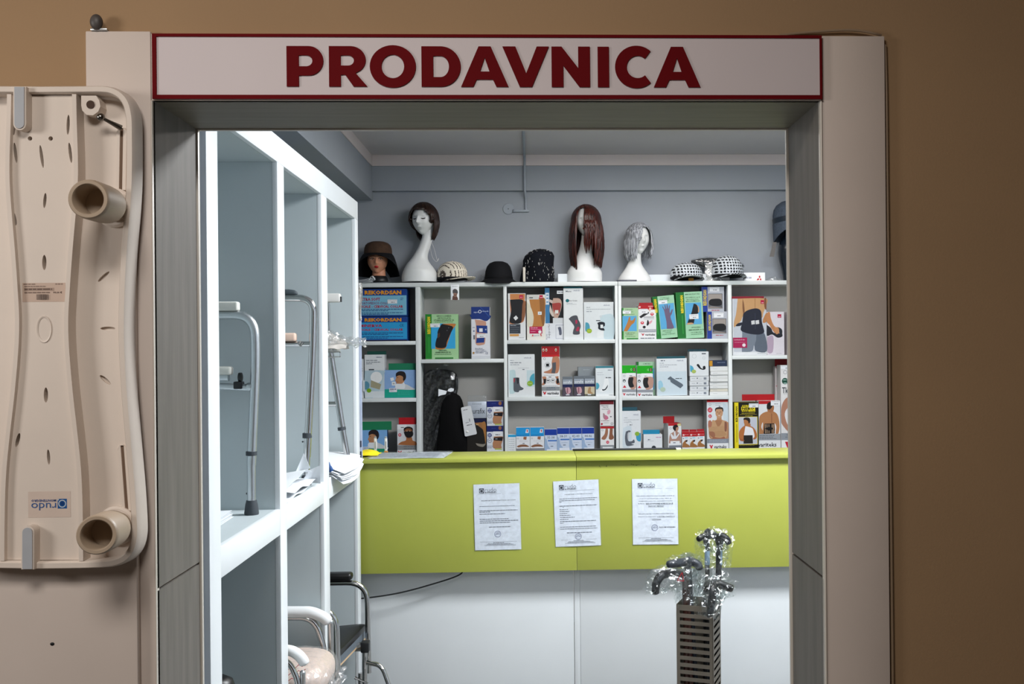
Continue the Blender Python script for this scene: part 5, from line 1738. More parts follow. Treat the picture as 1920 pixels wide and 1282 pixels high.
def b_g2(a):
    greenspine(a, 1230.5, 1240, 1271, 557, 636, 562, 587)
    a.txt('TUTORE POLSO', 1245, 559.5, 1262, 561.5, '#2c5c34', 0.01).txt('PALMO AVAMBR', 1244, 562.5, 1262, 564.5, '#2c5c34', 0.01).words(1258, 1261, 566, 0.9, '#4c7c54')
    a.rect(1241, 572, 1269.5, 619, '#58a8d8')
    a.cur([(1252, 619), (1252.5, 606), (1251, 592), (1250, 584), (1247.5, 578), (1248.5, 576.5), (1252, 583), (1252, 575), (1253.5, 574), (1255, 582), (1256, 574), (1257.5, 574), (1258.5, 582), (1260.5, 576), (1262, 576.5), (1260.5, 585), (1261, 590), (1264.5, 584), (1266.5, 584.5), (1264, 592), (1261, 597), (1263, 608), (1265, 619)], '#6c5c78')
    a.txt('IMMOBILIZER', 1244, 621.5, 1262, 623.3, '#4c7c54', 0.01).txt('FOREARM', 1248, 624.5, 1259, 626.3, '#4c7c54', 0.01).txt('SPLINT SUPPORT', 1242, 628, 1267, 630.2, '#2c5c34', 0.01)
    sticker(a, 1241, 565, 1257.5, 572)


carton('support_box', (1230.5, 557, 1271, 636.4), SH[(3, 0)], 'leaning green wrist splint box showing a raised hand, third on the fourth column top shelf', b_g2, '#a0d0ac', 0.07, lean=-5, side='#14702a', top='#4c9c5c')


def b_g3(a):
    greenspine(a, 1271, 1286.5, 1321, 549, 635, 555, 588)
    for s_, x0, x1, y in (('IMMOBILIZZATORE', 1288.5, 1316, 553), ('ORTOPEDICO cm 25', 1288.5, 1317, 559), ('PER POLLICE, POLSO,', 1291, 1314, 563), ('MANO E AVAMBRACCIO', 1289.5, 1316, 566)):
        a.txt(s_, x0, y - .6, x1, y + 1.8, '#1c4c28', 0.015)
    a.rect(1288, 569.5, 1318, 610, '#58a8d8')
    a.cur([(1304, 571.5), (1308, 572.5), (1313, 578), (1314, 586), (1311, 590), (1306, 594), (1303, 606), (1301, 609), (1293, 609.5), (1290.5, 607), (1294, 598), (1299, 588), (1302, 578)], '#14161a').cur([(1310, 574), (1313.5, 578), (1314, 586), (1311.5, 588), (1312, 580)], '#c89a70').poly([(1296, 591.5), (1309, 592.5), (1307.5, 599), (1294, 597)], '#58a8d8')
    a.rect(1294.5, 591, 1312, 600, '#e8eaec').words(1297, 1310, 593, 0.8, '#a0a4ac').words(1301, 1307, 596.5, 1.2, '#50545c').cur([(1290, 607), (1298, 606.5), (1302, 609), (1290, 609.8)], '#c89a70')
    a.txt('ORTHOPEDIC', 1297, 614.5, 1315, 616.8, '#1c4c28', 0.015).txt('IMMOBILIZER cm 25', 1292, 619, 1321, 621.4, '#1c4c28', 0.015).txt('FOR THUMB, WRIST', 1296, 624, 1317, 626, '#1c4c28', 0.01).words(1296, 1319, 628, 0.8, '#4c7c54')


carton('support_box', (1271, 549, 1321, 635.8), SH[(3, 0)], 'large leaning green immobiliser box showing a black wrist brace', b_g3, '#a0d0ac', 0.08, lean=-2.5, yaw=4, side='#14702a', top='#4c9c5c')


def b_n(a, x0, xs, x1, y0, y1, st):
    a.rect(x0, y0, xs, y1, '#1a3a94').rect(xs, y0, x1, y1, '#b4b8c2').txt('REKORDSAN', x0 + 2, y0 + 6, xs - 1.5, y0 + min(35, y1 - y0 - 4), '#d8c040', 0.04, 90)
    sticker(a, xs + 4, y0 + 2 if st else y0 + 1, xs + 22, y0 + 11 if st else y0 + 9)
    yy = y0 + 13
    a.rect(xs + 1, yy, x1 - 3, yy + 28, '#55585f').rect(xs + 2, yy + 1, x1 - 4, yy + 14, '#9c948e')
    a.cur([(xs + 3, yy + 13), (xs + 8, yy + 10), (x1 - 8, yy + 10), (x1 - 4, yy + 16), (x1 - 6, yy + 22), (xs + 12, yy + 23), (xs + 3, yy + 20)], '#0e0e12').cur([(xs + 2, yy + 25), (xs + 8, yy + 23.5), (x1 - 6, yy + 26), (x1 - 5, yy + 27.5), (xs + 2, yy + 27.5)], '#88807c')
    a.words(xs + 7, x1 - 9, yy + 30.5, 1.3, '#b04a54')


carton('support_box', (1326, 585, 1365.5, 635.6), SH[(3, 0)], 'blue spined grey back belt box, lower of the pair in the fourth column', lambda a: b_n(a, 1326.2, 1335, 1365.2, 585, 635.6, 1), '#b4b8c2', 0.08)
carton('support_box', (1316, 537.5, 1358, 584.4), SH[(3, 0)] + 50.6 * sc_ * 1.004 + 0.001, 'blue spined grey back belt box, upper of the pair in the fourth column', lambda a: b_n(a, 1316.2, 1327, 1357.8, 537.5, 584.4, 0), '#9ca0a8', 0.08, Y=5.815, side='#1a3a94')


def b_gv(a, x0, x1, y0):
    a.rect(x0, y0, x1, y0 + 15, '#10a80e').ell(x1 - 3.5, y0 + 8, 2.6, 4, '#1c1c18').rect(x1 - 4.2, y0 + 5, x1 - 2.8, y0 + 11, '#c89a78').ring(x1 - 8.5, y0 + 8, 1.8, 0.5, '#b0e4a8')
    a.rect(x0, y0 + 15, x1, 742, '#e4e7ea').ring(x0 + 4, y0 + 20, 2, 0.6, '#8a8e94').ell(x0 + 4, y0 + 29, 2.8, 2.8, '#26343a').rect(x0 + 2.5, y0 + 28.5, x0 + 5.5, y0 + 31, '#cfd4d6').poly([(x0 + 1, y0 + 42), (x0 + 4.5, y0 + 37), (x0 + 8, y0 + 42)], '#c4142c')
    a.rect(x0 + 8, y0 + 14.5, x1 - 2, y0 + 22, '#eceef2').words(x0 + 14, x0 + 19, y0 + 19, 1.2, '#50545c')
    a.cur([(x0 + 13, y0 + 22), (x1, y0 + 22), (x1, y0 + 40), (x0 + 22, y0 + 45), (x0 + 17, y0 + 45), (x0 + 13, y0 + 36), (x0 + 11, y0 + 29)], '#b89080').cur([(x0 + 13, y0 + 23), (x0 + 21, y0 + 23), (x0 + 20, y0 + 32), (x0 + 22, y0 + 40), (x0 + 14, y0 + 41), (x0 + 11, y0 + 31)], '#18181c')
    a.rect(x0, y0 + 45, x1, y0 + 50, '#9498a0')
    vlogo(a, x0 + 1, y0 + 52, x1 - 1.5, y0 + 56.5)


GV = 'bright green topped knee support boxes'
carton('support_box', (1166.5, 684, 1193, 742), SH[(3, 1)], 'bright green topped white knee support box, leftmost on the fourth column middle shelf', lambda a: b_gv(a, 1166.7, 1192.8, 684), '#e4e7ea', 0.08, group=GV)
carton('support_box', (1194.5, 685, 1224.5, 742), SH[(3, 1)], 'bright green topped white knee support box standing before a pale green box', lambda a: b_gv(a, 1194.7, 1224.3, 685), '#e4e7ea', 0.06, group=GV)
carton('support_box', (1194, 678, 1228.5, 741), SH[(3, 1)], 'pale green box mostly hidden behind the second bright green topped box', lambda a: (a.rect(1194, 678, 1198, 741, '#14702a'), a.txt('GOMITIERA', 1206, 680.5, 1220, 683, '#2c5c34', 0.01), a.rect(1200, 690, 1227, 730, '#58a8d8')), '#b0d4b4', 0.05, Y=5.872)


def b_o5(a):
    a.rect(1232.3, 670, 1288.7, 739, '#dfe5ea').rect(1233, 694, 1288, 738.5, '#ccdce6').words(1240, 1248, 673, 1.6, '#50586a')
    otto(a, 1270, 672.5, 1283)
    a.words(1238, 1246, 678, 1, '#8a929a').words(1238, 1270, 681.5, 0.9, '#8a929a').words(1238, 1254, 685, 0.9, '#8a929a')
    a.poly([(1252.5, 707), (1258, 703), (1261, 706), (1280, 718), (1281.5, 721), (1276, 726), (1258, 714), (1257, 709.5), (1253, 709)], '#5c6874').words(1267, 1279, 707, 1.3, '#3a424c')
    a.cur([(1235, 712), (1240, 711), (1243.5, 718), (1242, 727), (1235, 726)], '#9ccbe0').ell(1243, 727.5, 5, 4.4, '#b4c8b4')


carton('support_box', (1232, 670, 1289, 739.4), SH[(3, 1)], 'wide white wrist brace box with teal top edge, middle of the fourth column middle shelf', b_o5, CARD, 0.09, lean=-0.6, tabs=((1233, 666, 1286, 670.2, '#1c5460', 0.004),))
z0 = SH[(3, 1)]
G4 = 'flat white boxes stacked on the fourth column middle shelf'
for i, lb in enumerate(('lowest', 'second lowest', 'third lowest', 'topmost, right under the upright box')):
    y1 = 741.5 - 9.2 * i
    carton('flat_box', (1293 + (i % 2) * 0.7, y1 - 8.8, 1329 + (i % 2) * 0.4, y1), z0 + 9.2 * i * sc_, 'flat white box in the fourth column left pile, ' + lb,
           lambda a: (a.words(1297, 1303, y1 - 5, 0.7, '#8a929a'), a.rect(1306.5, y1 - 6, 1308.5, y1 - 4, '#5a6270'), a.rect(1319.5, y1 - 6.5, 1324.5, y1 - 2.5, '#7c8490'), a.words(1311, 1316, y1 - 4, 0.6, '#a0a8b0')), '#d8dce0', 0.11, group=G4, Y=5.800 + 0.004 * (i % 2), yaw=(0.8, -0.6, 0.5, -1.0)[i])


def b_o6(a):
    a.rect(1293.3, 658, 1328.7, 703.5, '#dfe4e8').words(1316, 1325, 661, 2, '#4a525e').words(1300, 1322, 657.5, 0.7, '#9aa2aa').ring(1302, 666.5, 4, 0.4, '#a8b0b8').ring(1320, 670, 2.5, 0.4, '#a8b0b8')
    a.cur([(1306, 683), (1309, 681), (1312, 684), (1314, 688), (1318, 690), (1318, 686), (1322, 685), (1323, 690), (1319, 692), (1312, 690)], '#0e141c').cur([(1294, 683), (1299, 686), (1301, 692), (1296, 696), (1294, 692)], '#4ca4c4').ell(1301, 695, 4.2, 3.4, '#a8bc60')


carton('support_box', (1293, 658, 1329, 703.6), z0 + 36.9 * sc_, 'white toe brace box with dark teal top, standing on the flat white boxes', b_o6, CARD, 0.08, top='#1c4450', tabs=((1291, 653.5, 1326, 658.2, '#1c4450', 0.02),))
for i in range(8):
    hh = (7.4, 5.4, 6.2, 6.6, 7.0, 6.0, 7.2, 9.0)[i]
    yb = 742 - sum((7.4, 5.4, 6.2, 6.6, 7.0, 6.0, 7.2, 9.0)[:i])
    j = ((0, 1), (0.4, 0.6), (0.2, 1.2), (-0.3, 0.4), (0.6, 0.9), (0.2, 1.6), (1.4, 1.4), (0.6, 1.5))[i]
    carton('flat_box', (1331 + j[0], yb - hh + 0.4, 1364.5 + j[1] * 0.6, yb), z0 + (742 - yb) * sc_, 'plain flat white box in the right pile of the fourth column, %s from the bottom' % ('first second third fourth fifth sixth seventh eighth'.split()[i]),
           lambda a: a.words(1337, 1345, yb - hh * .5, 0.6, '#b4bac0'), ('#e2e4e4', '#dad6c8')[i == 1], 0.11, group='plain flat boxes in the right pile', Y=5.800 + (0.0, 0.006, 0.002, 0.009, 0.001, 0.006, 0.0, 0.004)[i], yaw=(0.6, -0.9, 0.4, -0.3, 1.0, -0.7, 0.2, -0.5)[i])
o = carton('flat_box', (1330, 675.5, 1363, 686.4), z0 + 54.9 * sc_, 'dark blue and orange flat box on top of the right pile in the fourth column',
           lambda a: (a.rect(1330, 676, 1336, 686, '#c89028'), a.rect(1336, 676, 1363, 686, '#22304c'), a.words(1345, 1360, 679, 1, '#7c88a4')), '#26324c', 0.12, Y=5.822, top='#3c4c70')


def b_o7(a):
    a.rect(1167.3, 773, 1201.7, 853, '#e2e6ea')
    otto(a, 1188, 778, 1198)
    a.words(1171, 1178, 785, 1, '#9aa2aa').words(1170, 1199, 789, 0.8, '#9aa2aa').words(1171, 1184, 793, 0.8, '#9aa2aa').ring(1181, 797, 5, 0.35, '#b0b8c0').words(1181, 1186, 798, 1.4, '#4a525a')
    a.cur([(1169, 804), (1184, 802), (1182, 838), (1168, 840)], '#d0dce4').cur([(1201.5, 814), (1197, 815), (1193, 820), (1195, 828), (1201.5, 829)], '#3c9cc4').ell(1195, 815.5, 4.4, 4, '#8cb43c')
    a.cur([(1174, 811), (1180, 809), (1183, 811), (1178, 815), (1177, 823), (1179, 829), (1185, 829), (1189, 826), (1190, 832), (1184, 834), (1189, 836), (1180, 838), (1174, 836), (1172, 822)], '#5c626c').cur([(1177, 815), (1180, 812), (1179, 826), (1177, 824)], '#c8ccd2')


zb = SH[(3, 9)]
carton('support_box', (1167, 773, 1202, 853), zb, 'white wrist orthosis box with dark teal tab, leftmost on the fourth column bottom shelf', b_o7, CARD, 0.09, tabs=((1167.5, 766, 1196.5, 773.4, '#2c5866', 0.03),))


def b_o8(a):
    a.rect(1207.3, 817, 1241.7, 853, '#e2e6ea').words(1230, 1240, 822, 1.2, '#b070a0').words(1215, 1220, 826, 1.6, '#50586a').words(1213, 1226, 829, 0.6, '#9aa2aa').ell(1226, 842, 4, 4, '#2a323c')


carton('support_box', (1207, 817, 1242, 853), zb, 'low white box with bright teal tab, second on the fourth column bottom shelf', b_o8, CARD, 0.08, tabs=((1206.5, 809, 1238, 817.2, '#1a84ac', 0.02),))


def b_r1(a):
    a.rect(1253, 797, 1278, 801.5, '#b4141e').rect(1253, 801.5, 1278, 853, '#e6e8ea').ring(1257.5, 806, 2, 0.6, '#8a8e94').rect(1271, 797.5, 1277.5, 802, '#c8cc90')
    a.cur([(1254, 834), (1256, 818), (1263, 813), (1266, 809), (1271, 810), (1271, 813), (1276, 817), (1278, 830), (1276, 834)], '#b08878').cur([(1262, 803), (1266, 799.5), (1271, 801), (1273, 806), (1269, 808), (1266, 811), (1262, 807)], '#1c1418').cur([(1268, 805), (1272.5, 804), (1272, 810), (1268, 811)], '#b98a70')
    a.poly([(1264, 812), (1266.5, 812), (1268, 822), (1274, 815), (1275, 817), (1268, 826), (1260, 826), (1257, 818), (1259, 816), (1264, 822)], '#dfe3e8')
    a.rect(1257, 830, 1275, 837, '#eceff2').words(1262, 1267, 832.5, 1.4, '#50586a').rect(1254, 838, 1278, 853, '#7a7f8a')


carton('support_box', (1252.5, 797, 1278.3, 853), zb, 'red topped box showing a woman from behind in a posture brace', b_r1, '#d4d6d8', 0.09, yaw=9, side='#cfd2d2', top='#a8141c',
       tabs=((1247, 784.5, 1269, 797.3, '#9c1018', 0.04),))


def b_rs(a, x0, x1, y0):
    a.rect(x0, y0, x1, y0 + 9, '#b4101c').ell(x0 + 3, y0 + 6, 1.8, 1.6, '#eecccc').words(x0 + 5.5, x1 - 1, y0 + 5, 0.8, '#e0a0a0').rect(x0, y0 + 9, x1, 853, '#e4e6e8').rect(x0 + 5, y0 + 9.5, x1 - 3, y0 + 13, '#b4d4e4').ell(x0 + 2.6, y0 + 12.5, 1.3, 1.3, '#9a9ea6')
    a.cur([(x0 + .3, y0 + 27), (x0 + 1.5, y0 + 21), (x0 + 6, y0 + 16), (x0 + 9, y0 + 15.5), (x0 + 9.5, y0 + 18), (x0 + 7, y0 + 21), (x1 - 1, y0 + 25), (x1 - .3, y0 + 29), (x0 + .3, y0 + 29)], '#a06c3c').cur([(x0 + 6, y0 + 17), (x0 + 10, y0 + 15), (x0 + 10, y0 + 18), (x0 + 8, y0 + 19)], '#2c2428')


GR = 'small red topped finger splint packs'
for x0, y0, lb in ((1279, 813, 'left'), (1293.3, 813, 'middle'), (1307.5, 812.5, 'right')):
    carton('splint_pack', (x0, y0, x0 + 14, 853), zb, lb + ' one of the three small red topped finger splint packs, fourth column bottom shelf', lambda a: b_rs(a, x0, x0 + 14, y0), '#e4e6e8', 0.05, group=GR, cat='pack',
           tabs=((x0, y0 - 4, x0 + 13.5, y0 + .2, '#a4101c', 0.006),))


def man(a, x, y, k, torso, skin='#b98562'):
    """a front facing man, head top at x, y"""
    P = lambda l: [(x + p * k, y + q * k) for p, q in l]
    a.cur(P([(-24, 58), (-24, 40), (-18, 31), (-6, 26), (-5, 20), (5, 20), (6, 26), (17, 30), (23, 38), (24, 58), (18, 70), (-18, 70)]), skin)
    a.cur(P([(-8, 4), (-8, 14), (-4, 21), (0, 22.5), (4, 21), (8, 14), (8, 4), (0, -1)]), '#c49672')
    a.cur(P([(-9, 8), (-9, 1), (-4, -2), (4, -2.5), (9, 0), (9.5, 8), (7.5, 6), (6, 2), (-6, 2.5), (-7.5, 6)]), '#241a16')
    a.rect(x - 5.5 * k, y + 8 * k, x - 2.5 * k, y + 9 * k, '#3a2a22').rect(x + 2 * k, y + 8 * k, x + 5 * k, y + 9 * k, '#3a2a22').poly(P([(-3, 15.5), (0, 16.6), (3, 15.2), (0, 18)]), '#e8dcd4').poly(P([(-.8, 9), (.8, 9), (1.4, 13), (-1.4, 13)]), '#a87654')


def b_v3(a):
    a.rect(1326.3, 758, 1365.8, 853, '#dfe4e8').rect(1326.3, 754, 1365.8, 758.6, '#c0141c').ring(1332, 763, 2.3, 0.7, '#9aa0a6').words(1342, 1352, 761, 0.7, '#a0a8b0').words(1342, 1350, 764, 0.7, '#a0a8b0').words(1348.5, 1351.5, 766, 1.4, '#50586a')
    badge(a, 1332, 773, 4.6)
    badge(a, 1332, 784.5, 3.3)
    a.cur([(1356, 760), (1365.6, 770), (1365.6, 820), (1358, 800)], '#ccdae4')
    man(a, 1349, 770, 0.82, None)
    a.cur([(1336, 792), (1341, 793), (1347, 803), (1354, 794), (1360, 794), (1363, 806), (1361, 826), (1334, 826), (1333, 806)], '#c49c74').cur([(1341, 793), (1347, 805), (1354, 795), (1349, 792)], '#a87654')
    a.poly([(1328, 804), (1359, 803.5), (1359, 812), (1330, 813)], '#bc946c').cur([(1339, 813), (1355, 812), (1362, 818), (1358, 822), (1345, 823), (1339, 820)], '#b88e66').cur([(1328.5, 794), (1332, 792), (1335, 796), (1334, 804), (1328.5, 804)], '#b0705a').cur([(1359, 795), (1363, 798), (1362.5, 812), (1359, 812)], '#8a5a48')
    a.cur([(1330, 813), (1339, 814), (1341, 822), (1336, 824), (1331, 819)], '#a06a50').cur([(1338, 823), (1350, 825), (1358, 823), (1358, 828), (1336, 828)], '#a4664a')
    a.rect(1326.3, 827, 1365.8, 835, '#848c98').words(1330, 1362, 829, 0.9, '#b4bac4').words(1330, 1362, 832, 0.9, '#b4bac4').rect(1326.3, 835, 1365.8, 853, '#e8eaec')
    vlogo(a, 1330, 838, 1362, 845)


carton('support_box', (1326, 754, 1366, 853), zb, 'tall red topped box showing a man in a beige arm sling vest', b_v3, '#dfe4e8', 0.12, yaw=0, side='#c4c4c2', top='#7c0c14')

# ---- column 5


def b_m3(a):
    a.rect(1374.3, 563, 1437.7, 668, '#c4cad4').rect(1374.3, 662, 1437.7, 668, '#dfe2e6').rect(1374.3, 563, 1376, 668, '#dfe2e6')
    a.cur([(1384, 563), (1436, 563), (1437.5, 575), (1432, 590), (1428, 600), (1404, 603), (1394, 596), (1390, 604), (1382, 612), (1377, 616), (1377, 606), (1381, 590)], '#c49868').cur([(1393.5, 563), (1396, 574), (1397, 590), (1395, 596), (1393, 580)], '#7c5234').cur([(1434, 563), (1437.6, 563), (1437.6, 584), (1434, 578)], '#7c4c30').poly([(1416, 563), (1417, 563), (1417, 582), (1416, 582)], '#98683e')
    a.cur([(1431, 602), (1437.6, 590), (1437.6, 606), (1431, 608)], '#b98050').cur([(1391, 662), (1392, 628), (1394, 622), (1428, 622), (1437, 640), (1437.6, 661), (1418, 661), (1414, 650), (1410, 661)], '#76808e').cur([(1418, 640), (1420, 628), (1434, 630), (1437.6, 661), (1418, 661), (1415, 652)], '#5c6674')
    a.cur([(1394, 592), (1400, 586), (1412, 582), (1422, 582), (1428, 588), (1429, 606), (1432, 618), (1433, 626), (1424, 630), (1408, 629), (1394, 625), (1389, 620), (1392, 608)], '#1c2030').cur([(1392, 607), (1384, 609), (1380, 614), (1390, 613)], '#1c2030').words(1416, 1417, 590, 30, '#30364a')
    a.poly([(1409, 604.5), (1415.5, 603.5), (1416, 610.5), (1409.5, 611.5)], '#d4d6d8').poly([(1417, 604), (1423.5, 603), (1424, 610), (1417.5, 611)], '#d4d6d8').rect(1427, 566, 1433.5, 573, '#b41440').words(1428.5, 1432.5, 570.5, 1, '#f0d0d8')
    a.rect(1374.5, 635.5, 1401, 654.5, '#a81450').txt('Lumbamed disc', 1377, 638, 1397, 640.5, '#f0d0dc').words(1377, 1398, 644, 0.6, '#e0a0bc').ell(1395, 649.5, 3.2, 3.2, '#e8dce2').words(1420, 1436, 664.5, 0.8, '#9aa2aa')


carton('support_box', (1374, 563, 1438, 668.6), SH[(4, 0)], 'large dark red topped box showing a back in a dark lumbar belt', b_m3, '#dfe2e6', 0.10, tabs=((1374, 558.5, 1435, 563.2, '#8c1028', 0.02),), top='#8c1028', yaw=0)


def b_m4(a):
    a.rect(1438.3, 588, 1470.7, 668, '#dad4dc').cur([(1439, 635), (1450, 633), (1449, 662), (1439, 662)], '#b4a0b4').cur([(1438.3, 590), (1444, 588.5), (1446, 600), (1452, 614), (1461, 620), (1461, 628), (1455, 629), (1449, 622), (1443, 612), (1438.3, 606)], '#c08254')
    a.cur([(1438.3, 612), (1446, 618), (1450, 626), (1458, 628), (1466, 628), (1467, 634), (1458, 636), (1448, 630), (1438.3, 632)], '#1c1e28').cur([(1453, 617), (1461, 617), (1467, 622), (1466, 632), (1461, 626)], '#24262e').cur([(1452, 616), (1460, 618), (1461, 627), (1455, 629)], '#c48a5c').rect(1458.5, 592.5, 1465.5, 599, '#b41440').words(1460, 1464, 596.5, 1, '#f0d0d8').words(1456, 1466, 665, 0.8, '#a0a4aa')


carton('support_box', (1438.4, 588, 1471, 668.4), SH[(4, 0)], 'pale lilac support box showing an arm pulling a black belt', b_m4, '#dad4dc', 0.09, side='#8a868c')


def b_v4(a):
    a.rect(1477.5, 588, 1510, 605, '#b4101c').rect(1477.5, 605, 1510, 668, '#e6e6e8').rect(1477.5, 652, 1510, 659, '#9498a0')


carton('support_box', (1477.5, 588, 1510, 668.4), SH[(4, 0)], 'red topped white box half hidden by the right door jamb on the fifth column', b_v4, '#d8d2d4', 0.09, side='#c8bcc0', yaw=6)


def b_nero(a):
    a.rect(1377.3, 760, 1385, 853, '#ecd81c').rect(1385, 760, 1422.8, 853, '#131008').txt('REKORDSAN', 1379.3, 767, 1383.6, 796, '#3a3410', 0.04, 90).words(1381, 1382.2, 800, 34, '#8a7c20')
    a.txt('CORSETTO', 1391.5, 764.5, 1418, 767.6, '#ecd81c', 0.03).rect(1390.5, 768, 1417, 777.5, '#ecd81c').txt('NERO', 1392, 768.8, 1415, 774, '#131008', 0.04).rect(1390.5, 774.6, 1404, 777.5, '#131008').txt('BLACK', 1391.5, 775, 1403, 777.2, '#ecd81c', 0.03).txt('corset', 1405.5, 774.8, 1416, 777.2, '#131008', 0.02)
    a.words(1391, 1416, 779.5, 0.9, '#c8b830').words(1388, 1420, 782, 0.8, '#a89a28').words(1398, 1412, 784.5, 0.9, '#a89a28').rect(1385, 787, 1421, 838, '#c8ccd8').rect(1385, 786.5, 1421, 787.3, '#ecd81c').rect(1420.4, 787, 1421.2, 838, '#ecd81c').rect(1385, 837.6, 1421, 838.6, '#ecd81c')
    a.cur([(1385.5, 826), (1386, 814), (1393, 805), (1400, 803), (1412, 806), (1419, 816), (1419.5, 826), (1413, 829), (1412, 820), (1396, 818), (1396, 830), (1390, 830)], '#b8703c')
    a.cur([(1396, 803), (1396, 800), (1395, 797), (1396, 790), (1404, 790), (1406, 797), (1408, 803), (1402, 806)], '#b87848').cur([(1394.5, 793), (1395, 789), (1401, 787.8), (1406.5, 790), (1407, 797), (1404, 799), (1403, 795), (1398, 792)], '#201814')
    a.cur([(1398, 804), (1409, 807), (1413, 812), (1414, 826), (1396, 826), (1396.5, 812)], '#f0f0f4').poly([(1394.5, 821), (1411.5, 821), (1412, 836.5), (1394, 836.5)], '#26221e').cur([(1386, 826), (1394, 829), (1395, 832), (1388, 831)], '#a8643a').words(1386, 1415, 839.5, 1, '#7a7020')
    sticker(a, 1405, 762, 1422.8, 769.5)


zb = SH[(4, 9)]
carton('support_box', (1377, 760, 1423, 853), zb, 'black and yellow corset box showing a man in a white vest', b_nero, '#131008', 0.09, yaw=4, side='#6c6210', top='#6c6410')


def b_v5(a):
    a.rect(1423.3, 762, 1463.7, 853, '#e2e5e8').rect(1423.3, 757.5, 1463.7, 763.5, '#b4141c')
    a.cur([(1423.5, 820), (1424, 790), (1430, 781), (1441, 777), (1450, 777), (1458, 783), (1461.5, 795), (1462, 808), (1459, 820), (1455, 818), (1456, 806), (1453, 800), (1452, 816), (1432, 818), (1431, 798), (1428, 806), (1432, 817), (1429, 820)], '#b47c50')
    a.cur([(1440, 777), (1439, 766), (1448, 762), (1452, 768), (1451, 776), (1447, 780)], '#a8704a').cur([(1438.5, 772), (1439, 764), (1444, 760), (1450, 762), (1449, 768), (1446, 772), (1443, 774)], '#1a1210').poly([(1447, 781), (1448, 781), (1448, 799), (1447, 799)], '#7c4c30')
    a.poly([(1434, 800), (1452, 799.5), (1453, 818.5), (1432, 819)], '#1c1818')
    for x in (1435, 1438, 1441.5, 1447.5, 1450):
        a.rect(x, 801, x + 1.3, 818, '#b89878')
    a.cur([(1434, 809), (1443, 806), (1450, 809), (1443, 813)], '#14100e').rect(1423.3, 819, 1463.7, 831, '#9ca2a8').words(1424, 1452, 821.5, 1, '#545a62').words(1424, 1450, 824.5, 1, '#545a62').words(1424, 1456, 827.5, 1, '#545a62').rect(1423.3, 831, 1463.7, 853, '#e8eaec')
    a.txt('variteks', 1421, 835, 1456, 843, '#22242a', 0.02)
    sticker(a, 1446, 757.5, 1463.7, 766.5)


carton('support_box', (1423.4, 757.5, 1463.8, 853), zb, 'red topped box showing a man from behind in a striped lumbar belt', b_v5, '#e2e5e8', 0.09, tabs=((1395.5, 746, 1457, 757.8, '#b00c16', 0.05),))


def b_v6(a):
    a.rect(1465.3, 692, 1506.7, 853, '#e4e2e2').ring(1473.5, 705, 3.6, 0.8, '#8a9096').ell(1473, 721.5, 5.8, 6, '#124838').words(1469.5, 1477, 718.5, 1.4, '#a8c8bc').words(1470.5, 1476, 724.5, 1.8, '#a8c8bc')
    a.txt('Tk', 1467.5, 733, 1479, 744, '#3a3e44', 0.02).txt('collection', 1470, 744.5, 1500, 746, '#6a6e74')
    a.cur([(1465.5, 795), (1466, 770), (1474, 754), (1490, 748), (1500, 760), (1496, 775), (1480, 770), (1472, 782), (1476, 800), (1483, 812), (1478, 815), (1467, 802)], '#b48068').cur([(1478, 752), (1490, 746), (1500, 752), (1500, 800), (1482, 790), (1484, 765)], '#1c1618').rect(1465.3, 818, 1506.7, 831, '#90969e').words(1475, 1500, 821, 1, '#545a62').words(1473, 1500, 825, 1, '#545a62').rect(1465.3, 831, 1506.7, 853, '#eceeef')
    a.poly([(1472, 834), (1477, 834), (1480, 838), (1483, 834), (1486, 834), (1482, 845), (1476, 845)], '#c41a34')
    sticker(a, 1465.4, 692.5, 1490, 699.5)


carton('support_box', (1465, 692, 1507, 853), zb, 'tallest white box showing a shoulder, half hidden by the right door jamb', b_v6, '#e4e2e2', 0.09)
carton('support_box', (1454.5, 697, 1481, 853), zb, 'white box with dark red top and printed side behind the tallest white box', lambda a: (a.words(1456, 1458, 699, 1.4, '#b04048'), a.words(1456, 1458, 733, 1.4, '#b04048'), a.words(1460, 1463, 699, 1.4, '#b04048'), a.words(1460, 1463, 733, 1.4, '#b04048'), a.words(1456, 1463, 760, 1, '#b04048')),
       '#cfc6c6', 0.05, Y=5.90, tabs=((1454.5, 680, 1480, 697.2, '#900c12', 0.002),))

# ---- black coat shaped bundle and film bag in the second column
zb = SH[(1, 9)]
t = thing('black_garment', 'large black fabric bundle with white tag filling the lower left of the second column', 'garment', (xof(862), 5.83, zb))
t['_world'] = 1
M_BLK = mat('black_fabric', (7, 7, 8), 0.9, 0, 0.1, 60, 0.3, 200, spec=0.15)
prof = [(853, 815, 914), (846, 815, 914), (838, 816, 912), (828, 817, 902), (818, 818, 892), (808, 819, 881), (795, 820, 875), (780, 821, 871), (765, 823, 869), (752, 826, 866), (744, 830, 861), (739, 836, 855), (736, 842, 849)]
rings = []
for y, a, b in prof:
    pa, pb = W(a, y, 5.81), W(b, y, 5.81)
    c, hw = (pa.x + pb.x) / 2, (pb.x - pa.x) / 2
    d = min(0.07, hw * 0.9)
    rings.append([Vector((c + hw * math.cos(q) + 0.002 * math.sin(5 * q + y), 5.872 + d * math.sin(q), max(pa.z, zb + 0.001))) for q in [2 * PI * i / 28 for i in range(28)]])
MB().loft(rings, None).build('fabric', M_BLK, t)
for q in ([(839, 733), (841, 729), (846, 727), (851, 728.5), (850.5, 733), (845, 734.5)], [(822, 729), (838, 733), (836, 739), (826, 741), (822, 743)]):
    pts = [(W(x, y, 5.80).x, W(x, y, 5.80).z) for x, y in q]
    MB().prism(pts, 5.797, 5.7985).build('tag', M_PAPER, t)
p = W(876, 809, 5.79)
MB().ell((p.x, 5.795, p.z), (0.008, 0.003, 0.006), None, 16, 8).build('logo_button', M_WPLA, t)
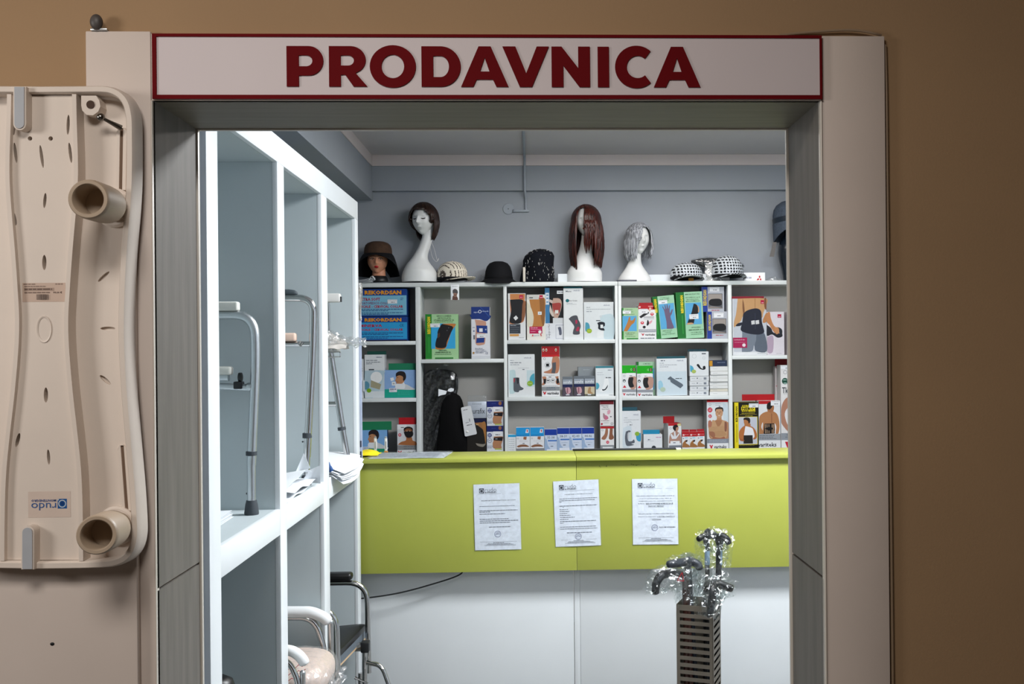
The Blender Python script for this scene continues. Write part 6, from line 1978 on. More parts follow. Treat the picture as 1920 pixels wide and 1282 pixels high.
t = thing('film_bag', 'clear film bag holding black items, standing at the left of the second column', 'plastic bag', (xof(812), 5.87, zb))
t['_world'] = 1
rings = []
prof = [(853, 791, 820), (840, 790, 822), (825, 790, 826), (800, 791, 828), (770, 791, 840), (745, 791, 856), (728, 792, 859), (712, 793, 859), (702, 795, 856), (696, 800, 848), (693, 806, 836)]
for y, a, b in prof:
    pa, pb = W(a, y, 5.86), W(b, y, 5.86)
    c, hw = (pa.x + pb.x) / 2, (pb.x - pa.x) / 2
    rings.append([Vector((c + hw * math.cos(q) * 0.97, 5.90 + 0.055 * math.sin(q), max(pa.z, zb + 0.001))) for q in [2 * PI * i / 24 for i in range(24)]])
MB().loft(rings, None).build('black_item', M_BLK, t)
big = [[p + (p - Vector((sum(q.x for q in r) / len(r), 5.90, p.z))).normalized() * 0.006 + Vector((0, 0, 0.001)) for p in r] for r in rings]
rr = random.Random(5)
big = [[p + Vector((0.004 * math.sin(9 * i + 2 * j), -0.004 + 0.004 * math.sin(3 * i + 1.7 * j), 0)) for i, p in enumerate(r)] for j, r in enumerate(big)]
for r in big:
    for p in r:
        p.x = max(p.x, xof(790.5))
top = big[-1]
c = W(838, 683, 5.87)
big.append([p * 0.3 + c * 0.7 for p in top])
big.append([c + Vector((0.016 * math.cos(2 * PI * i / 24), 0.008 * math.sin(2 * PI * i / 24), 0.008 * math.sin(4 * i))) for i in range(24)])
MB().loft(big, None, False, False).build('film', plastic_film('dark_film', 0.09, (200, 206, 214), 0.12, 0.15), t, fix=False)

# ================================================================ heads, wigs and hats on top of the shelving
M_MANN = mat('mannequin_white', (228, 230, 230), 0.4, 0, 0.01, 20)
M_SKINM = mat('mannequin_skin', (196, 138, 108), 0.5, 0, 0.03, 30)
M_LASH = mat('lash_black', (16, 14, 14), 0.6)
Z0 = TOPZ


class Head:
    def __init__(s, c, a, b, h, yaw=0.0, tilt=0.0, jaw=0.38):
        s.c, s.a, s.b, s.h = Vector(c), a, b, h
        s.rot = Matrix.Rotation(R(yaw), 3, 'Z') @ Matrix.Rotation(R(tilt), 3, 'X')
        s.jaw = jaw

    def loc(s, sx, sy, sz):
        a, b, h = s.a, s.b, s.h
        t = sz
        dn = max(0.0, -t)
        X = a * sx * (1 - s.jaw * dn ** 1.8)
        Y = b * sy * (1 - 0.22 * dn ** 2) - 0.05 * b * dn
        Z = h * sz
        if sy < 0:
            g = lambda v, w: math.exp(-(v / w) ** 2)
            Y -= 0.34 * b * g(X, 0.15 * a) * g(t + 0.20, 0.12) * 0.8
            Y -= 0.16 * b * g(X, 0.11 * a) * g(t + 0.02, 0.17)
            Y += 0.13 * b * g(abs(X) - 0.40 * a, 0.22 * a) * g(t - 0.06, 0.10)
            Y -= 0.05 * b * g(abs(X) - 0.38 * a, 0.3 * a) * g(t - 0.22, 0.07)
            Y -= 0.10 * b * g(X, 0.26 * a) * g(t + 0.50, 0.055)
            Y += 0.05 * b * g(X, 0.3 * a) * g(t + 0.64, 0.05)
            Y -= 0.12 * b * g(X, 0.3 * a) * g(t + 0.86, 0.12)
            Y -= 0.06 * b * g(abs(X) - 0.5 * a, 0.25 * a) * g(t + 0.22, 0.2)
        return Vector((X, Y, Z))

    def at(s, u, t, out=0.0):
        """point of the face: u sideways -1..1, t up -1..1"""
        k = math.sqrt(max(0, 1 - t * t))
        sx = max(-0.999, min(0.999, u)) * k
        sy = -math.sqrt(max(0, k * k - sx * sx))
        p = s.loc(sx, sy, t) + Vector((0, -out, 0))
        return s.c + s.rot @ p

    def mesh(s, mb, m=None):
        n, k = 44, 30
        rings = []
        for i in range(k + 1):
            t = -math.cos(PI * i / k)
            q = math.sqrt(max(1e-6, 1 - t * t))
            rings.append([s.c + s.rot @ s.loc(q * math.cos(2 * PI * j / n), q * math.sin(2 * PI * j / n), t) for j in range(n)])
        mb.loft(rings, m, True)
        return mb

    def face(s, parent, lash=None, lips=None, brow=None, eyes=None, closed=True):
        if lash:
            for sg in (-1, 1):
                pts = [s.at(sg * (0.22 + 0.36 * i / 6), 0.03 - 0.035 * math.sin(PI * i / 6), 0.0006) for i in range(7)]
                MB().tube(pts, [0.0012, 0.0026, 0.0034, 0.0036, 0.0034, 0.003, 0.0016], None, 6).build('eyelash', lash, parent)
        if eyes:
            for sg in (-1, 1):
                ctr = s.at(sg * 0.40, 0.06)
                MB().ell(ctr + Vector((0, 0.002, 0)), (0.0085, 0.004, 0.0048), None, 16, 8, rot=s.rot).build('eye', M_WPLA, parent)
                MB().ell(ctr + Vector((0, -0.0005, 0)), (0.0042, 0.003, 0.0042), None, 12, 6, rot=s.rot).build('iris', M_LASH, parent)
                pts = [s.at(sg * (0.20 + 0.42 * i / 6), 0.10 + 0.05 * math.sin(PI * i / 6), 0.0012) for i in range(7)]
                MB().tube(pts, 0.0017, None, 6).build('eyelash', M_LASH, parent)
        if brow:
            for sg in (-1, 1):
                pts = [s.at(sg * (0.18 + 0.5 * i / 6), 0.25 + 0.06 * math.sin(PI * (0.3 + 0.7 * i / 6)), 0.0006) for i in range(7)]
                MB().tube(pts, 0.0012, None, 6).build('eyebrow', brow, parent)
        if lips:
            def f(u, v):
                w = math.sin(PI * u) ** 0.7
                return s.at(-0.30 + 0.60 * u, -0.50 + (v - 0.5) * 0.17 * w, 0.0012 + 0.0016 * math.sin(PI * v) * w)
            MB().grid(f, 14, 6, None, True, 0.0008).build('lips', lips, parent)


def neck(mb, prof, Y, dep=0.9, m=None, maxd=0.085):
    """prof: (y px, centre px, half width px, y offset); a smooth neck and shoulders, top to base"""
    rings = []
    P = []
    for i in range(len(prof) - 1):
        for j in range(4):
            t = j / 4.0
            pr = [prof[max(i - 1, 0)], prof[i], prof[i + 1], prof[min(i + 2, len(prof) - 1)]]
            P.append([0.5 * (2 * pr[1][k] + (pr[2][k] - pr[0][k]) * t + (2 * pr[0][k] - 5 * pr[1][k] + 4 * pr[2][k] - pr[3][k]) * t * t + (3 * pr[1][k] - pr[0][k] - 3 * pr[2][k] + pr[3][k]) * t ** 3) for k in range(4)])
    P.append(list(prof[-1]))
    for y, c, hw, dy in P:
        p = W(c, y, Y)
        w = hw * Y / F
        d = min(w * dep, maxd)
        rings.append([Vector((p.x + w * math.cos(q), Y + dy + d * math.sin(q), max(p.z, Z0 + 0.0006))) for q in [2 * PI * k / 36 for k in range(36)]])
    mb.loft(rings, m, True)
    return mb


def hair_mat(name, c, c2, rough=0.34):
    if name in MATS:
        return MATS[name]
    m = bpy.data.materials.new(name)
    m.use_nodes = True
    nt = m.node_tree
    b = nt.nodes['Principled BSDF']
    b.inputs['Roughness'].default_value = rough
    tc = nt.nodes.new('ShaderNodeTexCoord')
    mp = nt.nodes.new('ShaderNodeMapping')
    mp.inputs['Scale'].default_value = (160, 160, 6)
    n = nt.nodes.new('ShaderNodeTexNoise')
    n.inputs['Scale'].default_value = 1.0
    n.inputs['Detail'].default_value = 3
    r = nt.nodes.new('ShaderNodeValToRGB')
    r.color_ramp.elements[0].position = 0.36
    r.color_ramp.elements[1].position = 0.66
    r.color_ramp.elements[0].color = lin(c)
    r.color_ramp.elements[1].color = lin(c2)
    nt.links.new(tc.outputs['Object'], mp.inputs[0])
    nt.links.new(mp.outputs[0], n.inputs['Vector'])
    nt.links.new(n.outputs['Fac'], r.inputs[0])
    nt.links.new(r.outputs[0], b.inputs['Base Color'])
    MATS[name] = m
    return m


def wig(hd, parent, m, zend, seed, grow=1.10, n=150, flare=0.0, r=0.0075, part=0.0, cap_front=0.35, wave=0.003, taper=0.0):
    """locks swept from the crown; zend(deg) gives how low each lock hangs (height on the head -1..1 or below), deg 0 is the face"""
    rr = random.Random(seed)
    mb = MB()
    a, b, h = hd.a * grow, hd.b * grow, hd.h * 1.05
    # scalp cap with an opening for the face
    rings = []
    for i in range(15):
        ph = PI / 2 * 1.15 * i / 14
        ring = []
        for k in range(40):
            th = 2 * PI * k / 40 - PI / 2
            fr = math.cos(th + PI / 2)
            lim = 1.15 if fr < 0.2 else 1.15 - (1.15 - cap_front * 1.6) * min(1, (fr - 0.2) / 0.5)
            p = ph * lim / 1.15
            ring.append(hd.c + hd.rot @ Vector((a * 0.985 * math.sin(p) * math.cos(th) + 1e-5, b * 0.985 * math.sin(p) * math.sin(th), h * 0.985 * math.cos(p))))
        rings.append(ring)
    mb.loft(rings, None, False)
    for i in range(n):
        deg = -180 + 360.0 * (i + rr.uniform(-0.4, 0.4)) / n
        ze = zend(deg, rr)
        if ze is None:
            continue
        th = R(deg) - PI / 2
        start = rr.uniform(0.06, 0.16)
        path = []
        for j in range(14):
            ph = start + (PI / 2 - start) * j / 8.0
            if ph <= PI / 2:
                p = Vector((a * math.sin(ph) * math.cos(th), b * math.sin(ph) * math.sin(th), h * math.cos(ph)))
                if j < 3:
                    p.x += part * (1 - j / 3.0) * hd.a * 0.2
                if p.z < ze * h:
                    break
                path.append(p)
        lo = ze * h
        if lo < 0:
            k = 7
            w0 = rr.uniform(0, 6)
            for j in range(1, k + 1):
                z = lo * j / k
                q = 1 + flare * math.sin(PI * j / k) - taper * (j / k) ** 1.6
                path.append(Vector((a * q * math.cos(th) + wave * math.sin(w0 + 2 * j / k * 3), b * q * math.sin(th) + wave * math.cos(w0 + j), z)))
        if len(path) < 3:
            continue
        L = len(path)
        rad = [r * (0.5 + 0.6 * math.sin(PI * (0.15 + 0.7 * j / (L - 1)))) * (1.0 if j < L - 2 else (0.6 if j == L - 2 else 0.15)) for j in range(L)]
        sc_r = rr.uniform(0.75, 1.15)
        mb.tube([hd.c + hd.rot @ p for p in path], [q * sc_r for q in rad], None, 6)
    return mb.build('wig', m, parent, sharp=False, fix=False)


YH = 5.872
KH = YH / F


def head_at(px, py, hw, hh, yaw=0, tilt=0, Y=YH, jaw=0.38):
    p = W(px, py, Y)
    return Head((p.x, Y, p.z), hw * KH, hw * KH * 1.18, hh * KH, yaw, tilt, jaw)


# --- small head with the brown and black bucket hat
t = thing('mannequin_head', 'small skin toned mannequin head with red lips under the brown hat', 'mannequin head', (W(708, 520, YH).x, YH, Z0))
t['_world'] = 1
hd = head_at(708, 489, 18.5, 25.5, 2, 0)
mb = MB()
hd.mesh(mb)
neck(mb, [(499, 709, 12.5, 0.012), (506, 710, 12, 0.01), (513, 710, 12.2, 0.008), (519, 710, 13, 0.004)], YH)
mb.build('head', M_SKINM, t)
neck(MB(), [(517.5, 710, 13.6, 0.004), (521, 710.5, 15.5, 0.002), (525, 711, 16.5, 0), (528, 711, 16.5, 0)], YH).build('base', M_BLACK, t)
hd.face(t, None, mat('lip_red', (178, 16, 32), 0.35), mat('brow_brown', (60, 40, 30), 0.7), True)
M_BHAT = mat('brown_felt', (66, 44, 28), 0.9, 0, 0.25, 60, 0.4, 200)
M_KHAT = mat('black_felt', (13, 14, 18), 0.85, 0, 0.08, 60, 0.3, 240, spec=0.25)
t = thing('bucket_hat', 'brown bucket hat with wide drooping black brim on the small skin toned head', 'hat', (W(708, 478, YH).x, YH + 0.006, W(708, 478, YH).z))
t['_world'] = 1
cz, cx = W(708, 477, YH).z, W(708.5, 478, YH).x
k = KH
MB().lathe((cx, YH + 0.008, cz), [(25.5 * k, -0.006), (26 * k, 0.0), (25.8 * k, 0.018), (25 * k, 0.036), (23 * k, 0.054), (19 * k, 0.066), (12 * k, 0.0745), (0.001, 0.077)], None, 40, 1.0, 1.15).build('crown', M_BHAT, t)


def brim(u, v):
    q = 2 * PI * u
    fr = max(0, -math.sin(q))
    sd = abs(math.cos(q))
    rr_ = (25.4 + (38.5 - 25.4) * (v ** 0.8) * (1 - 0.45 * fr ** 3)) * k
    drop = (0.010 + 0.118 * (1 - fr ** 0.8 * 0.97)) * v ** 1.25
    return Vector((cx + rr_ * math.cos(q), YH + 0.008 + rr_ * 1.1 * math.sin(q), max(cz + 0.002 - drop, Z0 + 0.004)))


MB().grid(brim, 48, 8, None, True, 0.0025).build('brim', M_KHAT, t)

# --- long necked white head with brown bob
t = thing('mannequin_head', 'long necked white mannequin bust with closed lashes under the brown bob wig', 'mannequin head', (W(787, 520, YH).x, YH, Z0))
t['_world'] = 1
hd = head_at(795, 411, 21.0, 29.5, -20, 4, jaw=0.27)
mb = MB()
hd.mesh(mb)
neck(mb, [(423, 805, 12.5, 0.012), (436, 803.5, 10.8, 0.006), (448, 800.5, 10.4, 0.002), (462, 796, 11.2, 0), (476, 790, 12.8, 0), (486, 786.5, 16, 0), (494, 785, 21.5, 0), (503, 786, 27.5, 0), (512, 787, 32, 0), (520, 787, 33.5, 0), (527, 787, 33, 0), (528.5, 787, 32.5, 0)], YH)
mb.build('bust', M_MANN, t)
hd.face(t, M_LASH)
M_HB = hair_mat('hair_dark_brown', (17, 8, 5), (56, 27, 15))


def bob(d, rr):
    a = abs(d)
    if a < 58:
        return 0.54 - 0.00016 * d * d + rr.uniform(-0.04, 0.05)
    if a < 74:
        return -0.25 + rr.uniform(-0.1, 0.08)
    if d < -74 and a < 110:
        return -0.6 + rr.uniform(-0.1, 0.08)
    return -1.15 + rr.uniform(-0.16, 0.12)


wg = thing('wig', 'short dark brown bob wig on the long necked white bust', 'wig', (hd.c.x, hd.c.y, hd.c.z))
wg['_world'] = 1
wig(hd, wg, M_HB, bob, 3, 1.24, 300, 0.05, 0.0052, cap_front=0.40, taper=0.38).name = 'hair'
# loop of white thread
p0, p1, p2 = W(806, 446, YH + 0.03), W(820, 488, YH + 0.01), W(811, 482, YH)
o = MB().tube(bez([p0, W(814, 466, YH + 0.02), p1, W(822.5, 484, YH + 0.01), W(818.5, 490.5, YH), p2, W(806.5, 462, YH + 0.02), p0], 6), 0.0009, None, 6).build('thread_loop', M_WPLA)
tag(o, 'thin white thread loop hanging from the brown bob wig', 'thread')
t = thing('hair_scrunchie', 'small grey and black fabric bundle behind the tweed cap', 'fabric', (W(820, 503, 5.93).x, 5.93, Z0))
mb = MB()
for i, (dx, dz, r_) in enumerate(((-0.014, 0.055, 0.022), (0.012, 0.062, 0.024), (0.0, 0.028, 0.03))):
    mb.ell((dx, 0, dz), (r_, r_ * 0.8, r_ * 1.05), None, 16, 10)
mb.build('bundle', mat('grey_mottled', (104, 108, 118), 0.8, 0, 0.5, 60), t)

# --- red long wig
t = thing('mannequin_head', 'white mannequin bust with square base and red lips under the long auburn wig', 'mannequin head', (W(1096, 520, YH).x, YH, Z0))
t['_world'] = 1
hd = head_at(1099, 415, 19.5, 29.5, -10, 2)
mb = MB()
hd.mesh(mb)
neck(mb, [(432, 1103, 12.5, 0.01), (446, 1101, 11, 0.004), (460, 1099, 11.5, 0), (475, 1097, 14, 0), (488, 1096, 19, 0), (499, 1096, 26, 0), (508, 1096, 31.5, 0), (513, 1096, 33, 0), (520, 1096, 33.2, 0), (527, 1096, 33.2, 0), (528.5, 1096, 33, 0)], YH, 0.75)
mb.build('bust', M_MANN, t)
hd.face(t, None, mat('lip_orange', (176, 72, 48), 0.35))
M_HR = hair_mat('hair_auburn', (17, 5, 4), (84, 27, 13))


def red(d, rr):
    if -30 < d < 2:
        return 0.74 + rr.uniform(-0.03, 0.05)
    if 2 <= d < 38:
        return rr.choice((-0.85, -1.0, -1.2, -1.5, -1.9)) + rr.uniform(-0.15, 0.1)
    return -2.65 + rr.uniform(-0.22, 0.12) - 0.15 * (1 if d < 0 else 0)


wg = thing('wig', 'long straight auburn wig falling over half the face of the white bust', 'wig', (hd.c.x, hd.c.y, hd.c.z))
wg['_world'] = 1
hd.a *= 1.0
wig(hd, wg, M_HR, red, 8, 1.40, 420, 0.16, 0.0050, cap_front=0.24).name = 'hair'

# --- silver bob
t = thing('mannequin_head', 'white mannequin bust with flared base under the silver grey wig', 'mannequin head', (W(1190, 520, YH).x, YH, Z0))
t['_world'] = 1
hd = head_at(1197, 448, 19.5, 29, 18, 0)
mb = MB()
hd.mesh(mb)
neck(mb, [(463, 1193, 12.5, 0.01), (474, 1192, 10.8, 0.004), (485, 1191, 11, 0), (495, 1190, 13.5, 0), (504, 1190, 18.5, 0), (513, 1190, 25, 0), (520, 1190, 29.5, 0), (525, 1190, 31, 0), (528.5, 1190, 30.8, 0)], YH, 0.8)
mb.build('bust', M_MANN, t)
hd.face(t, None)
M_HS = hair_mat('hair_silver', (104, 107, 113), (190, 194, 202), 0.6)


def silver(d, rr):
    if -4 < d < 46:
        return 0.66 - 0.005 * abs(d - 8) + rr.uniform(-0.03, 0.04)
    if -34 <= d <= -4:
        return 0.45 + 0.035 * (d + 4) + rr.uniform(-0.06, 0.05)
    if d < 0:
        return -1.25 + rr.uniform(-0.2, 0.15)
    return -1.1 + rr.uniform(-0.2, 0.1)


wg = thing('wig', 'silver grey chin length wig with dark lower strands on the flared white bust', 'wig', (hd.c.x, hd.c.y, hd.c.z))
wg['_world'] = 1
wig(hd, wg, M_HS, silver, 12, 1.28, 380, 0.08, 0.0042, cap_front=0.32, taper=0.12).name = 'hair'
p = W(1175, 524, 5.80)
o = MB().bbox((p.x - 0.058, 5.782, Z0), (p.x + 0.058, 5.85, Z0 + 0.010), 0.003).build('flat_packet', mat('dark_packet', (70, 72, 84), 0.3, 0, 0.15, 60))
tag(o, 'flat dark grey packet lying before the bust with the silver wig', 'packet')

# --- felt cloche and dark bust at the right edge
t = thing('mannequin_head', 'glossy black mannequin bust half hidden by the right door jamb', 'mannequin head', (W(1490, 520, YH).x, YH, Z0))
t['_world'] = 1
hd = head_at(1488, 425, 20, 30, -20, 0)
M_GB = mat('glossy_navy', (22, 30, 40), 0.25, 0, 0.05, 30)
mb = MB()
hd.mesh(mb)
neck(mb, [(438, 1490, 18, 0.01), (450, 1488, 24, 0.004), (465, 1487, 28, 0), (485, 1488, 28, 0), (505, 1491, 26, 0), (520, 1493, 25, 0), (528.5, 1494, 25, 0)], YH, 0.8)
mb.build('bust', M_GB, t)
M_FELT = mat('grey_blue_felt', (74, 84, 98), 0.95, 0, 0.25, 120, 0.4, 300, spec=0.2)
t = thing('felt_hat', 'grey blue felt cloche hat with dark band on the black bust at the right edge', 'hat', (hd.c.x, YH, hd.c.z))
t['_world'] = 1
cz, cx = W(1486, 408, YH).z, W(1486, 408, YH).x
rx = Matrix.Rotation(R(-8), 3, 'Y')
MB().lathe((cx, YH, cz), [(37 * k, -0.02), (37 * k, 0.0), (36 * k, 0.03), (33 * k, 0.06), (27 * k, 0.085), (17 * k, 0.101), (0.001, 0.107)], None, 40, 1.0, 1.05, rot=rx).build('crown', M_FELT, t)
MB().lathe((cx, YH, cz), [(37.6 * k, -0.026), (38 * k, -0.016), (37.8 * k, 0.006), (37.2 * k, 0.010)], None, 40, 1.0, 1.05, cap=False, rot=rx).build('hat_band', mat('band_dark_blue', (18, 32, 46), 0.5, 0, 0.05, 60), t)


def brim2(u, v):
    q = 2 * PI * u
    fr = max(0, -math.sin(q))
    rr_ = (37.5 + 4 * v + 2 * math.sin(2 * q) * v) * k
    p = Vector((rr_ * math.cos(q), rr_ * 1.05 * math.sin(q), -0.022 - (0.105 - 0.075 * fr ** 1.5) * v))
    return Vector((cx, YH, cz)) + rx @ p


MB().grid(brim2, 48, 8, None, True, 0.003).build('brim', M_FELT, t)
a, b = W(1443, 481, 5.80), W(1452, 454, 5.80)
MB().prism([(a.x, a.z), (a.x + 0.026, a.z - 0.001), (b.x + 0.014, b.z), (b.x - 0.008, b.z + 0.001)], 5.80, 5.8015).build('hat_tag', mat('tag_dark', (96, 92, 90), 0.6, 0, 0.1, 50), t)
MB().tube(bez([(b.x + 0.004, 5.8008, b.z - 0.004), (b.x + 0.016, 5.805, b.z + 0.012), (W(1458, 446, 5.82).x, 5.82, W(1458, 446, 5.82).z)], 5), 0.0009, None, 6).build('tag_string', M_BLACK, t)


# --- caps
def plaid(name, base, line, kx, kz, amt=0.46, nscale=90, amtz=None):
    if name in MATS:
        return MATS[name]
    m = bpy.data.materials.new(name)
    m.use_nodes = True
    nt = m.node_tree
    b = nt.nodes['Principled BSDF']
    b.inputs['Roughness'].default_value = 0.9
    tc = nt.nodes.new('ShaderNodeTexCoord')
    sep = nt.nodes.new('ShaderNodeSeparateXYZ')
    nt.links.new(tc.outputs['Object'], sep.inputs[0])
    nz = nt.nodes.new('ShaderNodeTexNoise')
    nz.inputs['Scale'].default_value = nscale
    nz.inputs['Detail'].default_value = 3
    nt.links.new(tc.outputs['Object'], nz.inputs['Vector'])
    outs = []
    for ax, kk in (('X', kx), ('Z', kz)):
        mu = nt.nodes.new('ShaderNodeMath')
        mu.operation = 'MULTIPLY'
        mu.inputs[1].default_value = kk
        nt.links.new(sep.outputs[ax], mu.inputs[0])
        ad = nt.nodes.new('ShaderNodeMath')
        ad.operation = 'MULTIPLY_ADD'
        ad.inputs[1].default_value = 0.75
        nt.links.new(nz.outputs['Fac'], ad.inputs[0])
        nt.links.new(mu.outputs[0], ad.inputs[2])
        fr = nt.nodes.new('ShaderNodeMath')
        fr.operation = 'FRACT'
        nt.links.new(ad.outputs[0], fr.inputs[0])
        lt = nt.nodes.new('ShaderNodeMath')
        lt.operation = 'LESS_THAN'
        lt.inputs[1].default_value = amtz if (amtz and ax == 'Z') else amt
        nt.links.new(fr.outputs[0], lt.inputs[0])
        outs.append(lt)
    pr = nt.nodes.new('ShaderNodeMath')
    pr.operation = 'MULTIPLY'
    nt.links.new(outs[0].outputs[0], pr.inputs[0])
    nt.links.new(outs[1].outputs[0], pr.inputs[1])
    gt = nt.nodes.new('ShaderNodeMath')
    gt.operation = 'GREATER_THAN'
    gt.inputs[1].default_value = 0.34
    nt.links.new(nz.outputs['Fac'], gt.inputs[0])
    p2 = nt.nodes.new('ShaderNodeMath')
    p2.operation = 'MULTIPLY'
    nt.links.new(pr.outputs[0], p2.inputs[0])
    nt.links.new(gt.outputs[0], p2.inputs[1])
    mx = nt.nodes.new('ShaderNodeMix')
    mx.data_type = 'RGBA'
    mx.inputs['A'].default_value = lin(base)
    mx.inputs['B'].default_value = lin(line)
    nt.links.new(p2.outputs[0], mx.inputs['Factor'])
    nt.links.new(mx.outputs['Result'], b.inputs['Base Color'])
    MATS[name] = m
    return m


def cap(name, label, px, hw, ytop, Y, m, visor, yaw=0, under=None, cat='cap', lift=0.012):
    """a peaked cap: dome of panels, button, peak; visor = (length, half width, droop)"""
    kk = Y / F
    p = W(px, 520, Y)
    top = W(px, ytop, Y).z
    h = top - Z0 - lift
    r = hw * kk
    t = thing(name, label, cat, (p.x, Y, Z0), (0, 0, R(yaw)))
    mb = MB()
    rings = []
    prof = [(0.97, 0.0), (1.0, 0.10), (1.0, 0.25), (0.97, 0.42), (0.90, 0.6), (0.78, 0.76), (0.60, 0.89), (0.36, 0.97), (0.12, 1.0), (0.01, 1.0)]
    for rr_, z in prof:
        rings.append([Vector((r * rr_ * math.cos(2 * PI * i / 40) * (1 + 0.012 * math.cos(6 * 2 * PI * i / 40)), r * 1.1 * rr_ * math.sin(2 * PI * i / 40), lift + h * z)) for i in range(40)])
    mb.loft(rings, None, True)
    mb.build('crown', m, t)
    MB().ell((0, 0, lift + h), (0.006, 0.006, 0.004), None, 12, 6).build('button', m, t)
    L, vw, dr = visor

    def vf(u, v):
        x = -vw + 2 * vw * u
        q = x / vw
        y0 = -r * 1.08 * math.sqrt(max(0, 1 - (x / r * 0.98) ** 2))
        z0 = lift + 0.004
        return Vector((x, y0 - L * v * (1 - 0.55 * q * q), max(0.0012, z0 + 0.012 * v - dr * (q * q) - 0.010 * v * v)))
    MB().grid(vf, 20, 6, None, True, 0.0035).build('peak', m, t)
    MB().lathe((0, 0, lift - 0.004), [(r * 0.985, 0), (r * 1.005, 0.002), (r * 1.005, 0.014), (r * 0.99, 0.016)], None, 40, 1, 1.1).build('sweatband', under or m, t)
    return t


M_TW = plaid('tweed_cream', (226, 218, 202), (84, 74, 66), 62, 20, 0.30, 120, 0.8)
M_PL = plaid('plaid_white', (206, 212, 218), (12, 16, 24), 60, 56, 0.64, 120)
cap('tweed_cap', 'cream tweed peaked cap with dark thread lines beside the long necked bust', 848, 27, 490, 5.868, M_TW, (0.072, 0.085, 0.016), 52, M_KHAT, lift=0.024)
p = W(853, 533, 5.775)
t = thing('hang_tag', 'white paper tag with a small portrait hanging from the cream tweed cap', 'tag', (W(853, 562, 5.77).x, 5.7745, W(853, 562, 5.77).z))
MB().bbox((-0.024, 0, 0.0), (0.024, 0.001, 0.088), 0.0004).build('tag', M_PAPER, t)
a = Art(853, 562, 5.77 / F, -0.0002)
a.cur([(848, 562), (849, 555), (853, 553.5), (857, 556), (858, 562)], '#6c4a42').cur([(850, 548), (853, 545.5), (857, 547), (857, 553), (854, 556.5), (850.5, 554)], '#a47c6c').cur([(849, 550), (849, 544), (853, 541.5), (857.5, 544), (858, 550), (853, 549)], '#5a5658').words(848, 858, 536.5, 0.7, '#9a9aa0').words(851.5, 856, 552.5, 1, '#4a3230')
a.build('front_print', t)
cap('plaid_cap', 'smaller black and white plaid peaked cap tipped forward, left of the film wrapped hat', 1287, 30, 493, 5.872, M_PL, (0.060, 0.088, 0.020), 8, M_KHAT, lift=0.022)
cap('plaid_cap', 'larger black and white plaid peaked cap before the film wrapped hat', 1364, 29.5, 479.5, 5.868, M_PL, (0.065, 0.092, 0.022), 12, M_KHAT, lift=0.030)
p = W(1295, 522, 5.84)
o = MB().bbox((p.x - 0.016, 5.805, Z0), (p.x + 0.012, 5.83, Z0 + 0.026), 0.002).build('orange_label', mat('orange_card', (206, 138, 34), 0.6, 0, 0.05, 40))
tag(o, 'small orange card under the smaller plaid cap', 'card')

# --- black cloche overhanging the edge
kk = 5.86 / F
p = W(935, 520, 5.86)
t = thing('cloche_hat', 'plain black cloche hat with curved brim hanging over the shelf edge', 'hat', (p.x, 5.86, Z0))
MB().lathe((0, 0, 0.018), [(26.5 * kk, 0), (26 * kk, 0.02), (24.8 * kk, 0.05), (22 * kk, 0.078), (17 * kk, 0.098), (9 * kk, 0.108), (0.001, 0.110)], None, 40, 1, 1.08).build('crown', M_KHAT, t)


def brim3(u, v):
    q = 2 * PI * u
    fr = max(0, -math.sin(q))
    rr_ = (26.3 + (8.5 + 0.5 * fr) * v) * kk
    z = 0.020 - (0.0185 + 0.012 * fr ** 2 * v) * v
    y = rr_ * 1.08 * math.sin(q)
    if y > -0.092:
        z = max(z, 0.0008)
    return Vector((rr_ * math.cos(q), y, z))


MB().grid(brim3, 56, 8, None, True, 0.0025).build('brim', M_KHAT, t)
MB().lathe((0, 0, 0.018), [(26.8 * kk, 0.000), (26.9 * kk, 0.004), (26.6 * kk, 0.016), (26.3 * kk, 0.017)], None, 40, 1, 1.08, cap=False).build('hat_band', mat('band_black', (8, 9, 12), 0.8, spec=0.2), t)

# --- black newsboy style hat with white stitching
t = thing('stitched_hat', 'dark navy slouch hat with white stitch threads beside the black cloche', 'hat', (W(1009, 520, 5.865).x, 5.865, Z0))
kk = 5.865 / F
M_NAVY = mat('navy_knit', (14, 17, 25), 0.9, 0, 0.3, 120, 0.6, 160, spec=0.2)
rings = []
for (rx_, z, dx) in ((24, 0.0, 4), (26.5, 0.012, 3), (28, 0.03, 2), (28, 0.06, 2), (28.5, 0.10, 1), (29, 0.13, 1.5), (27.5, 0.158, 3), (22, 0.18, 4.5), (13, 0.194, 5), (4, 0.199, 5), (0.3, 0.1995, 5)):
    rings.append([Vector(((dx + rx_ * (1 + 0.03 * math.sin(5 * q + z * 40))) * kk * math.cos(q) if False else (dx * kk + rx_ * kk * (1 + 0.03 * math.sin(5 * q + z * 40)) * math.cos(q)), rx_ * kk * math.sin(q) * 0.95, z + 0.0006)) for q in [2 * PI * i / 44 for i in range(44)]])
MB().loft(rings, None, True).build('crown', M_NAVY, t)
MB().loft([[Vector((-0.040 + 0.055 * math.cos(q) * s_[0], 0.0 + 0.05 * math.sin(q) * s_[0], s_[1])) for q in [2 * PI * i / 24 for i in range(24)]] for s_ in ((1.25, 0.0006), (1.2, 0.03), (1.0, 0.08), (0.85, 0.12), (0.6, 0.155), (0.2, 0.168), (0.02, 0.169))], None, True).build('ear_flap', M_NAVY, t)
rr = random.Random(21)
mb = MB()
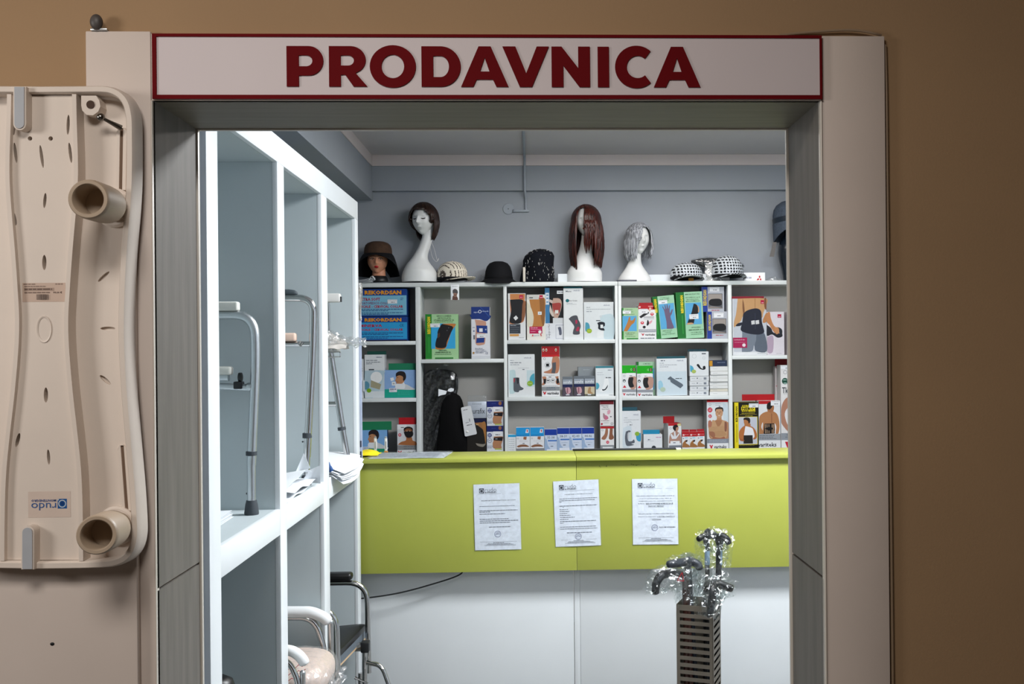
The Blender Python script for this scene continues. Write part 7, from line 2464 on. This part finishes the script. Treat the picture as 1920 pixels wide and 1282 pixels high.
for i in range(80):
    q = R(rr.uniform(200, 345))
    j = rr.uniform(0, 1)
    rad = 29.2 * kk
    if j < 0.6:
        z = rr.uniform(0.01, 0.13)
        p = Vector((2 * kk + rad * math.cos(q), rad * 0.95 * math.sin(q), z))
        d = Vector((0.001 * rr.uniform(-1, 1), 0, rr.uniform(0.005, 0.014)))
        mb.tube([p, p + d], 0.0007, None, 5)
    else:
        f = rr.uniform(0.3, 1)
        p = Vector((4 * kk + rad * f * math.cos(q), rad * f * 0.95 * math.sin(q), 0.140 + 0.062 * math.sqrt(max(0, 1 - f * f))))
        d = Vector((-math.cos(q) * 0.008, -math.sin(q) * 0.008, 0.006 * f))
        mb.tube([p, p + d], 0.0007, None, 5)
o = mb.build('stitch_threads', M_WPLA, t)
o['kind'] = 'stuff'
p = W(984, 510, 5.80)
MB().bbox((-0.088, -0.098, 0.001), (-0.074, -0.096, 0.085), 0.0008).build('price_tag', mat('tag_cream', (206, 200, 188), 0.7), t)

# --- hat in film, cards and boxes behind the busts
t = thing('wrapped_hat', 'flat black hat wrapped in clear film lying behind the plaid caps', 'hat', (W(1346, 490, 5.93).x, 5.925, Z0))
mb = MB()
rings = []
for i in range(9):
    u = i / 8
    hwid = 0.158
rr = random.Random(2)


def wh(u, v):
    q = 2 * PI * v
    x = -0.158 + 0.316 * u
    e = math.sin(PI * min(1, max(0.02, u))) ** 0.35
    hh_ = (0.020 + 0.014 * math.sin(PI * min(1, u * 1.4)) * (1 if u < 0.7 else 0.6)) * e
    return Vector((x, 0.045 * e * math.cos(q), 0.126 - 0.030 * u + hh_ * math.sin(q)))


MB().grid(wh, 30, 20, None, True).build('hat_body', M_KHAT, t)
MB().grid(crumple(lambda u, v: wh(u, v) * 1.0 + Vector((0, 0.006 * math.cos(2 * PI * v), 0.006 * math.sin(2 * PI * v))), 0.004, 4), 40, 28, None, False).build('film', FILM, t, fix=False)
MB().bbox((-0.075, -0.045, 0.0006), (0.06, 0.04, 0.100), 0.002).build('pale_stand', M_WPLA, t)
MB().grid(crumple(lambda u, v: Vector((-0.085 + 0.10 * u, -0.05 - 0.004 * math.sin(5 * u), 0.002 + 0.115 * v)), 0.006, 14), 24, 24, None, False).build('film', FILM2, t, fix=False)


def simple_box(name, label, x0, y0, x1, y1, Y, d, c, cat='box', art=None, bev=0.001):
    p = W((x0 + x1) / 2, y1, Y)
    sc = Y / F
    w, h = (x1 - x0) * sc, (y1 - y0) * sc
    o = MB().bbox((-w / 2, 0, 0), (w / 2, d, h), bev, None, seg=1).build(name, mat('card_' + c, c, 0.6, 0, 0.02, 30))
    o.location = (p.x, Y, Z0 + 0.0004)
    tag(o, label, cat)
    if art:
        a = Art((x0 + x1) / 2, y1, sc, -0.0002)
        art(a)
        a.build('front_print', o)
    return o


simple_box('white_box', 'low white box lying behind the silver wig bust', 1216, 512, 1262, 527.5, 5.93, 0.05, '#dfe6ee')
simple_box('white_box', 'small white box left of the auburn wig bust', 1046, 511, 1066, 527.5, 5.86, 0.08, '#dfe6ea')
simple_box('white_card', 'white card with blue digits and a red angular mark right of the larger plaid cap', 1394, 511, 1435, 527.5, 5.85, 0.012, '#f0f2f4', 'card',
           lambda a: (a.txt('8188', 1399.5, 518.8, 1409, 522.8, '#8c94b4', 0.02), a.poly([(1423.5, 517), (1425.5, 517), (1426, 520), (1424.4, 521.8), (1422.8, 520)], '#d42028'), a.poly([(1418.5, 525.5), (1421.5, 521.6), (1424, 523), (1422.3, 525.5)], '#d42028'), a.poly([(1424.6, 525.5), (1425, 522.8), (1427, 521.6), (1428, 525.5)], '#d42028')))
simple_box('white_card', 'low white card lying between the two plaid caps', 1318, 512, 1332, 527.5, 5.90, 0.03, '#e6eaee', 'card')
t = thing('film_packet', 'small crumpled clear film packet at the right end of the shelving top', 'plastic bag', (W(1450, 526, 5.86).x, 5.86, Z0))
MB().grid(crumple(lambda u, v: Vector((-0.05 + 0.10 * u, 0.04 * (v - 0.5), 0.003 + 0.028 * math.sin(PI * u) * math.sin(PI * v))), 0.004, 31), 20, 14, None, False).build('film', FILM2, t, fix=False)
t = thing('clear_stand', 'thin clear plastic hat stand post beside the black cloche', 'stand', (W(905, 520, 5.93).x, 5.93, Z0))
MB().bbox((-0.002, -0.002, 0), (0.002, 0.002, 0.055), 0.0005).build('post', plastic_film('stand_film', 0.5, (180, 190, 200), 0.1, 0.4), t)
# folded papers at the far left of the shelving top
t = thing('folded_papers', 'folded white papers lying on the far left end of the shelving top', 'paper', (W(688, 524, 5.80).x, 5.80, Z0))
t['_world'] = 1
for i in range(3):
    a, b = W(670 - i, 524, 5.79), W(699 + 2 * i, 520, 5.80)
    MB().grid(lambda u, v: Vector((a.x + (b.x - a.x) * u, 5.772 + 0.05 * v, Z0 + 0.001 + 0.007 * i + 0.016 * u * u * (0.5 + 0.25 * i) + 0.003 * math.sin(9 * v + i) * u)), 10, 6, None, True, 0.0008).build('sheet', M_PAPER, t)
b = W(700, 518, 5.795)
MB().grid(crumple(lambda u, v: Vector((b.x - 0.02 + 0.032 * u, 5.775 + 0.03 * v, Z0 + 0.018 + 0.022 * math.sin(PI * u))), 0.004, 9), 10, 8, None, True, 0.0008).build('sheet', M_PAPER, t)

# --- conduit on the back wall
M_COND = mat('conduit_paint', (160, 168, 178), 0.6, 0, 0.02, 20)
t = thing('wall_conduit', 'thin painted conduit dropping from the ceiling down the back wall', 'conduit', (W(983, 330, 5.95).x, 5.95, W(983, 395, 5.95).z))
t['_world'] = 1
yb_ = SHOP_B - 0.041
pts = [W(977.5, 243, yb_), W(983, 294, yb_)]
a = W(983.5, 294, yb_)
MB().tube([(a.x, 4.75, CEIL - 0.008), (a.x, yb_ - 0.012, CEIL - 0.008)], 0.0075, None, 10).build('ceiling_run', M_COND, t)
bt = W(986, 392, yb_)
MB().tube(fillet([(a.x, yb_ - 0.010, CEIL - 0.004), (a.x, yb_ - 0.010, zbb - 0.0), (bt.x, SHOP_B - 0.008, zbb - 0.05), (bt.x, SHOP_B - 0.008, bt.z)], 0.01, 3), 0.0075, None, 10).build('conduit_pipe', M_COND, t)
c = W(963, 395, SHOP_B - 0.008)
MB().bbox((c.x, SHOP_B - 0.016, c.z - 0.008), (W(992, 395, SHOP_B).x, SHOP_B - 0.0005, c.z + 0.006), 0.002).build('cable_duct', M_COND, t)
MB().bbox((c.x - 0.005, SHOP_B - 0.018, c.z - 0.010), (c.x + 0.006, SHOP_B - 0.0005, c.z + 0.008), 0.002).build('end_clip', mat('conduit_clip', (130, 138, 148), 0.6), t)
c = W(953, 391.5, SHOP_B - 0.006)
t = thing('junction_box', 'round painted junction box cover beside the conduit on the back wall', 'junction box', (c.x, SHOP_B - 0.0005, c.z))
MB().lathe((0, 0, 0), [(0.033, 0), (0.033, 0.003), (0.031, 0.005), (0.001, 0.0055)], None, 32, rot=Matrix.Rotation(PI / 2, 3, 'X')).build('cover', M_COND, t)
MB().ell((0, -0.0055, 0), (0.003, 0.0015, 0.003), None, 10, 6).build('screw', M_BLACK, t)

# ================================================================ commode chairs by the white unit
M_VINYL = mat('black_vinyl', (12, 12, 14), 0.38, 0, 0.05, 30, 0.08, 120)
M_SIDE = mat('seat_side_grey', (98, 108, 118), 0.6, 0, 0.03, 30)
M_PLY = mat('plywood', (208, 178, 140), 0.6, 0, 0.08, 20)
YA, YN = 4.20, 3.79                            # far and near side of the black chair
t = thing('commode_wheelchair', 'chrome framed commode wheelchair with black padded seat and armrest beside the white unit', 'wheelchair', (-0.95, 4.0, 0))
t['_world'] = 1
tr = 0.0115
Xs = WX(690, 1110, -0.70).x
fx = W(688, 1110, YA).x
az = W(660, 1092, YA).z
for Y, sd in ((YA, 0), (YN, 1)):
    f = fx if sd == 0 else W(630.5, 1200, YN).x
    pts = [Vector((-1.22, Y, az)), Vector((f, Y, az)), Vector((f + 0.006, Y, 0.30))]
    MB().tube(fillet(pts, 0.085, 8), tr, None, 18).build('side_frame', M_CHROME, t)
    pts = [Vector((-1.22, Y, 0.95)), Vector((-1.22, Y, 0.06))]
    MB().tube(pts, tr, None, 14).build('rear_post', M_CHROME, t)
    MB().tube([Vector((-1.22, Y, 0.40)), Vector((f, Y, 0.40))], tr * 0.9, None, 14).build('seat_rail', M_CHROME, t)
    x1 = W(661, 1080, Y).x if sd == 0 else -0.86
    MB().bbox((-1.15, Y - 0.028, az + tr - 0.001), (x1, Y + 0.028, az + tr + 0.032), 0.013, seg=3).build('armrest', M_VINYL, t)
    # castor
    MB().tube([Vector((f - 0.03, Y, 0.30)), Vector((f - 0.03, Y, 0.13))], 0.010, None, 12).build('castor_stem', M_CHROME, t)
    w = MB().lathe((f - 0.05, Y, 0.06), [(0.02, -0.014), (0.056, -0.013), (0.06, -0.008), (0.06, 0.008), (0.056, 0.013), (0.02, 0.014)], None, 28, rot=Matrix.Rotation(PI / 2, 3, 'X'))
    w.build('castor', M_BLACK, t)
    MB().lathe((-1.18, Y, 0.10), [(0.02, -0.014), (0.094, -0.013), (0.10, -0.008), (0.10, 0.008), (0.094, 0.013), (0.02, 0.014)], None, 28, rot=Matrix.Rotation(PI / 2, 3, 'X')).build('rear_wheel', M_BLACK, t)
# seat: padded top, grey band, plywood edge
q = [WZ(634, 1228, 0.475), WZ(689, 1172, 0.475), Vector((-1.13, 4.17, 0.475)), Vector((-1.13, 3.80, 0.475))]


def slab(z0, z1, inset, m, name, r=0.035):
    c = sum(q, Vector()) / 4
    pts = []
    for i in range(4):
        a, b, d = q[i - 1], q[i], q[(i + 1) % 4]
        pts.append(b)
    ring = fillet([pts[3] * 0.5 + pts[0] * 0.5, pts[0], pts[1], pts[2], pts[3], pts[3] * 0.5 + pts[0] * 0.5], r, 6)[:-1]
    R0 = [Vector((p.x, p.y, z0)) for p in ring]
    out = []
    for f_, z in ((1.0, z0), (1.0, z1 - 0.3 * (z1 - z0)), (0.99, z1 - 0.1 * (z1 - z0)), (0.96, z1), (0.6, z1 + 0.004), (0.05, z1 + 0.005)) if inset else ((1.0, z0), (1.0, z1)):
        out.append([Vector((c.x + (p.x - c.x) * f_, c.y + (p.y - c.y) * f_, z)) for p in ring])
    MB().loft(out, None, True, bool(inset)).build(name, m, t)


slab(0.462, 0.486, 1, M_VINYL, 'seat')
slab(0.432, 0.4618, 0, M_SIDE, 'seat_band')
slab(0.424, 0.4318, 0, M_PLY, 'seat_board')
# footrest hanger with clamp
h0 = W(681, 1200, 4.12)
hx = W(686, 1195, 4.12).x
MB().tube(fillet([Vector((hx - 0.05, 4.13, 0.43)), W(684, 1205, 4.13), W(684, 1282, 4.13) + Vector((0, 0, -0.05))], 0.03, 6), 0.0105, None, 14).build('footrest_tube', M_CHROME, t)
MB().bbox((W(677, 1200, 4.12).x, 4.10, W(684, 1222, 4.12).z), (W(693, 1200, 4.12).x, 4.145, W(684, 1202, 4.12).z), 0.006).build('clamp', M_BLACK, t)
MB().tube(fillet([W(688, 1242, 4.10), W(716, 1247, 4.08), W(742, 1320, 4.05)], 0.05, 8), 0.0095, None, 14).build('footrest_tube', M_CHROME, t)
p = W(690, 1280, 4.0)
MB().bbox((p.x - 0.03, 3.86, p.z - 0.03), (p.x + 0.06, 4.02, p.z - 0.018), 0.004, rot=Matrix.Rotation(R(-8), 3, 'Y')).build('footplate', M_CHROME, t)
a, b = W(665, 1270, 3.95), W(690, 1281, 3.95)
MB().tube([a, b], [0.010, 0.005], None, 10, squash=0.5).build('lever', M_BLACK, t)

# white armed shower commode inside the middle bay
t = thing('commode_chair', 'chrome commode chair with thick white plastic arms in the lower middle bay', 'commode chair', (-1.0, 3.4, 0))
t['_world'] = 1
M_ARM = mat('arm_white_plastic', (236, 238, 238), 0.35, 0, 0.01, 20)
for Y, (xa_, ya_, xc, yc, xd), (tp) in ((3.62, (535, 1148, 592, 1150, 626), 0), (3.15, (535, 1222, 560, 1228, 574), 1)):
    if tp == 0:
        path = [W(500, 1147, Y), W(560, 1147, Y), W(584, 1148, Y), W(606, 1157, Y), W(618, 1168, Y)]
        rad = [0.0205] * 5
        leg = [W(500, 1157, Y), W(590, 1157, Y), W(607, 1215, Y), W(609, 1300, Y) + Vector((0, 0, -0.30))]
        rl = 0.0115
    else:
        path = [W(500, 1218, Y), W(540, 1219, Y), W(556, 1225, Y), W(567, 1236, Y), W(572, 1247, Y)]
        rad = [0.017, 0.017, 0.017, 0.016, 0.011]
        leg = [W(500, 1235, Y), W(541, 1237, Y), W(558, 1275, Y), W(559, 1330, Y) + Vector((0, 0, -0.25))]
        rl = 0.0095
    pp = bez(path, 6)
    rr_ = [rad[0]] * (len(pp) - 4) + [rad[0] * 0.97, rad[0] * 0.9, rad[0] * 0.7, rad[0] * 0.3]
    MB().tube(pp, rr_, None, 18).build('arm_pad', M_ARM, t)
    lg = fillet(leg, [0.07, 0.03] if tp == 0 else [0.045, 0.02], 8)
    lg[-1].z = 0.03
    MB().tube(lg, rl, None, 16).build('arm_tube', M_CHROME, t)
    MB().lathe((lg[-1].x, lg[-1].y, 0.0), [(0.017, 0), (0.018, 0.004), (0.014, 0.04)], None, 18).build('rubber_foot', M_RUB, t)
    b2 = lg[-1] + Vector((0.02 if tp == 0 else 0.012, 0.012, 0))
    zt_ = W(613, 1168, Y).z if tp == 0 else W(563, 1264, Y).z
    MB().tube([(b2.x, b2.y, zt_), (b2.x, b2.y, 0.03)], rl * 0.95, None, 14).build('front_leg', M_CHROME, t)
    MB().ell((b2.x, b2.y, zt_), (rl, rl, rl)).build('tube_cap', M_ALU, t)
    MB().lathe((b2.x, b2.y, 0.0), [(0.017, 0), (0.018, 0.004), (0.0135, 0.04)], None, 18).build('rubber_foot', M_RUB, t)
MB().bbox((-1.2, 3.17, 0.46), (-0.80, 3.60, 0.50), 0.015).build('seat', M_ARM, t)
# wrapped pink cushion lying on it
t = thing('wrapped_cushion', 'pale pink cushion with red print wrapped in clear film on the lower commode seat', 'cushion', (-0.845, 3.40, 0.501))
t['_world'] = 1
c = W(588, 1262, 3.36)
M_CUSH = mat('pink_cushion', (222, 200, 188), 0.5, 0, 0.03, 30)


def cush(s_):
    rings = []
    for i in range(17):
        ph = -PI / 2 + PI * i / 16
        r_ = max(0.002, abs(math.cos(ph))) ** 0.45
        z = math.copysign(abs(math.sin(ph)) ** 0.8, math.sin(ph))
        ring = []
        for j in range(36):
            q_ = 2 * PI * j / 36
            cx_, sy_ = math.copysign(abs(math.cos(q_)) ** 0.6, math.cos(q_)), math.copysign(abs(math.sin(q_)) ** 0.6, math.sin(q_))
            ring.append(Vector((-0.845 + 0.15 * s_ * r_ * cx_, 3.40 + 0.165 * s_ * r_ * sy_, 0.502 + 0.058 * s_ + 0.058 * s_ * z)))
        rings.append(ring)
    return rings


MB().loft(cush(1.0), None, True).build('cushion', M_CUSH, t)
rg = cush(1.03)
g = crumple(lambda u, v: rg[min(16, int(u * 16))][int(v * 36) % 36], 0.006, 17)
MB().grid(g, 16, 36, None, False).build('film', FILM, t, fix=False)
e0 = W(632, 1268, 3.34)
MB().grid(crumple(lambda u, v: Vector((-0.71 + 0.07 * u, 3.36 + 0.06 * (v - 0.5), 0.53 + 0.05 * (v - 0.4) * (0.6 + u) + 0.01 * u)), 0.013, 23), 24, 20, None, False).build('film', FILM2, t, fix=False)
zf = 3.40 - 0.166
a = Art(0, 0, 1, 0)
a.mb = MB()
for i in range(3):
    v, f = text2d('CARE', 0.02)
    w_, h_ = 0.055, 0.012
    x0, z0_ = W(541, 1258, zf).x - 0.002, W(541, 1258, zf).z - 0.018 * i + 0.004
    a.mb.add([(x0 + p[0] * w_ + 0.3 * p[1] * h_, zf - 0.0015, z0_ + p[1] * h_ + 0.25 * p[0] * w_) for p in v], f, ink('#d84858')) if False else a.mb.tube([(x0, zf - 0.001, z0_), (x0 + 0.012, zf - 0.001, z0_ + 0.010), (x0 + 0.022, zf - 0.001, z0_ + 0.004), (x0 + 0.034, zf - 0.001, z0_ + 0.016), (x0 + 0.046, zf - 0.001, z0_ + 0.010), (x0 + 0.056, zf - 0.001, z0_ + 0.020)], 0.0012, ink('#d84858'), 6)
a.mb.build('red_print', None, t)
# dark thing low in the nearest bay
p = W(420, 1283, 2.75)
t = thing('black_boot_tip', 'rounded black object just peeping into the lower nearest bay at the bottom edge', 'object', (p.x - 0.03, 2.75, 0.0))
hz = W(420, 1268, 2.75).z
mb = MB()
mb.loft([[Vector((r_ * 0.062 * math.cos(q_), r_ * 0.05 * math.sin(q_), z)) for q_ in [2 * PI * i / 28 for i in range(28)]] for r_, z in ((1, 0), (1.02, 0.02), (1, hz * 0.5), (0.97, hz - 0.03), (0.85, hz - 0.01), (0.55, hz), (0.02, hz + 0.001))], None, True)
mb.build('body', M_VINYL, t)
MB().lathe((0, 0, hz - 0.05), [(0.0635, 0), (0.0645, 0.004), (0.0645, 0.012), (0.0625, 0.016)], None, 28, 1, 0.82).build('band', M_BLACK, t)

# ================================================================ cane stand and canes
YT = 3.93
cs = W(1307, 1150, YT)
yaw = R(-22)
HS = W(1290, 1136, 3.86).z
hw = 0.0725
M_ST = mat('stand_grey', (106, 98, 87), 0.5, 0.2, 0.04, 30)
base = W(1311, 1282, YT)
t = thing('cane_stand', 'tall square grey brown slotted metal stand holding the wrapped canes', 'stand', (cs.x + 0.006, YT, 0), (0, 0, yaw))


def panel(name, fn):
    """slotted sheet: frame strips and slats with open slots between"""
    mb = MB()
    th = 0.0015
    w = hw - 0.002
    bx = lambda a, b, c, d: mb.box((a, -th / 2, c), (b, th / 2, d))
    edge = 0.012
    bx(-w, -w + edge, 0, HS)
    bx(w - edge, w, 0, HS)
    z = HS
    pitch, slot = 0.0275, 0.0125
    bx(-w + edge, w - edge, HS - 0.022, HS)
    z = HS - 0.022
    n = 0
    while z - slot > 0.03:
        z2 = z - pitch
        bx(-w + edge, w - edge, z2, z - slot)
        z = z2
        n += 1
    bx(-w + edge, w - edge, 0, z)
    mb.v = [fn(p) for p in mb.v]
    o = mb.build(name, M_ST, t)
    return o


panel('slotted_panel', lambda p: Vector((p.x, -hw + p.y, p.z)))
MB().box((-hw + 0.002, hw - 0.001, 0), (hw - 0.002, hw + 0.0005, HS)).build('back_sheet', M_ST, t)
panel('slotted_panel', lambda p: Vector((hw + p.y, p.x, p.z)))
MB().box((-hw - 0.0005, -hw + 0.002, 0), (-hw + 0.001, hw - 0.002, HS)).build('side_sheet', M_ST, t)
MB().box((-hw + 0.003, -hw + 0.003, 0.001), (hw - 0.003, hw - 0.003, 0.004)).build('bottom', M_ST, t)
M_DK = mat('cane_dark', (12, 13, 16), 0.4, 0, 0.06, 30, spec=0.3)
M_DG = mat('cane_grey', (38, 42, 50), 0.4, 0, 0.06, 30, spec=0.35)
M_BR = mat('cane_brown', (66, 34, 26), 0.35, 0, 0.10, 14, coat=0.2)
rotS = Matrix.Rotation(yaw, 3, 'Z')


def inst(ix, iy):
    v = rotS @ Vector((ix, iy, 0))
    return Vector((cs.x + 0.006 + v.x, YT + v.y, 0.006))


CFILM = plastic_film('cane_film', 0.075, (225, 232, 228), 0.08, 0.14)


def cane(label, ix, iy, handle, rh, mh, ms, seed, sticker=None, rs=0.0095, film=0.028):
    """handle: pixel path (x, y, Y) from the shaft top to the tip"""
    foot = inst(ix, iy)
    hp = [W(*h) for h in handle]
    t = thing('walking_cane', label, 'cane', (foot.x, foot.y, foot.z))
    t['_world'] = 1
    top = hp[0]
    MB().tube([foot + Vector((0, 0, 0.02)), top * 0.5 + foot * 0.5, top], rs, None, 14).build('shaft', ms, t)
    MB().lathe(foot, [(0.013, 0), (0.014, 0.003), (0.0105, 0.03), (0.0098, 0.034)], None, 16).build('ferrule', M_RUB, t)
    pts = bez(hp, 6)
    L = len(pts)
    rh *= 1.25
    rad = [rh * (0.85 + 0.2 * math.sin(PI * i / (L - 1))) for i in range(L)]
    rad[-1] *= 0.55
    rad[-2] *= 0.9
    MB().tube(pts, rad, None, 16).build('handle', mh, t)
    if sticker:
        x0, y0, x1, y1, Y = sticker
        a, b = W(x0, y1, Y), W(x1, y0, Y)
        ax = Vector(((a.x + b.x) / 2, 0, 0))
        d = top - foot
        mid = foot + d * ((a.z + b.z) / 2 - foot.z) / d.z
        q_ = Vector((0, 0, 1)).rotation_difference(d.normalized()).to_matrix()
        h_ = b.z - a.z
        MB().lathe(mid, [(rs + 0.0012, -h_ / 2), (rs + 0.0012, h_ / 2)], None, 14, cap=False, rot=q_).build('label_sleeve', mat('label_blue_white', (150, 178, 204), 0.5, 0, 0.1, 60), t)
    # clear bag: a crumpled sleeve round the handle, open downwards
    rr = random.Random(seed)
    lo = top + (foot - top) * 0.16
    low = [lo, top * 0.6 + lo * 0.4] + hp
    cp = bez(low, 7)
    n = 22

    def bag(u, v):
        i = u * (len(cp) - 1)
        k = min(len(cp) - 2, int(i))
        p = cp[k] * (1 - (i - k)) + cp[k + 1] * (i - k)
        tn = (cp[min(k + 2, len(cp) - 1)] - cp[max(k - 1, 0)]).normalized()
        s_ = Vector((0, -1, 0)).cross(tn)
        s_ = s_.normalized() if s_.length > 1e-4 else Vector((1, 0, 0))
        w_ = tn.cross(s_)
        R_ = rh + film * (0.55 + 0.45 * math.sin(PI * min(1, u * 1.1))) * (1 - 0.55 * max(0, u - 0.85) / 0.15)
        sag = Vector((0, 0, -film * 0.7 * math.sin(PI * u)))
        return p + (s_ * math.cos(2 * PI * v) * 1.15 + w_ * math.sin(2 * PI * v) * 0.9) * R_ + sag
    MB().grid(crumple(bag, film * 0.45, seed, 1.3), 56, 34, None, False).build('film_bag', CFILM, t, fix=False)
    return t


cane('black crook cane curving to the far left of the stand, red triangle on its film', -0.045, -0.01, [(1283, 1078, 3.90), (1272, 1077, 3.88), (1256, 1074, 3.85), (1240, 1079, 3.81), (1231, 1092, 3.80), (1229, 1106, 3.80), (1230, 1114, 3.80)], 0.0128, M_DK, M_BR, 3)
cane('grey handled cane pointing left above the black crook, with a brown shaft', -0.02, -0.02, [(1288, 1064, 3.915), (1289, 1054, 3.91), (1282, 1054, 3.89), (1266, 1056, 3.84), (1250, 1059, 3.83)], 0.0135, M_DG, M_BR, 5)
cane('grey curved cane drooping right in front of the tall pair, with a dark shaft', 0.0, 0.01, [(1292, 1062, 3.93), (1288, 1051, 3.92), (1298, 1053, 3.88), (1309, 1059, 3.87), (1312, 1068, 3.86)], 0.0125, M_DG, M_DG, 8)
cane('left cane of the tall pair with pale blue label and folding black handle', 0.02, 0.045, [(1326, 1022, 3.98), (1324, 1012, 3.98), (1328, 1004, 3.97), (1318, 1006, 3.97), (1307, 1012, 3.96)], 0.0105, M_DK, M_DK, 11, (1318, 1032, 1325, 1058, 3.98))
cane('right cane of the tall pair with pale blue label and black T handle', 0.05, 0.05, [(1350, 1026, 4.0), (1350, 1012, 4.0), (1342, 1006, 3.99), (1326, 997, 3.98), (1322, 994, 3.98)], 0.0115, M_DK, M_DK, 13, (1346, 1031, 1354, 1058, 4.0))
cane('black cane with handle ending at the right of the tall pair', 0.055, 0.03, [(1347, 1018, 3.96), (1347, 1008, 3.96), (1354, 1005, 3.95), (1363, 1011, 3.94), (1367, 1020, 3.94)], 0.011, M_DK, M_DK, 15)
cane('black handled cane pointing right at the level of the stand top', 0.03, 0.0, [(1322, 1104, 3.92), (1330, 1094, 3.90), (1344, 1094, 3.84), (1360, 1099, 3.83), (1375, 1104, 3.82)], 0.013, M_DK, M_DG, 17)
cane('black crook cane bending down toward the viewer before the stand front', 0.02, -0.02, [(1326, 1094, 3.91), (1333, 1092, 3.87), (1336, 1104, 3.79), (1334, 1128, 3.77), (1330, 1158, 3.76)], 0.0125, M_DK, M_DK, 19)
# red warning print on one of the film bags
o = MB()
tri = [W(1270, 1088, 3.78), W(1282, 1089, 3.78), (W(1279, 1073, 3.78))]
for i in range(3):
    o.tube([tri[i], tri[(i + 1) % 3]], 0.0014, None, 6)
o = o.build('warning_print', ink('#a8202c'))
o.parent = [q for q in S.objects if q.name == 'walking_cane'][0]
o.matrix_parent_inverse = Matrix.Translation(-Vector(o.parent.location))

for o in list(S.objects):
    if '_world' in o:
        del o['_world']
